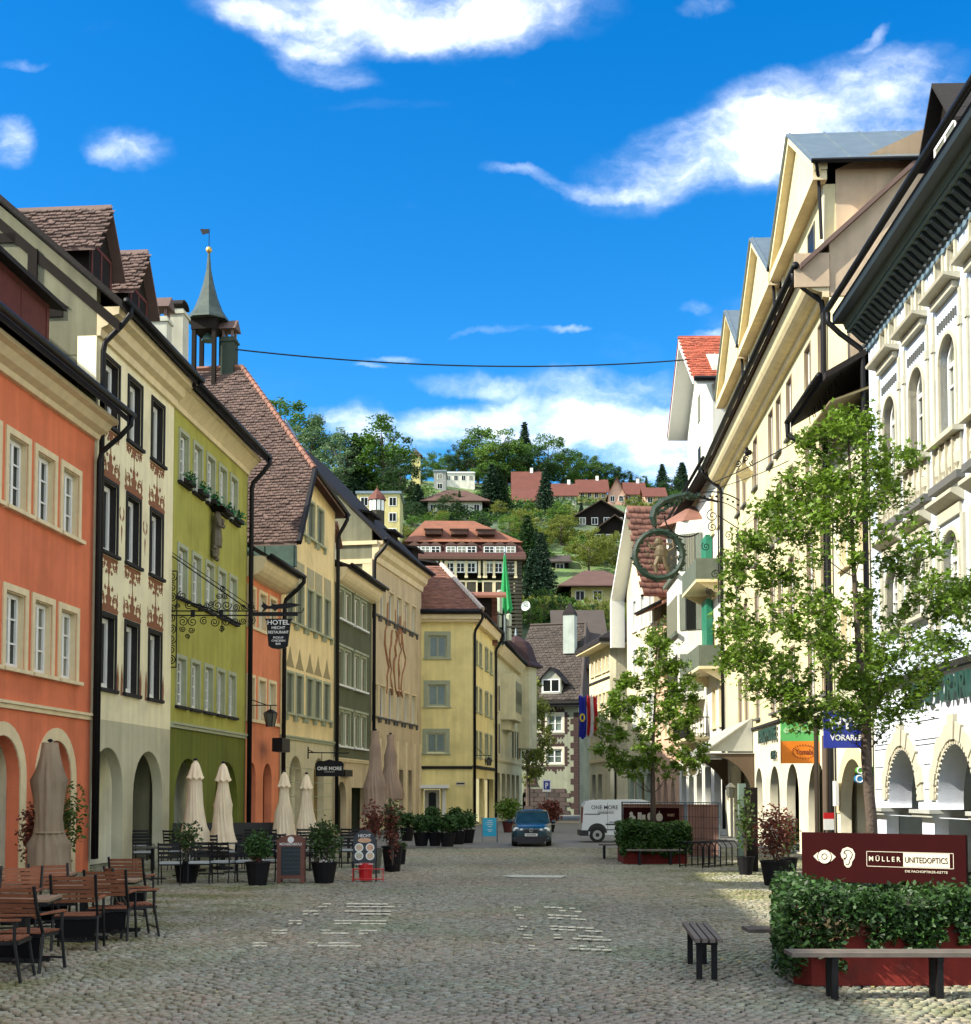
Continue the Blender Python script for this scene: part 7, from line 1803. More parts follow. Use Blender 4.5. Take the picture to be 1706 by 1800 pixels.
# far planter
pl = G(1096, 1519); pr_ = G(1207, 1519); wd = pr_.x - pl.x
o = thing('hedge_planter', 'dark red steel planter with a clipped hedge around the far maple', 'planter', (pl.x, pl.y, 0))
MB().box(0, wd, 0, 1.8, 0, .55).obj('trough', M_corten, o); hedge_leaves([(-.08, wd + .08, -.1, 1.9, .5, 1.12, 1), (-.12, wd + .12, -.14, .0, .28, 1.05, .5)], 7500, .055, leafmat('hedge_leaf', (.03, .075, .010), .25), o, 8)
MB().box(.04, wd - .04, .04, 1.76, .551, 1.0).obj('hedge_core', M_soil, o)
p = G(1105, 1503); bench((G(1106, 1497, .4).x, pl.y - .42, 0), (wd - .2), .3, .42, 'low bench along the front of the hedge planter', -PI / 2, 3)
p = G(1052, 1484, .44); bench((p.x, p.y, 0), 1.2, .35, .44, 'short bench sticking out left of the hedge planter', -PI / 2, 3, legs=(.15, 1.0))

# ================================================================ cafe furniture
M_slat = mat('red_brown_oiled_wood', (.21, .085, .045), rough=.8, spec=.15, var=.3, scale=5, streak=.25, obj_rand=.15); M_fr = mat('dark_chair_frame', (.008, .009, .010), rough=.45, var=.2, spec=.3); M_sling = mat('black_sling_fabric', (.006, .006, .007), rough=.95, spec=.1)
M_ttop = mat('weathered_table_wood', (.25, .17, .10), rough=.6, var=.3, scale=7, streak=.2)
def slat_chair(p, rz, label, top=.95):
    o = thing('slatted_armchair', label, 'chair', p, rz, 'slatted wooden armchairs of the near terrace'); w = .27
    for sx in (-1, 1):
        MB().tube([(sx * w, .24, 0), (sx * w, .17, .43), (sx * w, .30, .70), (sx * w, .37, top)], .019, 6).obj('back_leg', M_fr, o)
        MB().tube([(sx * (w + .015), -.27, 0), (sx * (w + .01), -.20, .42), (sx * (w + .01), -.20, .63)], .018, 6).obj('front_leg', M_fr, o)
        MB().box(sx * (w + .01) - .028, sx * (w + .01) + .028, -.26, .27, .632, .655).obj('armrest', M_slat, o)
        MB().tube([(sx * (w + .01), -.23, .615), (sx * (w + .01), .26, .66)], .013, 5).obj('arm_bar', M_fr, o)
    for k in range(6):
        z = .60 + k * .056; y = .262 + k * .0125 + (.0 if k < 3 else .012)
        MB().hexa([(-w + .02, y, z), (w - .02, y, z), (w - .02, y + .018, z), (-w + .02, y + .018, z), (-w + .02, y + .016, z + .044), (w - .02, y + .016, z + .044), (w - .02, y + .034, z + .044), (-w + .02, y + .034, z + .044)]).obj('slat', M_slat, o)
    for k in range(6): MB().box(-w + .02, w - .02, -.22 + k * .072, -.16 + k * .072, .425, .443).obj('seat_slat', M_slat, o)
    MB().box(-w, w, -.24, .2, .385, .42).obj('seat_frame', M_fr, o)
    MB().tube([(-w, .225, .12), (w, .225, .12)], .012, 5).tube([(-w, -.25, .12), (w, -.25, .12)], .012, 5).obj('stretcher', M_fr, o)
    MB().hexa([(-w + .03, .20, .16), (w - .03, .20, .16), (w - .03, .21, .16), (-w + .03, .21, .16), (-w + .03, .17, .38), (w - .03, .17, .38), (w - .03, .18, .38), (-w + .03, .18, .38)]).obj('apron', M_sling, o)
    return o
def wtable(p, rz, label, s=.7, z=.74):
    o = thing('cafe_table', label, 'table', p, rz, 'tables of the near terrace'); n = 6
    for k in range(n): MB().box(-s / 2 + k * s / n + .004, -s / 2 + (k + 1) * s / n - .004, -s / 2, s / 2, z - .03, z).obj('board', M_ttop, o)
    MB().box(-s / 2 + .01, s / 2 - .01, -s / 2 + .01, s / 2 - .01, z - .06, z - .031).obj('apron', M_fr, o); MB().box(-.045, .045, -.045, .045, .05, z - .061).obj('leg', M_fr, o)
    MB().box(-.32, .32, -.035, .035, 0, .05).box(-.035, .035, -.32, -.036, 0, .05).box(-.035, .035, .036, .32, 0, .05).obj('foot', M_fr, o); return o
def gp(px, py): q = G(px, py); q.z = 0; return q
for (px, py, a, lb) in ((50, 1706, 168, 'dark armchair at the left edge in front, its back turned to the camera'), (2, 1722, 95, 'armchair cut by the left edge of the picture'),
                        (136, 1668, 187, 'slatted armchair with sunlit red-brown back in the middle of the near group'), (194, 1652, 183, 'slatted armchair right behind the middle one'),
                        (236, 1645, 118, 'armchair at the right end of the near group, seen from the side'), (92, 1640, 30, 'armchair facing the camera, under the near parasol'),
                        (28, 1650, 10, 'armchair facing the camera behind the leftmost table'), (232, 1610, 178, 'black armchair behind the right end of the near group')):
    slat_chair(gp(px, py), math.radians(a), lb)
wtable(gp(38, 1690), .1, 'square wooden table at the left edge between near armchairs', .75); wtable(gp(146, 1652), .15, 'square wooden table in front of the middle armchair'); wtable(gp(206, 1638), .1, 'square wooden table beside the rightmost near armchair', .6); wtable(gp(95, 1620), .15, 'square wooden table beside the foot of the near parasol', .6)
# black chairs with pale cushions
M_cush = mat('pale_seat_cushion', (.42, .46, .44), rough=.85, var=.1)
def black_chair():
    o = thing('black_cafe_chair', '', 'chair', (0, 0, 0), 0, 'black chairs with pale cushions on the cafe terrace'); w = .23
    for sx in (-1, 1):
        MB().tube([(sx * w, .22, 0), (sx * w, .17, .43), (sx * w, .26, .9)], .016, 5).obj('back_leg', M_fr, o); MB().tube([(sx * w, -.24, 0), (sx * w, -.19, .43), (sx * w, -.19, .64), (sx * w, .2, .66)], .014, 5).obj('front_leg', M_fr, o)
    for k in range(4): z = .56 + k * .09; MB().box(-w, w, .19 + k * .018, .205 + k * .018, z, z + .055).obj('back_slat', M_fr, o)
    MB().box(-w, w, -.21, .19, .41, .44).obj('seat', M_fr, o); MB().box(-w + .01, w - .01, -.2, .17, .441, .485).obj('cushion', M_cush, o); return o
bc = black_chair(); tb_ = None
def btable(p, rz, lb):
    o = thing('black_table', lb, 'table', p, rz, 'dark tables of the cafe terrace'); MB().box(-.38, .38, -.38, .38, .71, .735).obj('tabletop', mat('dark_table_top', (.05, .05, .05), rough=.25), o)
    MB().tube([(0, 0, .02), (0, 0, .71)], .03, 6).obj('leg', M_fr, o); MB().box(-.3, .3, -.03, .03, 0, .03).box(-.03, .03, -.3, -.031, 0, .03).box(-.03, .03, .031, .3, 0, .03).obj('foot', M_fr, o)
lab1 = ['beside the slatted armchairs', 'at the second table of the terrace', 'in front of the leftmost cream parasol', 'between the two left cream parasols', 'in front of the second cream parasol', 'left of the bushy pot', 'behind the chalkboard', 'right of the chalkboard', 'behind the green shrub pot', 'left of the menu board']
k_ = 0; first = True
for row, (py, dx) in enumerate(((1556, 0), (1530, 14), (1514, 6))):
    for i, px in enumerate((238, 300, 352, 392, 434, 470, 528, 556, 600, 622)):
        if row == 0 and px in (528, 556, 600, 622, 238): continue
        px2, py2 = px + dx, py - (i * 1.2 if row == 0 else i * .6); p = gp(px2, py2); f_ = gp(px2, py2)
        lbl = 'black chair with a pale cushion ' + lab1[i] + (', front row', ', second row', ', back row')[row]
        a = PI + random.uniform(-.25, .25) if (i + row) % 2 else random.uniform(-.3, .3)
        if first: bc.location = p; bc.rotation_euler.z = a; bc['label'] = lbl; first = False
        else: copy_thing(bc, p, a, lbl)
for i, (px, py) in enumerate(((268, 1546), (326, 1540), (372, 1537), (415, 1534), (505, 1528), (545, 1530), (612, 1518))):
    btable(gp(px, py), .1, 'dark square table ' + ['left of the white flowered pot', 'behind the white flowered pot', 'in front of the leftmost cream parasol', 'in front of the second cream parasol', 'behind the chalkboard', 'behind the shrub right of the chalkboard', 'behind the menu board'][i])
o = tag(MB().box(-.02, .02, 0, 5.2, 0, 1.05).obj('terrace_screen', mat('dark_screen_panel', (.015, .013, .012), rough=.5), None, gp(200, 1510), -1.25), 'low dark screen fencing off the cafe terrace in front of the arches', 'screen')
p = gp(262, 1500); o = thing('menu_stand', 'dark stand with a rounded red-brown top inside the arcade', 'stand', p); MB().box(-.6, .6, 0, .3, 0, 1.0).obj('cabinet', M_timber, o); MB().extr(ell(0, 1.02, .3, .3), .05, .2, 'y').obj('round_top', M_redwood, o)

# ================================================================ parasols
def parasol(p, H_, prof, label, m, folds=9, depth=.22, cap=None, group=None, tie=None, seed=0, pole=M_fr):
    o = thing('folded_parasol', label, 'parasol', p, random.uniform(0, 6), group); rg = random.Random(seed); n = folds * 6
    MB().tube([(0, 0, 0), (0, 0, H_ + .02)], .028, 8).obj('pole', pole, o); MB().lathe([(.3, 0), (.3, .06), (.05, .09), (.04, .3)], 12).obj('base', M_fr, o)
    V = []; F = []; ph = [rg.uniform(-.25, .25) for _ in range(folds)]
    zs = np.linspace(0, 1, 26)
    for i, t in enumerate(zs):
        z = prof[0][1] + (prof[-1][1] - prof[0][1]) * t; r = float(np.interp(-z, [-q[1] for q in prof], [q[0] for q in prof]))
        for j in range(n):
            a = 2 * PI * j / n; f = math.cos(folds * a + .8 * math.sin(3 * t + seed)); amp = depth * min(1, t * 4) * (1 + .3 * math.sin(j * .37 + seed))
            rr_ = r * (1 + amp * (1 - abs(f) ** .5 * 1.6) + .05 * math.sin(7 * a + t * 9 + seed)); zz = z - (.05 * math.cos(folds * a + 1) * t if i == 25 else 0)
            V.append((rr_ * math.cos(a + .5 * t), rr_ * math.sin(a + .5 * t), zz))
    for i in range(25):
        for j in range(n): F.append((i * n + j, (i + 1) * n + j, (i + 1) * n + (j + 1) % n, i * n + (j + 1) % n))
    new('canopy', np_mesh('canopy', V, F, m, True), o)
    if cap:
        V = []; F = []
        for i, (r, z) in enumerate(cap):
            for j in range(n):
                a = 2 * PI * j / n; V.append((r * (1 + (.14 if i > 1 else .04) * math.cos(folds * a)) * math.cos(a), r * (1 + (.14 if i > 1 else .04) * math.cos(folds * a)) * math.sin(a), z + (.03 * math.cos(folds * a) if i == len(cap) - 1 else 0)))
        for i in range(len(cap) - 1):
            for j in range(n): F.append((i * n + j, (i + 1) * n + j, (i + 1) * n + (j + 1) % n, i * n + (j + 1) % n))
        new('top_flounce', np_mesh('top_flounce', V, F, m, True), o)
    MB().lathe([(.05, H_), (.06, H_ + .03), (.02, H_ + .06)], 8).obj('finial', pole, o)
    if tie: MB().lathe([(tie[1], tie[0] - .02), (tie[1] + .01, tie[0]), (tie[1], tie[0] + .02)], 16).obj('tie', m, o)
    return o
C_cream = mat('cream_parasol_cloth', (.92, .78, .54), rough=.9, var=.1, scale=3, transl=.15); C_tan = mat('tan_parasol_cloth', (.40, .29, .20), rough=.9, var=.12, scale=3, transl=.1); C_brown = mat('brown_grey_parasol_cloth', (.30, .23, .15), rough=.9, var=.15, scale=3)
for i, (px, D, yt, yb_) in enumerate(((342, 33, 1337, 1492), (391, 34, 1342, 1490), (499, 40, 1357, 1471), (538, 41, 1361, 1469))):
    p = AT(px, 1500, D); p.z = 0; ht, hb_ = AT(px, yt, D).z, AT(px, yb_, D).z
    parasol(p, ht, [(.07, ht - .05), (.13, ht - .5), (.19, ht - 1.0), (.29, hb_ + .4), (.36, hb_)], ['folded cream parasol, leftmost of the four, behind the oleander', 'folded cream parasol second from the left, before the dark green arch', 'folded cream parasol behind the chalkboard, before the salmon house', 'folded cream parasol rightmost of the four, under the hanging black sign'][i], C_cream, 8, .30, [(.03, ht), (.10, ht - .1), (.17, ht - .38), (.20, ht - .46)], 'folded cream parasols on the cafe terrace', seed=i)
for i, (px, D, yt, yb_) in enumerate(((659, 44, 1284, 1432), (686, 47, 1291, 1405))):
    p = AT(px, 1500, D); p.z = 0; ht, hb_ = AT(px, yt, D).z, AT(px, yb_, D).z
    parasol(p, ht, [(.14, ht - .02), (.13, ht - .3), (.22, ht - 1.2), (.36, hb_ + .5), (.42, hb_)], ['tall folded tan parasol nearer to the grey-green house', 'tall folded tan parasol right of its taller twin'][i], C_tan, 9, .34, None, 'tall tan parasols on the second terrace', seed=5 + i)
p = AT(84, 1560, 27); p.z = 0; ht = AT(84, 1304, 27).z
parasol(p, ht, [(.16, ht - .02), (.22, ht - .4), (.29, ht - .9), (.30, 1.6), (.27, 1.15), (.40, .5), (.44, .25)], 'big folded brown-grey parasol at the left, tied round its waist', C_brown, 6, .36, None, None, (1.15, .30), seed=11)

# ================================================================ boards
p = gp(511, 1553); o = thing('chalkboard', 'brown wooden A-frame chalkboard with a rounded top standing in front of the terrace', 'sign board', p, .06); k = p.y / FPX
w_, h_ = 48 * k / 2, 84 * k; M_bw = mat('red_brown_frame_wood', (.13, .04, .022), rough=.5, var=.25, scale=6)
fr = [(-w_, 0), (-w_ + .09, 0), (-w_ + .09, .1), (w_ - .09, .1), (w_ - .09, 0), (w_, 0), (w_, h_ * .9), (w_ * .6, h_ * .97), (0, h_), (-w_ * .6, h_ * .97), (-w_, h_ * .9)]
MB().extr(fr, -.02, .03, 'y').obj('frame', M_bw, o); MB().extr(fr, .34, .38, 'y').obj('rear_frame', M_bw, o)
MB().box(-w_ + .09, w_ - .09, -.026, -.0205, h_ * .17, h_ * .76).obj('slate', mat('chalk_slate', (.02, .03, .035), rough=.8, var=.3, scale=8), o)
put_text('M\u00d6HRENBR\u00c4U', 0, h_ * .82, w_ * 1.6, .07, M_white, o, y=-.03, bold=.01); MB().extr(ell(0, h_ * .905, .07, .07, 14), -.027, -.021, 'y').obj('round_logo', M_white, o)
M_chalk = mat('faint_chalk', (.10, .16, .17))
q = MB()
for r_ in range(6):
    for c in range(4): x = -w_ * .55 + c * w_ * .32; z = h_ * (.68 - r_ * .085); q.tube([(x, -.028, z), (x + .03, -.028, z + .02), (x + .06, -.028, z - .01), (x + .09, -.028, z + .015)], .004, 3)
stuff(q.obj('chalk_writing', M_chalk, o))
p = gp(641, 1550); o = thing('menu_board', 'black menu board with a round top and four pictures of round dishes', 'sign board', p, .05); k = p.y / FPX; w_, h_ = 20 * k, 90 * k
def roundtop(w, z0, z1): return [(-w, z0), (w, z0)] + [(w * math.cos(a), z1 - w + w * math.sin(a)) for a in np.linspace(0, PI, 13)]
MB().extr(roundtop(w_, .42, h_), -.015, .015, 'y').obj('board', mat('dark_board', (.02, .026, .035), rough=.4), o)
for sx in (-1, 1): MB().box(sx * w_ - .015, sx * w_ + .015, -.02, .02, 0, .45).obj('leg', M_fr, o); MB().tube([(sx * w_, .02, .9), (sx * w_, .4, 0)], .012, 5).obj('rear_leg', M_fr, o)
MB().lathe([(.14, .02), (.16, .38), (.16, .4)], 14, (.02, .12, 0)).obj('red_tub', mat('red_plastic', (.5, .012, .015), rough=.4), o)
q = MB().tube([(-w_ - .02, -.1, .28), (w_ + .18, -.1, .28)], .012, 5).tube([(-w_ - .02, -.1, .06), (w_ + .18, -.1, .06)], .012, 5).tube([(-w_, -.1, 0), (-w_, -.1, .3)], .012, 5).tube([(w_ + .16, -.1, 0), (w_ + .16, -.1, .3)], .012, 5); q.obj('red_rack', MATS['red_plastic'], o)
put_text('HECHT', 0, h_ * .89, w_ * 1.1, .07, M_white, o, y=-.018, bold=.01)
food = [mat('dish_print_a', (.55, .42, .28), var=.5, scale=30), mat('dish_print_b', (.60, .36, .22), var=.5, scale=30), mat('dish_print_c', (.42, .40, .30), var=.6, scale=24)]
MB().extr(ell(0, h_ * .80, w_ * .6, .055, 16), -.020, -.0155, 'y').obj('dish_picture', food[1], o)
for i, (sx, z) in enumerate(((-1, .66), (1, .66), (-1, .5), (1, .5))):
    MB().extr(ell(sx * w_ * .48, h_ * z, w_ * .38, w_ * .38, 18), -.020, -.0155, 'y').obj('plate_picture', M_white, o); MB().extr(ell(sx * w_ * .48, h_ * z, w_ * .28, w_ * .28, 14), -.022, -.0205, 'y').obj('dish_picture', food[i % 3], o)
    MB().box(sx * w_ * .48 - w_ * .3, sx * w_ * .48 + w_ * .3, -.018, -.0155, h_ * z - .19, h_ * z - .175).obj('caption_print', M_white, o)
p = gp(860, 1481); o = thing('cyan_board', 'bright cyan A-frame board with white lines on the street left of the car', 'sign board', p, -.05); k = p.y / FPX; w_, h_ = 12.5 * k, 44 * k
MB().box(-w_ + .04, w_ - .04, -.02, .0, h_ * .24, h_ - .03).obj('poster', mat('cyan_poster', (.02, .42, .62), rough=.5), o); MB().box(-w_, -w_ + .035, -.03, .01, 0, h_).obj('leg', M_zinc, o); MB().box(w_ - .035, w_, -.03, .01, 0, h_).obj('leg', M_zinc, o); MB().tube([(-w_, .02, h_), (-w_, .4, 0)], .015, 5).tube([(w_, .02, h_), (w_, .4, 0)], .015, 5).obj('rear_legs', M_zinc, o)
q = MB()
for i, (ww, z) in enumerate(((.6, .86), (.75, .78), (.7, .70), (.5, .62), (.65, .5), (.4, .44))): q.box(-w_ * ww * .6, w_ * ww * .6, -.024, -.0205, h_ * z - .012, h_ * z + .012)
q.obj('print_lines', M_white, o)

# ================================================================ car
M_carp = mat('dark_teal_car_paint', (.004, .035, .052), rough=.25, var=.04, spec=.4, coat=.4); M_cglass = mat('car_glass', (.015, .04, .042), rough=.08, var=.6, scale=2, spec=.4); M_rub = mat('tyre_rubber', (.012, .012, .012), rough=.85); M_alu = mat('silver_wheel', (.45, .46, .46), rough=.3, metal=.8)
M_lamp = mat('clear_headlight', (.62, .66, .64), rough=.12, spec=.8); M_plast = mat('black_bumper_plastic', (.012, .012, .014), rough=.5)
def loft(secs, m, name, par, smooth=True, closed_ends=True):
    V = [p for s_ in secs for p in s_]; n = len(secs[0]); F = []
    for i in range(len(secs) - 1):
        for j in range(n): F.append((i * n + j, i * n + (j + 1) % n, (i + 1) * n + (j + 1) % n, (i + 1) * n + j))
    mb = MB(); mb.v = V; mb.f = F + [tuple(range(n))[::-1], tuple((len(secs) - 1) * n + j for j in range(n))]
    o = mb.obj(name, m, par, smooth=False)
    for p_ in o.data.polygons: p_.use_smooth = smooth and len(p_.vertices) == 4
    return o
def sec(y, w, zb, zs, zt, wt, dome=.02):
    h_ = [(w * .90, zb), (w * .99, zb + .10), (w, (zb + zs) / 2), (w * .985, zs), (wt, zt), (wt * .6, zt + dome), (0, zt + dome * 1.4)]
    return [(x, y, z) for x, z in h_] + [(-x, y, z) for x, z in h_[-2::-1]]
p = gp(934, 1485); car = thing('parked_car', 'small dark teal hatchback with round headlights driving towards the camera', 'car', p, math.radians(-3)); car.scale = (.90, .90, .90)
loft([sec(-1.93, .60, .22, .52, .62, .50), sec(-1.88, .74, .20, .56, .70, .62), sec(-1.7, .81, .19, .62, .78, .70), sec(-1.2, .83, .19, .72, .88, .74), sec(-.75, .83, .19, .82, .95, .74), sec(-.2, .83, .19, .84, .93, .76), sec(.8, .83, .19, .86, .95, .76), sec(1.5, .82, .2, .86, .96, .74), sec(1.85, .78, .24, .82, .92, .68), sec(1.93, .7, .3, .7, .8, .6)], M_carp, 'body', car)
def csec(y, wb, zb, wt, zt): return [(wb, y, zb), (wt, y, zt), (wt * .5, y, zt + .03), (-wt * .5, y, zt + .03), (-wt, y, zt), (-wb, y, zb)]
loft([csec(-.86, .70, .93, .69, .935), csec(-.15, .75, .93, .60, 1.38), csec(.3, .75, .93, .61, 1.43), csec(1.2, .75, .94, .59, 1.40), csec(1.75, .72, .92, .60, 1.05)], M_cglass, 'windows', car, False)
loft([csec(-.20, .60, 1.37, .595, 1.40), csec(.3, .63, 1.41, .60, 1.46), csec(1.25, .61, 1.39, .58, 1.43), csec(1.42, .55, 1.32, .54, 1.345)], M_carp, 'roof', car)
for sx in (-1, 1):
    MB().tube([(sx * .74, -.84, .94), (sx * .625, -.15, 1.40)], .032, 6).tube([(sx * .76, .55, .94), (sx * .625, .5, 1.43)], .03, 6).obj('pillar', M_carp, car)
    MB().ball((sx * .92, -.62, .98), .10, 8, (1, .6, .8)).obj('mirror', M_carp, car)
    for y in (-1.22, 1.22):
        q = [(.0, .30), (.02, .31), (.18, .31), (.2, .29)]; w_ = MB()
        V = []; n = 20
        for xx, r in ((.60, .30), (.62, .315), (.80, .315), (.82, .29), (.80, .2)):
            for j in range(n): a = 2 * PI * j / n; V.append((sx * xx, y + r * math.cos(a), .315 + r * math.sin(a)))
        for i in range(4):
            for j in range(n): w_.f.append((i * n + j, i * n + (j + 1) % n, (i + 1) * n + (j + 1) % n, (i + 1) * n + j))
        w_.v = V; w_.f.append(tuple(4 * n + j for j in range(n))); wh = w_.obj('wheel', M_rub, car); MB().tube([(sx * .80, y, .315), (sx * .815, y, .315)], .19, 14).obj('rim', M_alu, wh)
    MB().ball((sx * .62, -1.80, .66), .145, 14, (1, .5, .85)).obj('headlight', M_lamp, car); MB().ball((sx * .40, -1.87, .64), .10, 12, (1, .5, .9)).obj('headlight', M_lamp, car)
    MB().extr(ell(sx * .60, .33, .10, .05, 12), -1.96, -1.92, 'y').obj('fog_light', M_lamp, car)
MB().box(-.30, .30, -1.965, -1.90, .56, .70).obj('grille', M_plast, car); MB().box(-.68, .68, -1.98, -1.80, .20, .44).box(-.55, .55, -1.985, -1.85, .12, .199).obj('bumper', M_plast, car)
MB().tube([(x, -1.975, z) for x, z in ell(0, .66, .07, .07, 16)], .012, 5, True).tube([(-.04, -1.975, .70), (-.015, -1.975, .665), (0, -1.975, .68), (.015, -1.975, .665), (.04, -1.975, .70)], .008, 4).tube([(-.05, -1.975, .66), (-.022, -1.975, .61), (0, -1.975, .65), (.022, -1.975, .61), (.05, -1.975, .66)], .008, 4).obj('round_badge', M_alu, car)
pl_ = MB().box(-.26, .26, -2.0, -1.986, .42, .53).obj('number_plate', M_white, car); MB().box(-.2, .2, -2.004, -2.001, .455, .495).obj('plate_print', M_stone_g, pl_)
MB().tube([(-.5, -.8, .97), (-.05, -.62, 1.08)], .008, 4).tube([(.05, -.8, .97), (.5, -.62, 1.08)], .008, 4).obj('wiper', M_plast, car)

# ================================================================ van, tail to the left
A, B_ = gp(1021, 1481), gp(1206, 1481); L_ = 4.15; van = thing('white_van', 'white delivery van with dark lettering and its tail to the left, behind the hedge planter', 'van', (A.x, A.y, 0)); van.scale = (.93,) * 3; M_vanp = mat('white_van_paint', (.62, .68, .70), rough=.25, var=.03, coat=.5)
prof = [(.05, .32), (.0, .5), (.05, 1.0), (.10, 1.55), (.22, 1.76), (.5, 1.82), (2.6, 1.84), (2.95, 1.74), (3.4, 1.14), (4.0, .98), (4.15, .75), (4.15, .32)]
MB().extr(prof, 0, 1.7, 'y').obj('body', M_vanp, van)
MB().box(-.06, .3, -.03, 1.73, .28, .52).obj('rear_bumper', M_plast, van); MB().box(.0, .055, -.012, .2, .85, 1.5).obj('tail_light', mat('dark_red_lamp', (.12, .01, .01), rough=.3), van)
MB().box(.62, 3.1, -.008, -.001, .52, .56).box(.12, .80, -.008, -.001, 1.19, 1.225).box(1.05, 2.1, -.012, -.001, .74, .80).obj('side_strip', M_plast, van)
MB().box(1.12, 1.135, -.004, -.001, .5, 1.7).box(2.15, 2.165, -.004, -.001, .5, 1.7).obj('door_gap', M_stone_g, van)
MB().extr([(2.3, 1.1), (3.2, 1.1), (2.85, 1.62), (2.3, 1.65)], -.008, -.001, 'y').obj('side_window', M_cglass, van)
for x in (.68, 3.35):
    MB().extr(ell(x, .40, .42, .42, 20, 0, PI), -.01, -.002, 'y').obj('wheel_arch', M_plast, van)
    w_ = MB().tube([(x, -.04, .32), (x, .2, .32)], .33, 22).obj('wheel', M_rub, van); MB().tube([(x, -.055, .32), (x, -.041, .32)], .2, 18).obj('rim', M_alu, w_); MB().tube([(x, -.065, .32), (x, -.056, .32)], .09, 12).obj('hub_cap', M_plast, w_)
put_text('ONE MORE', 1.0, 1.50, 1.15, .17, M_plast, van, y=-.004, bold=.01); put_text('CAF\u00c9 RESTAURANT', 1.05, 1.345, .75, .05, M_plast, van, y=-.004); put_text('LIEFERSERVICE', 1.05, 1.26, .68, .07, M_plast, van, y=-.004, bold=.02); put_text('WWW.', 1.36, .86, .34, .07, M_plast, van, y=-.004, bold=.02)
# ================================================================ building site screen, banner, bike rack
A, B_ = AT(1093, 1510, 40.5), AT(1266, 1512, 38.0); A.z = B_.z = 0; L_ = (B_ - A).length; rz_ = math.atan2(B_.y - A.y, B_.x - A.x)
o = thing('screened_fence', 'site fence covered with pinkish brown netting behind the hedge planter', 'fence', A, rz_); M_net = mat('pinkish_brown_netting', (.30, .17, .13), rough=.9, var=.25, scale=2, streak=.35, transl=.25)
hF = AT(1180, 1411, 39).z; npn = 3
for k in range(npn):
    x0 = k * L_ / npn; x1 = (k + 1) * L_ / npn; V = []; nx_ = 24
    for i in range(nx_ + 1):
        x = x0 + .03 + (x1 - x0 - .06) * i / nx_; y = .03 * math.sin(i * 1.1 + k) + .015 * math.sin(i * 2.7)
        V += [(x, y, .08), (x, y * .4, hF - .05)]
    new('netting', np_mesh('netting', V, [(2 * i, 2 * i + 2, 2 * i + 3, 2 * i + 1) for i in range(nx_)], M_net), o)
    q = MB().tube([(x0 + .02, -.03, 0), (x0 + .02, -.03, hF)], .022, 6).tube([(x1 - .02, -.03, 0), (x1 - .02, -.03, hF)], .022, 6).tube([(x0, -.03, hF), (x1, -.03, hF)], .018, 6).tube([(x0, -.03, .1), (x1, -.03, .1)], .018, 6); q.obj('frame', M_zinc if k else M_black, o)
    q = MB()
    for i in range(12): x = x0 + (x1 - x0) * (i + .5) / 12; q.tube([(x, -.045, .1), (x, -.045, hF)], .006, 4)
    for i in range(5): z = .3 + i * .32; q.tube([(x0, -.05, z), (x1, -.05, z)], .006, 4)
    stuff(q.obj('wire_mesh', M_black, o))
xa, xb = (AT(1098, 1435, 40.4).x - A.x) / math.cos(rz_), (AT(1195, 1435, 39).x - A.x) / math.cos(rz_); z0, z1 = AT(1150, 1451, 39.7).z, AT(1150, 1420, 39.7).z
ban = tag(MB().box(xa, xb, -.10, -.07, z0, z1).obj('food_banner', M_board, None, A, rz_), 'dark maroon banner with pale food symbols hanging on the fence', 'banner')
wB = xb - xa; zc = (z0 + z1) / 2
q = MB(); q.extr(ell(xa + wB * .17, zc - .05, .13, .08, 10), -.104, -.1005, 'y').extr(ell(xa + wB * .15, zc + .07, .07, .07, 8), -.104, -.1005, 'y'); q.box(xa + wB * .27, xa + wB * .34, -.104, -.1005, zc - .12, zc + .12).box(xa + wB * .35, xa + wB * .41, -.104, -.1005, zc - .12, zc + .05); q.extr(ell(xa + wB * .49, zc, .1, .12, 10), -.104, -.1005, 'y')
q.extr(ell(xa + wB * .66, zc - .02, .13, .13, 12), -.104, -.1005, 'y').box(xa + wB * .655, xa + wB * .665, -.104, -.1005, zc + .1, zc + .17); q.obj('food_print', M_cream, ban); put_text('MARKT', xa + wB * .87, zc + .05, .26, .08, MATS['dish_print_b'], ban, y=-.104)
pA, pB = gp(1234, 1527), gp(1296, 1522); d = (pB - pA); o = thing('bike_rack', 'black tubular bicycle rack in front of the entrance canopy', 'bike rack', pA, math.atan2(d.y, d.x))
zt_r = AT(1240, 1482, pA.y).z; n = 7
for k in range(n):
    x = d.length * k / (n - 1); MB().tube([(x, 0, 0), (x, 0, zt_r - .12), (x, .1, zt_r), (x, .6, zt_r), (x, .7, zt_r - .12), (x, .7, 0)], .020, 6).obj('hoop', M_black, o)
MB().tube([(0, 0, .05), (d.length, 0, .05)], .018, 6).tube([(0, .7, .05), (d.length, .7, .05)], .018, 6).tube([(0, .35, zt_r + .02), (d.length, .35, zt_r + .02)], .018, 6).obj('rail', M_black, o)

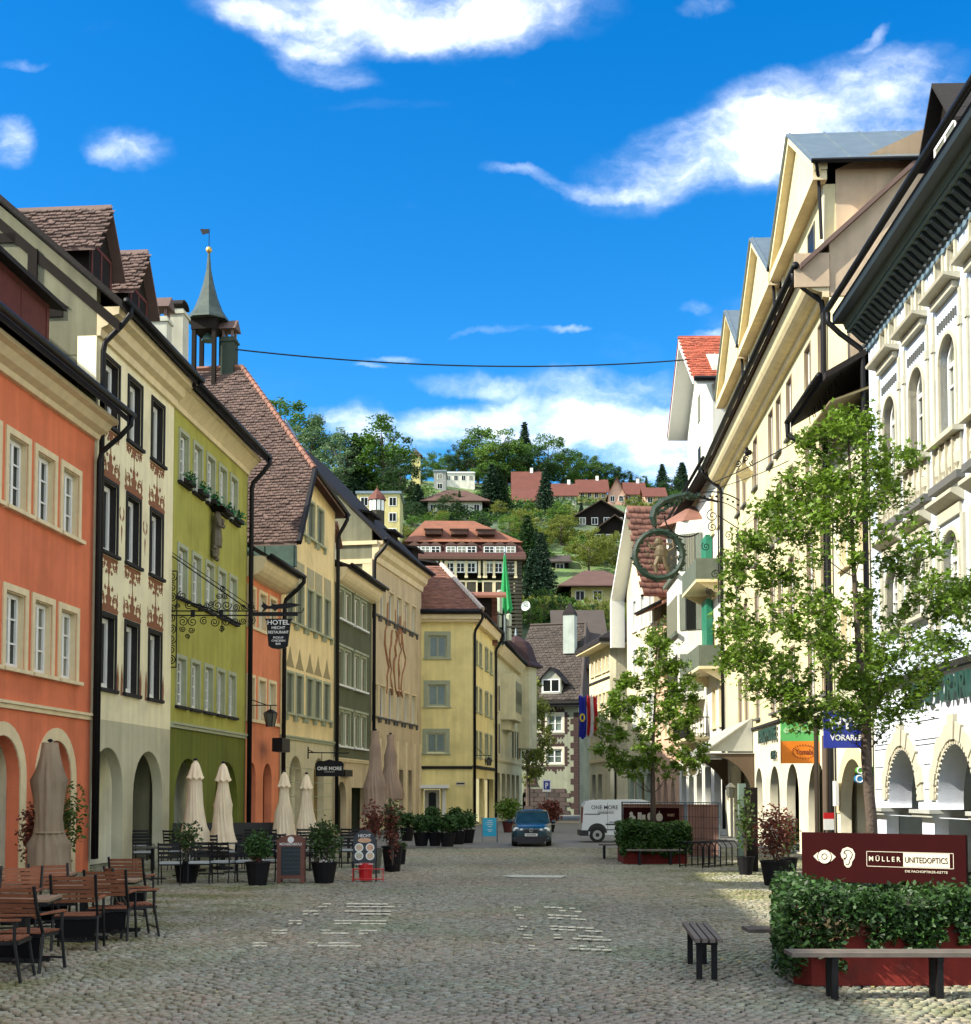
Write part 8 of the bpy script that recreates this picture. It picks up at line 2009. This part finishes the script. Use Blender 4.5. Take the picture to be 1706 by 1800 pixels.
# small barrier with red and white stripes
p = gp(1457, 1520); o = thing('striped_barrier', 'small red and white barrier beside the trunk of the near maple', 'barrier', p)
MB().box(-.14, .14, -.02, .02, 1.25, 1.42).obj('red_panel', MATS['red_plastic'], o); MB().box(-.14, .14, -.02, .02, .95, 1.249).obj('white_panel', M_white, o); MB().box(-.14, -.1, -.015, .015, 0, .949).box(.1, .14, -.015, .015, 0, .949).obj('legs', M_black, o)
p = gp(160, 1515); o = thing('utility_cabinet', 'olive green electrical cabinet with a yellow mark between the first arches', 'cabinet', gp(161, 1512), .1); k = o.location.y / FPX
MB().box(-24 * k, 20 * k, 0, .5, .15, 85 * k).box(-25 * k, 21 * k, -.03, .53, 85 * k + .001, 87 * k).obj('housing', mat('olive_cabinet', (.17, .20, .08), rough=.5, var=.12), o); MB().box(-22 * k, 18 * k, .03, .47, 0, .149).obj('plinth', M_stone_g, o); MB().box(20.2 * k, 26 * k, -.05, .5, 0, 86 * k).obj('pillar', M_cream, o)
MB().extr(ell(0, 62 * k, .06, .08, 8), -.006, -.001, 'y').obj('warning_mark', mat('yellow_mark', (.5, .4, .03)), o)

# ================================================================ wrought iron
YS_ = a2.y; base = AT(293, 1078, YS_); mpp = YS_ / FPX
o = thing('hotel_sign', 'hanging black hotel sign with a fish on a long scrolled wrought iron bracket', 'sign', base)
X = lambda px: (px - 293) * mpp; Z2 = lambda py: (1078 - py) * mpp
q = MB(); q.tube([(0, 0, Z2(995)), (0, 0, Z2(1180))], .035, 6); q.tube([(X(311), 0, Z2(1003)), (X(311), 0, Z2(1174))], .02, 5); q.tube([(0, 0, Z2(1003)), (X(311), 0, Z2(1003))], .02, 5); q.tube([(0, 0, Z2(1174)), (X(311), 0, Z2(1174))], .02, 5)
q.tube([(0, 0, Z2(1074)), (X(455), 0, Z2(1074))], .022, 6).tube([(0, 0, Z2(1082)), (X(455), 0, Z2(1082))], .022, 6)
for k in range(9):
    zc = Z2(1013 + k * 18.5); s_ = 1 if k % 2 else -1
    if abs((1013 + k * 18.5) - 1078) < 8: continue
    q.tube(spiral(X(302), zc, .145, 1.8, k, s_, 22), .016, 5)
q.tube([(-.1, 0, Z2(966)), (X(440), 0, Z2(1073))], .020, 5).tube([(0.1, 0, Z2(968)), (X(450), 0, Z2(1071))], .012, 4)
q.tube([(X(312), 0, Z2(1052)), (X(370), 0, Z2(1070)), (X(425), 0, Z2(1098))], .028, 5)
for (px, py, r, s_) in ((320, 1047, .15, 1), (332, 1063, .13, -1), (350, 1066, .11, 1), (362, 1066, .11, -1), (383, 1064, .16, 1), (399, 1064, .16, -1), (386, 1047, .10, 1), (396, 1047, .10, -1), (391, 1034, .10, 1), (416, 1068, .11, 1), (428, 1068, .09, -1), (443, 1066, .13, 1), (443, 1091, .13, -1),
                        (322, 1093, .16, -1), (339, 1093, .16, 1), (322, 1106, .10, 1), (337, 1108, .10, -1), (330, 1119, .08, 1), (359, 1092, .13, 1), (378, 1094, .14, -1), (399, 1094, .14, 1), (391, 1104, .08, 1), (415, 1093, .12, -1), (428, 1092, .11, 1), (312, 1065, .08, 1), (371, 1062, .1, 1)):
    q.tube(spiral(X(px), Z2(py), r, 1.7, px * .3, s_, 20), .015, 4)
q.tube([(X(391), 0, Z2(1082)), (X(391), 0, Z2(1112))], .014, 4).tube([(X(386), 0, Z2(1106)), (X(391), 0, Z2(1112)), (X(396), 0, Z2(1106))], .012, 4)
stuff(q.obj('scroll_bracket', M_black, o))
MB().box(X(336), X(343), -.04, .04, Z2(1084), Z2(1072)).box(X(386), X(393), -.04, .04, Z2(1084), Z2(1072)).box(X(440), X(525), -.03, .03, Z2(1083), Z2(1076)).tube([(X(525), 0, Z2(1078)), (X(533), 0, Z2(1076)), (X(536), 0, Z2(1069))], .015, 5).obj('beam', M_black, o)
fish = [(460, 1066), (464, 1061), (462, 1057), (474, 1066), (480, 1064), (478, 1060), (486, 1063), (500, 1061), (512, 1060), (520, 1061), (529, 1063), (521, 1066), (505, 1069), (490, 1070), (484, 1074), (480, 1070), (470, 1070), (462, 1076), (465, 1070)]
MB().extr([(X(a), Z2(b)) for a, b in fish], -.05, .05, 'y').obj('fish', M_black, o)
MB().tube([(X(480), 0, Z2(1083)), (X(480), 0, Z2(1088))], .012, 4).tube([(X(503), 0, Z2(1083)), (X(503), 0, Z2(1088))], .012, 4).obj('hook', M_black, o)
bo = MB().extr([(X(467), Z2(1088)), (X(516), Z2(1088)), (X(513), Z2(1092)), (X(508), Z2(1136)), (X(503), Z2(1140)), (X(491), Z2(1142)), (X(479), Z2(1140)), (X(474), Z2(1136)), (X(470), Z2(1092))], -.04, .04, 'y').obj('board', M_black, o)
for (s_, py, w_, hh) in (('HOTEL', 1094.5, 39, 8.5), ('HECHT', 1104, 24, 5), ('RESTAURANT', 1112, 36, 5), ('PICKUP', 1121.5, 18, 3.6), ('CHICKEN', 1127, 24, 3.6), ('BAR', 1132.5, 9, 3.6)): put_text(s_, X(491.5), Z2(py), w_ * mpp, hh * mpp, M_white, bo, y=-.043, bold=.015)

D = 56.0; mpp = D / FPX; base = AT(542, 1323, D); o = thing('one_more_sign', 'black hanging sign with two white words and a curved top under a slim iron bracket', 'sign', base); X = lambda px: (px - 542) * mpp; Z2 = lambda py: (1323 - py) * mpp
MB().tube([(0, 0, Z2(1313)), (0, 0, Z2(1334))], .03, 5).tube([(0, 0, Z2(1323)), (X(614), 0, Z2(1324))], .025, 5).tube([(0, 0, Z2(1318)), (X(552), 0, Z2(1323))], .02, 4).tube([(X(566), 0, Z2(1324)), (X(566), 0, Z2(1338))], .012, 4).tube([(X(594), 0, Z2(1324)), (X(594), 0, Z2(1338))], .012, 4).obj('bracket', M_black, o)
bo = MB().extr([(X(556), Z2(1365)), (X(603), Z2(1365)), (X(605), Z2(1343)), (X(600), Z2(1338)), (X(590), Z2(1338)), (X(580), Z2(1335)), (X(570), Z2(1338)), (X(560), Z2(1338)), (X(555), Z2(1343))], -.05, .05, 'y').obj('board', M_black, o)
put_text('ONE MORE', X(580), Z2(1351), 43 * mpp, 6.5 * mpp, M_white, bo, y=-.053, bold=.02); put_text('LOUNGE BAR', X(580), Z2(1357), 18 * mpp, 1.8 * mpp, M_white, bo, y=-.053)

def lantern(D, px0, px1, pyb, pxl, pyt, pyb2, label):
    mpp = D / FPX; base = AT(px0, pyb, D); o = thing('wall_lantern', label, 'lantern', base); X = lambda px: (px - px0) * mpp; Z2 = lambda py: (pyb - py) * mpp; w = abs(pyb2 - pyt) * mpp * .38; s_ = 1 if px1 > px0 else -1
    MB().tube([(0, 0, 0), (X(px1), 0, 0)], .02, 5).tube([(0, 0, Z2(pyb - 18)), (X(pxl - 6 * s_), 0, 0)], .018, 5).tube([(X(pxl), 0, 0), (X(pxl), 0, Z2(pyt))], .02, 5).obj('bracket', M_black, o)
    zt, zb = Z2(pyt), Z2(pyb2)
    MB().lathe([(w * 1.15, zt - .12), (w * .5, zt - .02), (.04, zt + .02)], 6, (X(pxl), 0, 0)).obj('cap', M_black, o); MB().lathe([(w * .6, zb), (w * 1.02, zt - .13)], 6, (X(pxl), 0, 0)).obj('glass', mat('lantern_glass', (.10, .10, .08), rough=.2), o)
    q = MB()
    for j in range(6): a = 2 * PI * j / 6; q.tube([(X(pxl) + w * .62 * math.cos(a), w * .62 * math.sin(a), zb), (X(pxl) + w * 1.05 * math.cos(a), w * 1.05 * math.sin(a), zt - .13)], .014, 4)
    q.obj('bars', M_black, o)
lantern(a3.y + .4, 420, 487, 1240, 476, 1248, 1278, 'six-sided lantern on an iron arm at the corner of the olive green house')
lantern(80, 833, 862, 1328, 858, 1332, 1346, 'small lantern on the side of the yellow corner house')

# ================================================================ wreath sign of the right side
D = 56.0; mpp = D / FPX; base = AT(1262, 985, D); o = thing('wreath_sign', 'green leaf wreath with a gilded figure hanging from a curling green and black iron arm', 'sign', base); X = lambda px: (px - 1262) * mpp; Z2 = lambda py: (985 - py) * mpp
M_gri = mat('green_painted_iron', (.006, .026, .014), rough=.6, var=.3, scale=6)
q = MB(); q.tube([(X(a), 0, Z2(b)) for a, b in ((1150, 925), (1146, 908), (1150, 893), (1165, 880), (1185, 872), (1205, 868), (1230, 872))], [.10, .17, .16, .17, .15, .13, .06], 8); rr = random.Random(5)
for k in range(40): t = k / 40; a = 1148 + 80 * t; b = 900 - 32 * math.sin(t * 1.6); q.ball((X(a) + rr.uniform(-.1, .1), rr.uniform(-.1, .1), Z2(b) + rr.uniform(-.15, .15)), .09, 6)
q.obj('garland_arm', M_gri, o)
q = MB(); rg = np.random.default_rng(9); q.tube([(X(1156) + 1.02 * math.cos(a), 0, Z2(975) + 1.02 * math.sin(a)) for a in np.linspace(0, 2 * PI, 40, endpoint=False)], .13, 6, True)
for k in range(110): a = 2 * PI * k / 110; r = 1.02 + rg.uniform(-.13, .13); q.ball((X(1156) + r * math.cos(a), rg.uniform(-.08, .08), Z2(975) + r * math.sin(a)), .10, 5, (1.3, .6, .8))
q.obj('leaf_wreath', M_gri, o)
q = MB(); cx, cz = X(1160), Z2(975)
q.ball((cx, 0, cz + .1), .30, 10, (1, .5, 1.3)); q.ball((cx - .1, 0, cz + .55), .2, 10, (1, .6, 1)); q.tube([(cx + .1, 0, cz - .1), (cx + .2, 0, cz - .5), (cx + .35, 0, cz - .75)], [.14, .1, .07], 6); q.tube([(cx - .1, 0, cz - .1), (cx - .25, 0, cz - .45), (cx - .2, 0, cz - .8)], [.14, .1, .07], 6); q.tube([(cx - .15, 0, cz + .25), (cx - .45, 0, cz + .3), (cx - .6, 0, cz + .6)], [.1, .08, .05], 6); q.tube([(cx + .2, 0, cz + .1), (cx + .55, 0, cz + .3), (cx + .5, 0, cz + .7), (cx + .3, 0, cz + .8)], .05, 6)
for k in range(26): a = rr.uniform(0, 6.3); r = rr.uniform(.2, .7); q.ball((cx + r * math.cos(a), rr.uniform(-.05, .05), cz + r * math.sin(a) - .05), .07, 6)
q.obj('gilded_figure', mat('dull_gilt', (.13, .10, .055), rough=.6, metal=.3, var=.5, scale=14), o)
q = MB(); arc_ = lambda cx, cy, r, a0, a1, n=16: [(X(cx) + r * mpp * math.cos(a0 + (a1 - a0) * i / n), 0, Z2(cy) + r * mpp * math.sin(a0 + (a1 - a0) * i / n)) for i in range(n + 1)]
q.tube([(X(1262), 0, Z2(860)), (X(1262), 0, Z2(1060))], .035, 6).tube(arc_(1250, 950, 88, 0, PI * .62), .03, 5).tube(arc_(1250, 950, 72, 0, PI * .6), .02, 5).tube(arc_(1205, 905, 38, PI, PI * 1.7), .035, 6).tube([(X(1230), 0, Z2(872)), (X(1262), 0, Z2(880))], .05, 6).tube([(X(1262), 0, Z2(905)), (X(1300), 0, Z2(930)), (X(1330), 0, Z2(950))], .025, 5)
for (a, b, r) in ((1252, 905, .28), (1252, 925, .22), (1305, 920, .28), (1280, 940, .2), (1240, 960, .2), (1256, 1010, .22), (1246, 1040, .18)): q.tube(spiral(X(a), Z2(b), r, 1.6, a, 1, 20), .022, 5)
for k in range(14): a = PI * .05 + k * .13; q.ball((X(1250) + 80 * mpp * math.cos(a), 0, Z2(950) + 80 * mpp * math.sin(a)), .06, 6)
stuff(q.obj('iron_scrolls', M_black, o)); MB().tube([(X(1150), 0, Z2(925)), (X(1156), 0, Z2(933))], .03, 5).obj('hook', M_black, o)
D = 52; mpp = D / FPX; c = AT(1308, 832, D); o = thing('diamond_sign', 'small gilded diamond-shaped panel with a bird on top, hung on wires before the yellow house', 'sign', c)
MB().extr([(0, -.42), (.36, 0), (0, .42), (-.36, 0)], -.04, .04, 'y').obj('panel', mat('ochre_gilt_panel', (.42, .34, .16), var=.4, scale=12), o)
q = MB()
for (a, b, r) in ((.35, .45, .16), (.05, .6, .14), (.6, .5, .12), (-.25, .4, .14)): q.tube(spiral(a, b, r, 1.5, a * 9, 1, 16), .025, 4)
q.ball((.15, 0, .85), .13, 8, (1.3, .6, 1)).ball((.1, 0, 1.0), .08, 6); q.obj('iron_bird', M_black, o)
def wire(a, b, label, r=.016, sag=.3, n=24):
    a, b = Vector(a), Vector(b); pts = []
    for i in range(n + 1): t = i / n; q_ = a.lerp(b, t); q_.z -= sag * 4 * t * (1 - t); pts.append(q_ - a)
    o = MB().tube(pts, r, 5).obj('wire', M_black, None, a); return tag(o, label, 'wire')
wire(AT(413, 614, 58), AT(1211, 632, 66), 'thin dark cable spanning the street from the dark chimney to the red tiled gable', .035, .55)
wire(AT(1408, 770, 40), AT(1235, 855, 54), 'upper thin wire carrying the gilded diamond sign', .02, .1); wire(AT(1385, 810, 41), AT(1240, 862, 54), 'lower thin wire beside the gilded diamond sign', .016, .1)

# ================================================================ flag signs on the right
def flagsign(name, D, x0, x1, y0, y1, parts, label, t=.14):
    A = AT(x0, y1, D); B_ = AT(x1, y0, D); w, h_ = B_.x - A.x, B_.z - A.z; o = thing(name, label, 'sign', A)
    for (f0, f1, m) in parts: MB().box(0, w, 0, t, h_ * f0 + (.001 if f0 else 0), h_ * f1).obj('panel', m, o)
    MB().box(w, w + .5, t * .3, t * .7, h_ * .8, h_ * .85).box(w, w + .5, t * .3, t * .7, h_ * .15, h_ * .2).obj('mounting', M_black, o); return o, w, h_
M_gs = mat('green_sign_panel', (.10, .42, .12), rough=.35, var=.05); M_os = mat('orange_sign_panel', (.70, .20, .012), rough=.35, var=.05); M_bs = mat('blue_sign_panel', (.004, .018, .24), rough=.3, var=.05); M_lg = mat('pale_green_print', (.45, .70, .40)); M_dr = mat('dark_red_print', (.16, .02, .008))
o, w, h_ = flagsign('shop_flag_sign', 39.5, 1373, 1447, 1264, 1342, ((0, .5, M_os), (.5, 1, M_gs)), 'double flag sign, green above orange, on the yellow house')
put_text('KLEIDERgr\u00fcn', w * .58, h_ * .74, w * .72, h_ * .12, M_lg, o); q = MB()
for k in range(10): a = 2 * PI * k / 10; q.tube([(w * .12 + .03 * math.cos(a), -.005, h_ * .74 + .03 * math.sin(a)), (w * .12 + .09 * math.cos(a), -.005, h_ * .74 + .09 * math.sin(a))], .012, 4)
q.obj('sun_print', M_lg, o); put_text('Yomabi', w * .53, h_ * .26, w * .42, h_ * .13, M_dr, o, bold=.015); q = MB()
for k in range(26): a = 2 * PI * k / 26; q.tube([(w * .53 + w * .25 * math.cos(a), -.005, h_ * .26 + h_ * .135 * math.sin(a)), (w * .53 + w * .29 * math.cos(a), -.005, h_ * .26 + h_ * .17 * math.sin(a))], .012, 4)
q.obj('ring_print', M_dr, o)
o, w, h_ = flagsign('bank_flag_sign', 33.6, 1449, 1543, 1250, 1315, ((0, 1, M_bs),), 'dark blue flag sign with white bank lettering behind the near maple trunk')
put_text('HYPO', w * .52, h_ * .66, w * .84, h_ * .34, M_white, o, bold=.03); put_text('VORARLBERG', w * .52, h_ * .28, w * .84, h_ * .16, M_white, o, bold=.02)
def pill(name, D, x0, x1, y0, y1, m, label, mark):
    A = AT(x0, y1, D); B_ = AT(x1, y0, D); w, h_ = B_.x - A.x, B_.z - A.z; o = thing(name, label, 'sign', A); r = h_ / 2
    MB().extr([(w, 0), (w, h_)] + [(r + r * math.cos(a), r + r * math.sin(a)) for a in np.linspace(PI / 2, PI * 1.5, 9)], 0, .15, 'y').obj('panel', m, o); MB().tube([(r + r * .8 * math.cos(a), -.004, r + r * .8 * math.sin(a)) for a in np.linspace(0, 2 * PI, 14, endpoint=False)], .015, 4, True).obj('ring_print', M_white, o)
    if mark: put_text(mark, w * .72, h_ * .5, w * .35, h_ * .3, M_white, o)
pill('green_pill_sign', 33.2, 1505, 1550, 1348, 1361, mat('leaf_green_sign', (.08, .30, .02), rough=.4), 'small green rounded sign behind the near maple trunk, upper of two', None)
pill('blue_pill_sign', 33.2, 1503, 1550, 1362, 1377, mat('sky_blue_sign', (.01, .16, .36), rough=.4), 'small blue rounded sign behind the near maple trunk, lower of two', 'bau')
# poles behind the near maple
for (px, D) in ((1458, 38.0),):
    p = AT(px, 1530, D); p.z = 0; tag(MB().tube([(0, 0, 0), (0, 0, 4.2)], .07, 8).obj('dark_pole', mat('dark_brown_pole', (.04, .028, .02), rough=.4), None, p + Vector((-.35, 0, 0))), 'dark brown pole under the two flag signs', 'pole')
# entrance lamp and posts
p = AT(1283, 1380, 50); o = thing('canopy_lamp', 'black lantern hanging under the entrance canopy', 'lantern', p); MB().lathe([(.12, -.5), (.18, -.1), (.2, -.09), (.04, .08)], 6).obj('glass', MATS['lantern_glass'], o); MB().tube([(0, 0, .08), (0, 0, .7)], .015, 4).obj('chain', M_black, o)
p = gp(1304, 1532); tag(MB().box(-.09, .09, -.09, .09, 0, 2.2).obj('green_post', mat('grey_green_post', (.16, .22, .17)), None, p), 'grey-green square post right of the bike rack', 'post')
p = gp(1318, 1534); tag(MB().box(-.16, .16, -.1, .1, 0, 2.1).obj('dark_door_panel', M_timber, None, p + Vector((.1, .4, 0))), 'dark open door panel beside the grey-green post', 'door')

# ================================================================ far street things
D = 70; p = AT(960, 1460, D); p.z = 0; o = thing('parking_sign', 'blue and white parking sign on a pole behind the car', 'sign', p); k = D / FPX; zA_ = AT(960, 1392, D).z; zB_ = AT(960, 1370, D).z
MB().tube([(0, .03, 0), (0, .03, zA_)], .04, 6).obj('pole', M_zinc, o); b_ = MB().box(-7.5 * k, 7.5 * k, 0, .04, zA_, zB_).obj('plate', M_white, o); MB().box(-5.5 * k, 5.5 * k, -.004, -.001, zA_ + 4 * k, zB_ - 3 * k).obj('blue_field', M_bs, b_); put_text('P', 0, (zA_ + zB_) / 2, 5 * k, 10 * k, M_white, b_, y=-.008, bold=.03)
D = 98.0; c = AT(1030, 1224, D); M_flr = mat('red_flag_cloth', (.45, .012, .02), rough=.8, transl=.3); M_flb = mat('blue_flag_cloth', (.012, .02, .30), rough=.8, transl=.3); M_flw = mat('white_flag_cloth', (.72, .70, .68), rough=.8, transl=.3); k = D / FPX
def flag(dx, w, strips, label, ln=72):
    o = thing('hanging_flag', label, 'flag', c + Vector((dx, 0, 0)), 0); x0 = 0
    MB().tube([(w * .5, 1.2, -.3), (w * .5, 0, .1)], .04, 6).obj('pole', M_zinc, o)
    for (f, m) in strips:
        V = []; n = 8; nz = 10
        for j in range(nz + 1):
            for i in range(n + 1): x = x0 + w * f * i / n; V.append((x + .10 * math.sin(j * .35) * j / nz, .12 * math.sin(i * 1.5 + x * 4 + j * .2), -ln * k * j / nz + .1 * math.sin(i)))
        new('cloth', np_mesh('cloth', V, [(j * (n + 1) + i, j * (n + 1) + i + 1, (j + 1) * (n + 1) + i + 1, (j + 1) * (n + 1) + i) for j in range(nz) for i in range(n)], m), o); x0 += w * f
    return o
ef = flag(-14 * k, 13 * k, ((1, M_flb),), 'blue flag with a ring of yellow stars, left of the pair of hanging flags', 74); q = MB()
for s_ in range(12): a = 2 * PI * s_ / 12; q.extr(ell(6 * k + 3.6 * k * math.cos(a), -38 * k + 6 * k * math.sin(a), .07, .07, 5), -.2, -.19, 'y')
q.obj('star_print', mat('yellow_star_print', (.7, .55, .02)), ef)
flag(0, 18 * k, ((.33, M_flr), (.33, M_flw), (.34, M_flr)), 'red and white striped flag, right of the pair of hanging flags', 70)
# roof terrace things between the yellow block and the turret house
D = 92; c = AT(886, 1075, D); k = D / FPX; o = thing('green_parasol', 'furled bright green parasol with a white tip on the roof terrace', 'parasol', c)
MB().lathe([(.02, 115 * k), (.10, 106 * k), (.06, 104 * k), (.06, 100 * k)], 8).obj('tip', M_zinc, o); MB().tube([(0, 0, -60 * k), (0, 0, 8 * k)], .08, 6).obj('pole', M_zinc, o)
V = []; n = 36
for i in range(14):
    t = i / 13
    for j in range(n): a = 2 * PI * j / n; r = (.06 + 8.5 * k * t ** 1.2) * (1 + .3 * math.cos(6 * a)); V.append((r * math.cos(a) + 2 * k * t, r * math.sin(a), (100 - 100 * t) * k + (.2 * math.cos(6 * a) if i == 13 else 0)))
new('cloth', np_mesh('cloth', V, [(i * n + j, (i + 1) * n + j, (i + 1) * n + (j + 1) % n, i * n + (j + 1) % n) for i in range(13) for j in range(n)], mat('bright_green_cloth', (.02, .38, .10), rough=.7, transl=.3)), o)
p = AT(974 - 47, 1076, 110); 
D = 118; c = AT(928, 1068, D); k = D / FPX; o = thing('satellite_dish', 'white satellite dish on the roof edge right of the green parasol', 'dish', c)
MB().lathe([(.05, 0), (5 * k, .15), (8 * k, .5), (8.2 * k, .52), (5 * k, .25), (.03, .1)], 18).obj('dish', M_white, o); o.rotation_euler = (math.radians(80), math.radians(15), math.radians(-35)); MB().tube([(0, 0, 0), (0, 0, .9)], .04, 5).obj('arm', M_zinc, o); o.scale = (1.1,) * 3
D = 90
for i, (px, py, r) in enumerate(((877, 1048, 5), (877, 1068, 5), (893, 1090, 5), (876, 1092, 5), (893, 1115, 5))):
    tag(MB().tube([(0, 0, -11 * D / FPX), (0, 0, 9 * D / FPX)], r * D / FPX, 8).ball((0, 0, 9 * D / FPX), r * D / FPX, 8, (1, 1, .5)).obj('roof_vent', mat('pale_green_vent', (.42, .48, .36)), None, AT(px, py, D)), 'pale rounded vent pipe on the roof, ' + ['topmost', 'second from the top on the left', 'right of the mast foot', 'lower left', 'lowest right'][i] + ' of five', 'vent', 'pale vents around the green parasol')
D = 86; c = AT(862, 1060, D); k = D / FPX; o = thing('roof_structure', 'orange-brown tiled roof shed behind the yellow corner house', 'roof shed', c)
MB().box(-62 * k, 0, 0, 4, -40 * k, 10 * k).obj('wall', M_timber, o); MB().slab([(-66 * k, -.4, 12 * k), (1, -.4, 12 * k), (1, 3, 32 * k), (-66 * k, 3, 32 * k)], .15).obj('roof', MATS['orange_tile_roof'], o)
D = 89; c = AT(868, 1090, D); k = D / FPX; o = thing('brick_chimney', 'thin brick chimney behind the yellow corner house', 'chimney', c); q = MB()
for r_ in range(26):
    MB().box(-5 * k, 5 * k, -.3, .3, (r_ * 3.2 - 45) * k, (r_ * 3.2 - 45 + 2.8) * k).obj('brick_course', mat('brick_course', (.22, .10, .07), obj_rand=.4), o)
# thin broken strips in a pale tone, laid in rows on the setts
M_line = mat('broken_pale_line', (.66, .62, .45), rough=.7, var=.35, scale=9, stain=((.16, .16, .12), .8, 14, .52))
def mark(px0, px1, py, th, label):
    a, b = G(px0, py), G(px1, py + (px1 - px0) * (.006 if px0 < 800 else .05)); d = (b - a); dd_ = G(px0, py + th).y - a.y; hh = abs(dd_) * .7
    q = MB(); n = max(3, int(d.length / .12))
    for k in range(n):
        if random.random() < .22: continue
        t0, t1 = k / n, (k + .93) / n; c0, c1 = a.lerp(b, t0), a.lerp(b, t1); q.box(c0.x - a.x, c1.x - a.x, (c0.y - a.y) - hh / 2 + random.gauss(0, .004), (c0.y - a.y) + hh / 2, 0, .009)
    return tag(stuff(q.obj('pale_line', M_line, None, (a.x, a.y, .006))), label, 'marking', 'broken pale lines on the paving')
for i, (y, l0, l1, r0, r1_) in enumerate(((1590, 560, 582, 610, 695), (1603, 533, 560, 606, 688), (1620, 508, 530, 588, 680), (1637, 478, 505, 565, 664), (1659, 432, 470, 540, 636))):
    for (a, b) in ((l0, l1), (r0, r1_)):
        for dy in (0, 5): mark(a, b, y + dy, 2.2, 'broken pale line on the left half of the setts')
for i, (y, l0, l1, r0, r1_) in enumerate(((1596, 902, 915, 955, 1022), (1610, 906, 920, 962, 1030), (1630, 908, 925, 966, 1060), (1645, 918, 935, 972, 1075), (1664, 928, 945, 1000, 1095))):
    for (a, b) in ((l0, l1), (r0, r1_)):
        for dy in (0, 5): mark(a, b, y + dy, 2.4, 'broken pale line on the right half of the setts')
a = G(880, 1541); b = G(985, 1545); o = tag(MB().extr([(0, 0), (.25, -.5), (b.x - a.x, -.6), (b.x - a.x + .2, .1), (.3, .35)], 0, .01, 'z').obj('pale_patch', mat('pale_patch_tone', (.42, .43, .34), rough=.7, var=.15), None, (a.x, a.y, .008)), 'long flat pale patch laid on the setts in the middle of the street', 'slab')  # thin flat shape in a pale tone on top of the setts
q = MB().box(0, 11, -.12, .12, 0, .08); struct(q.obj('kerb', M_stone, None, (AT(965, 1445, 88).x, 88, -.01)))

# leaf litter round the planters and at the foot of the walls
rg = np.random.default_rng(77); C = []
for (x0, x1, y0, y1, n) in ((2.2, 9, 12.5, 19, 260), (4.5, 9, 19, 34, 260), (-9.5, -5, 17, 34, 200), (-4, 4, 12, 40, 90)):
    C.append(np.stack([rg.uniform(x0, x1, n), rg.uniform(y0, y1, n), rg.uniform(.008, .016, n)], 1))
C = np.concatenate(C); n = len(C); a = rg.uniform(0, 6.3, n); u = np.stack([np.cos(a), np.sin(a), rg.normal(0, .15, n)], 1) * .028; v = np.stack([-np.sin(a), np.cos(a), rg.normal(0, .15, n)], 1) * .017
P = np.stack([C - u, C + v, C + u, C - v], 1).reshape(-1, 3)
stuff(tag(new('leaf_litter', np_mesh('leaf_litter', P, np.arange(n * 4).reshape(-1, 4), mat('dry_litter', (.34, .28, .08), rough=.9, island=.5))), 'small dry leaves scattered over the setts', 'leaves'))
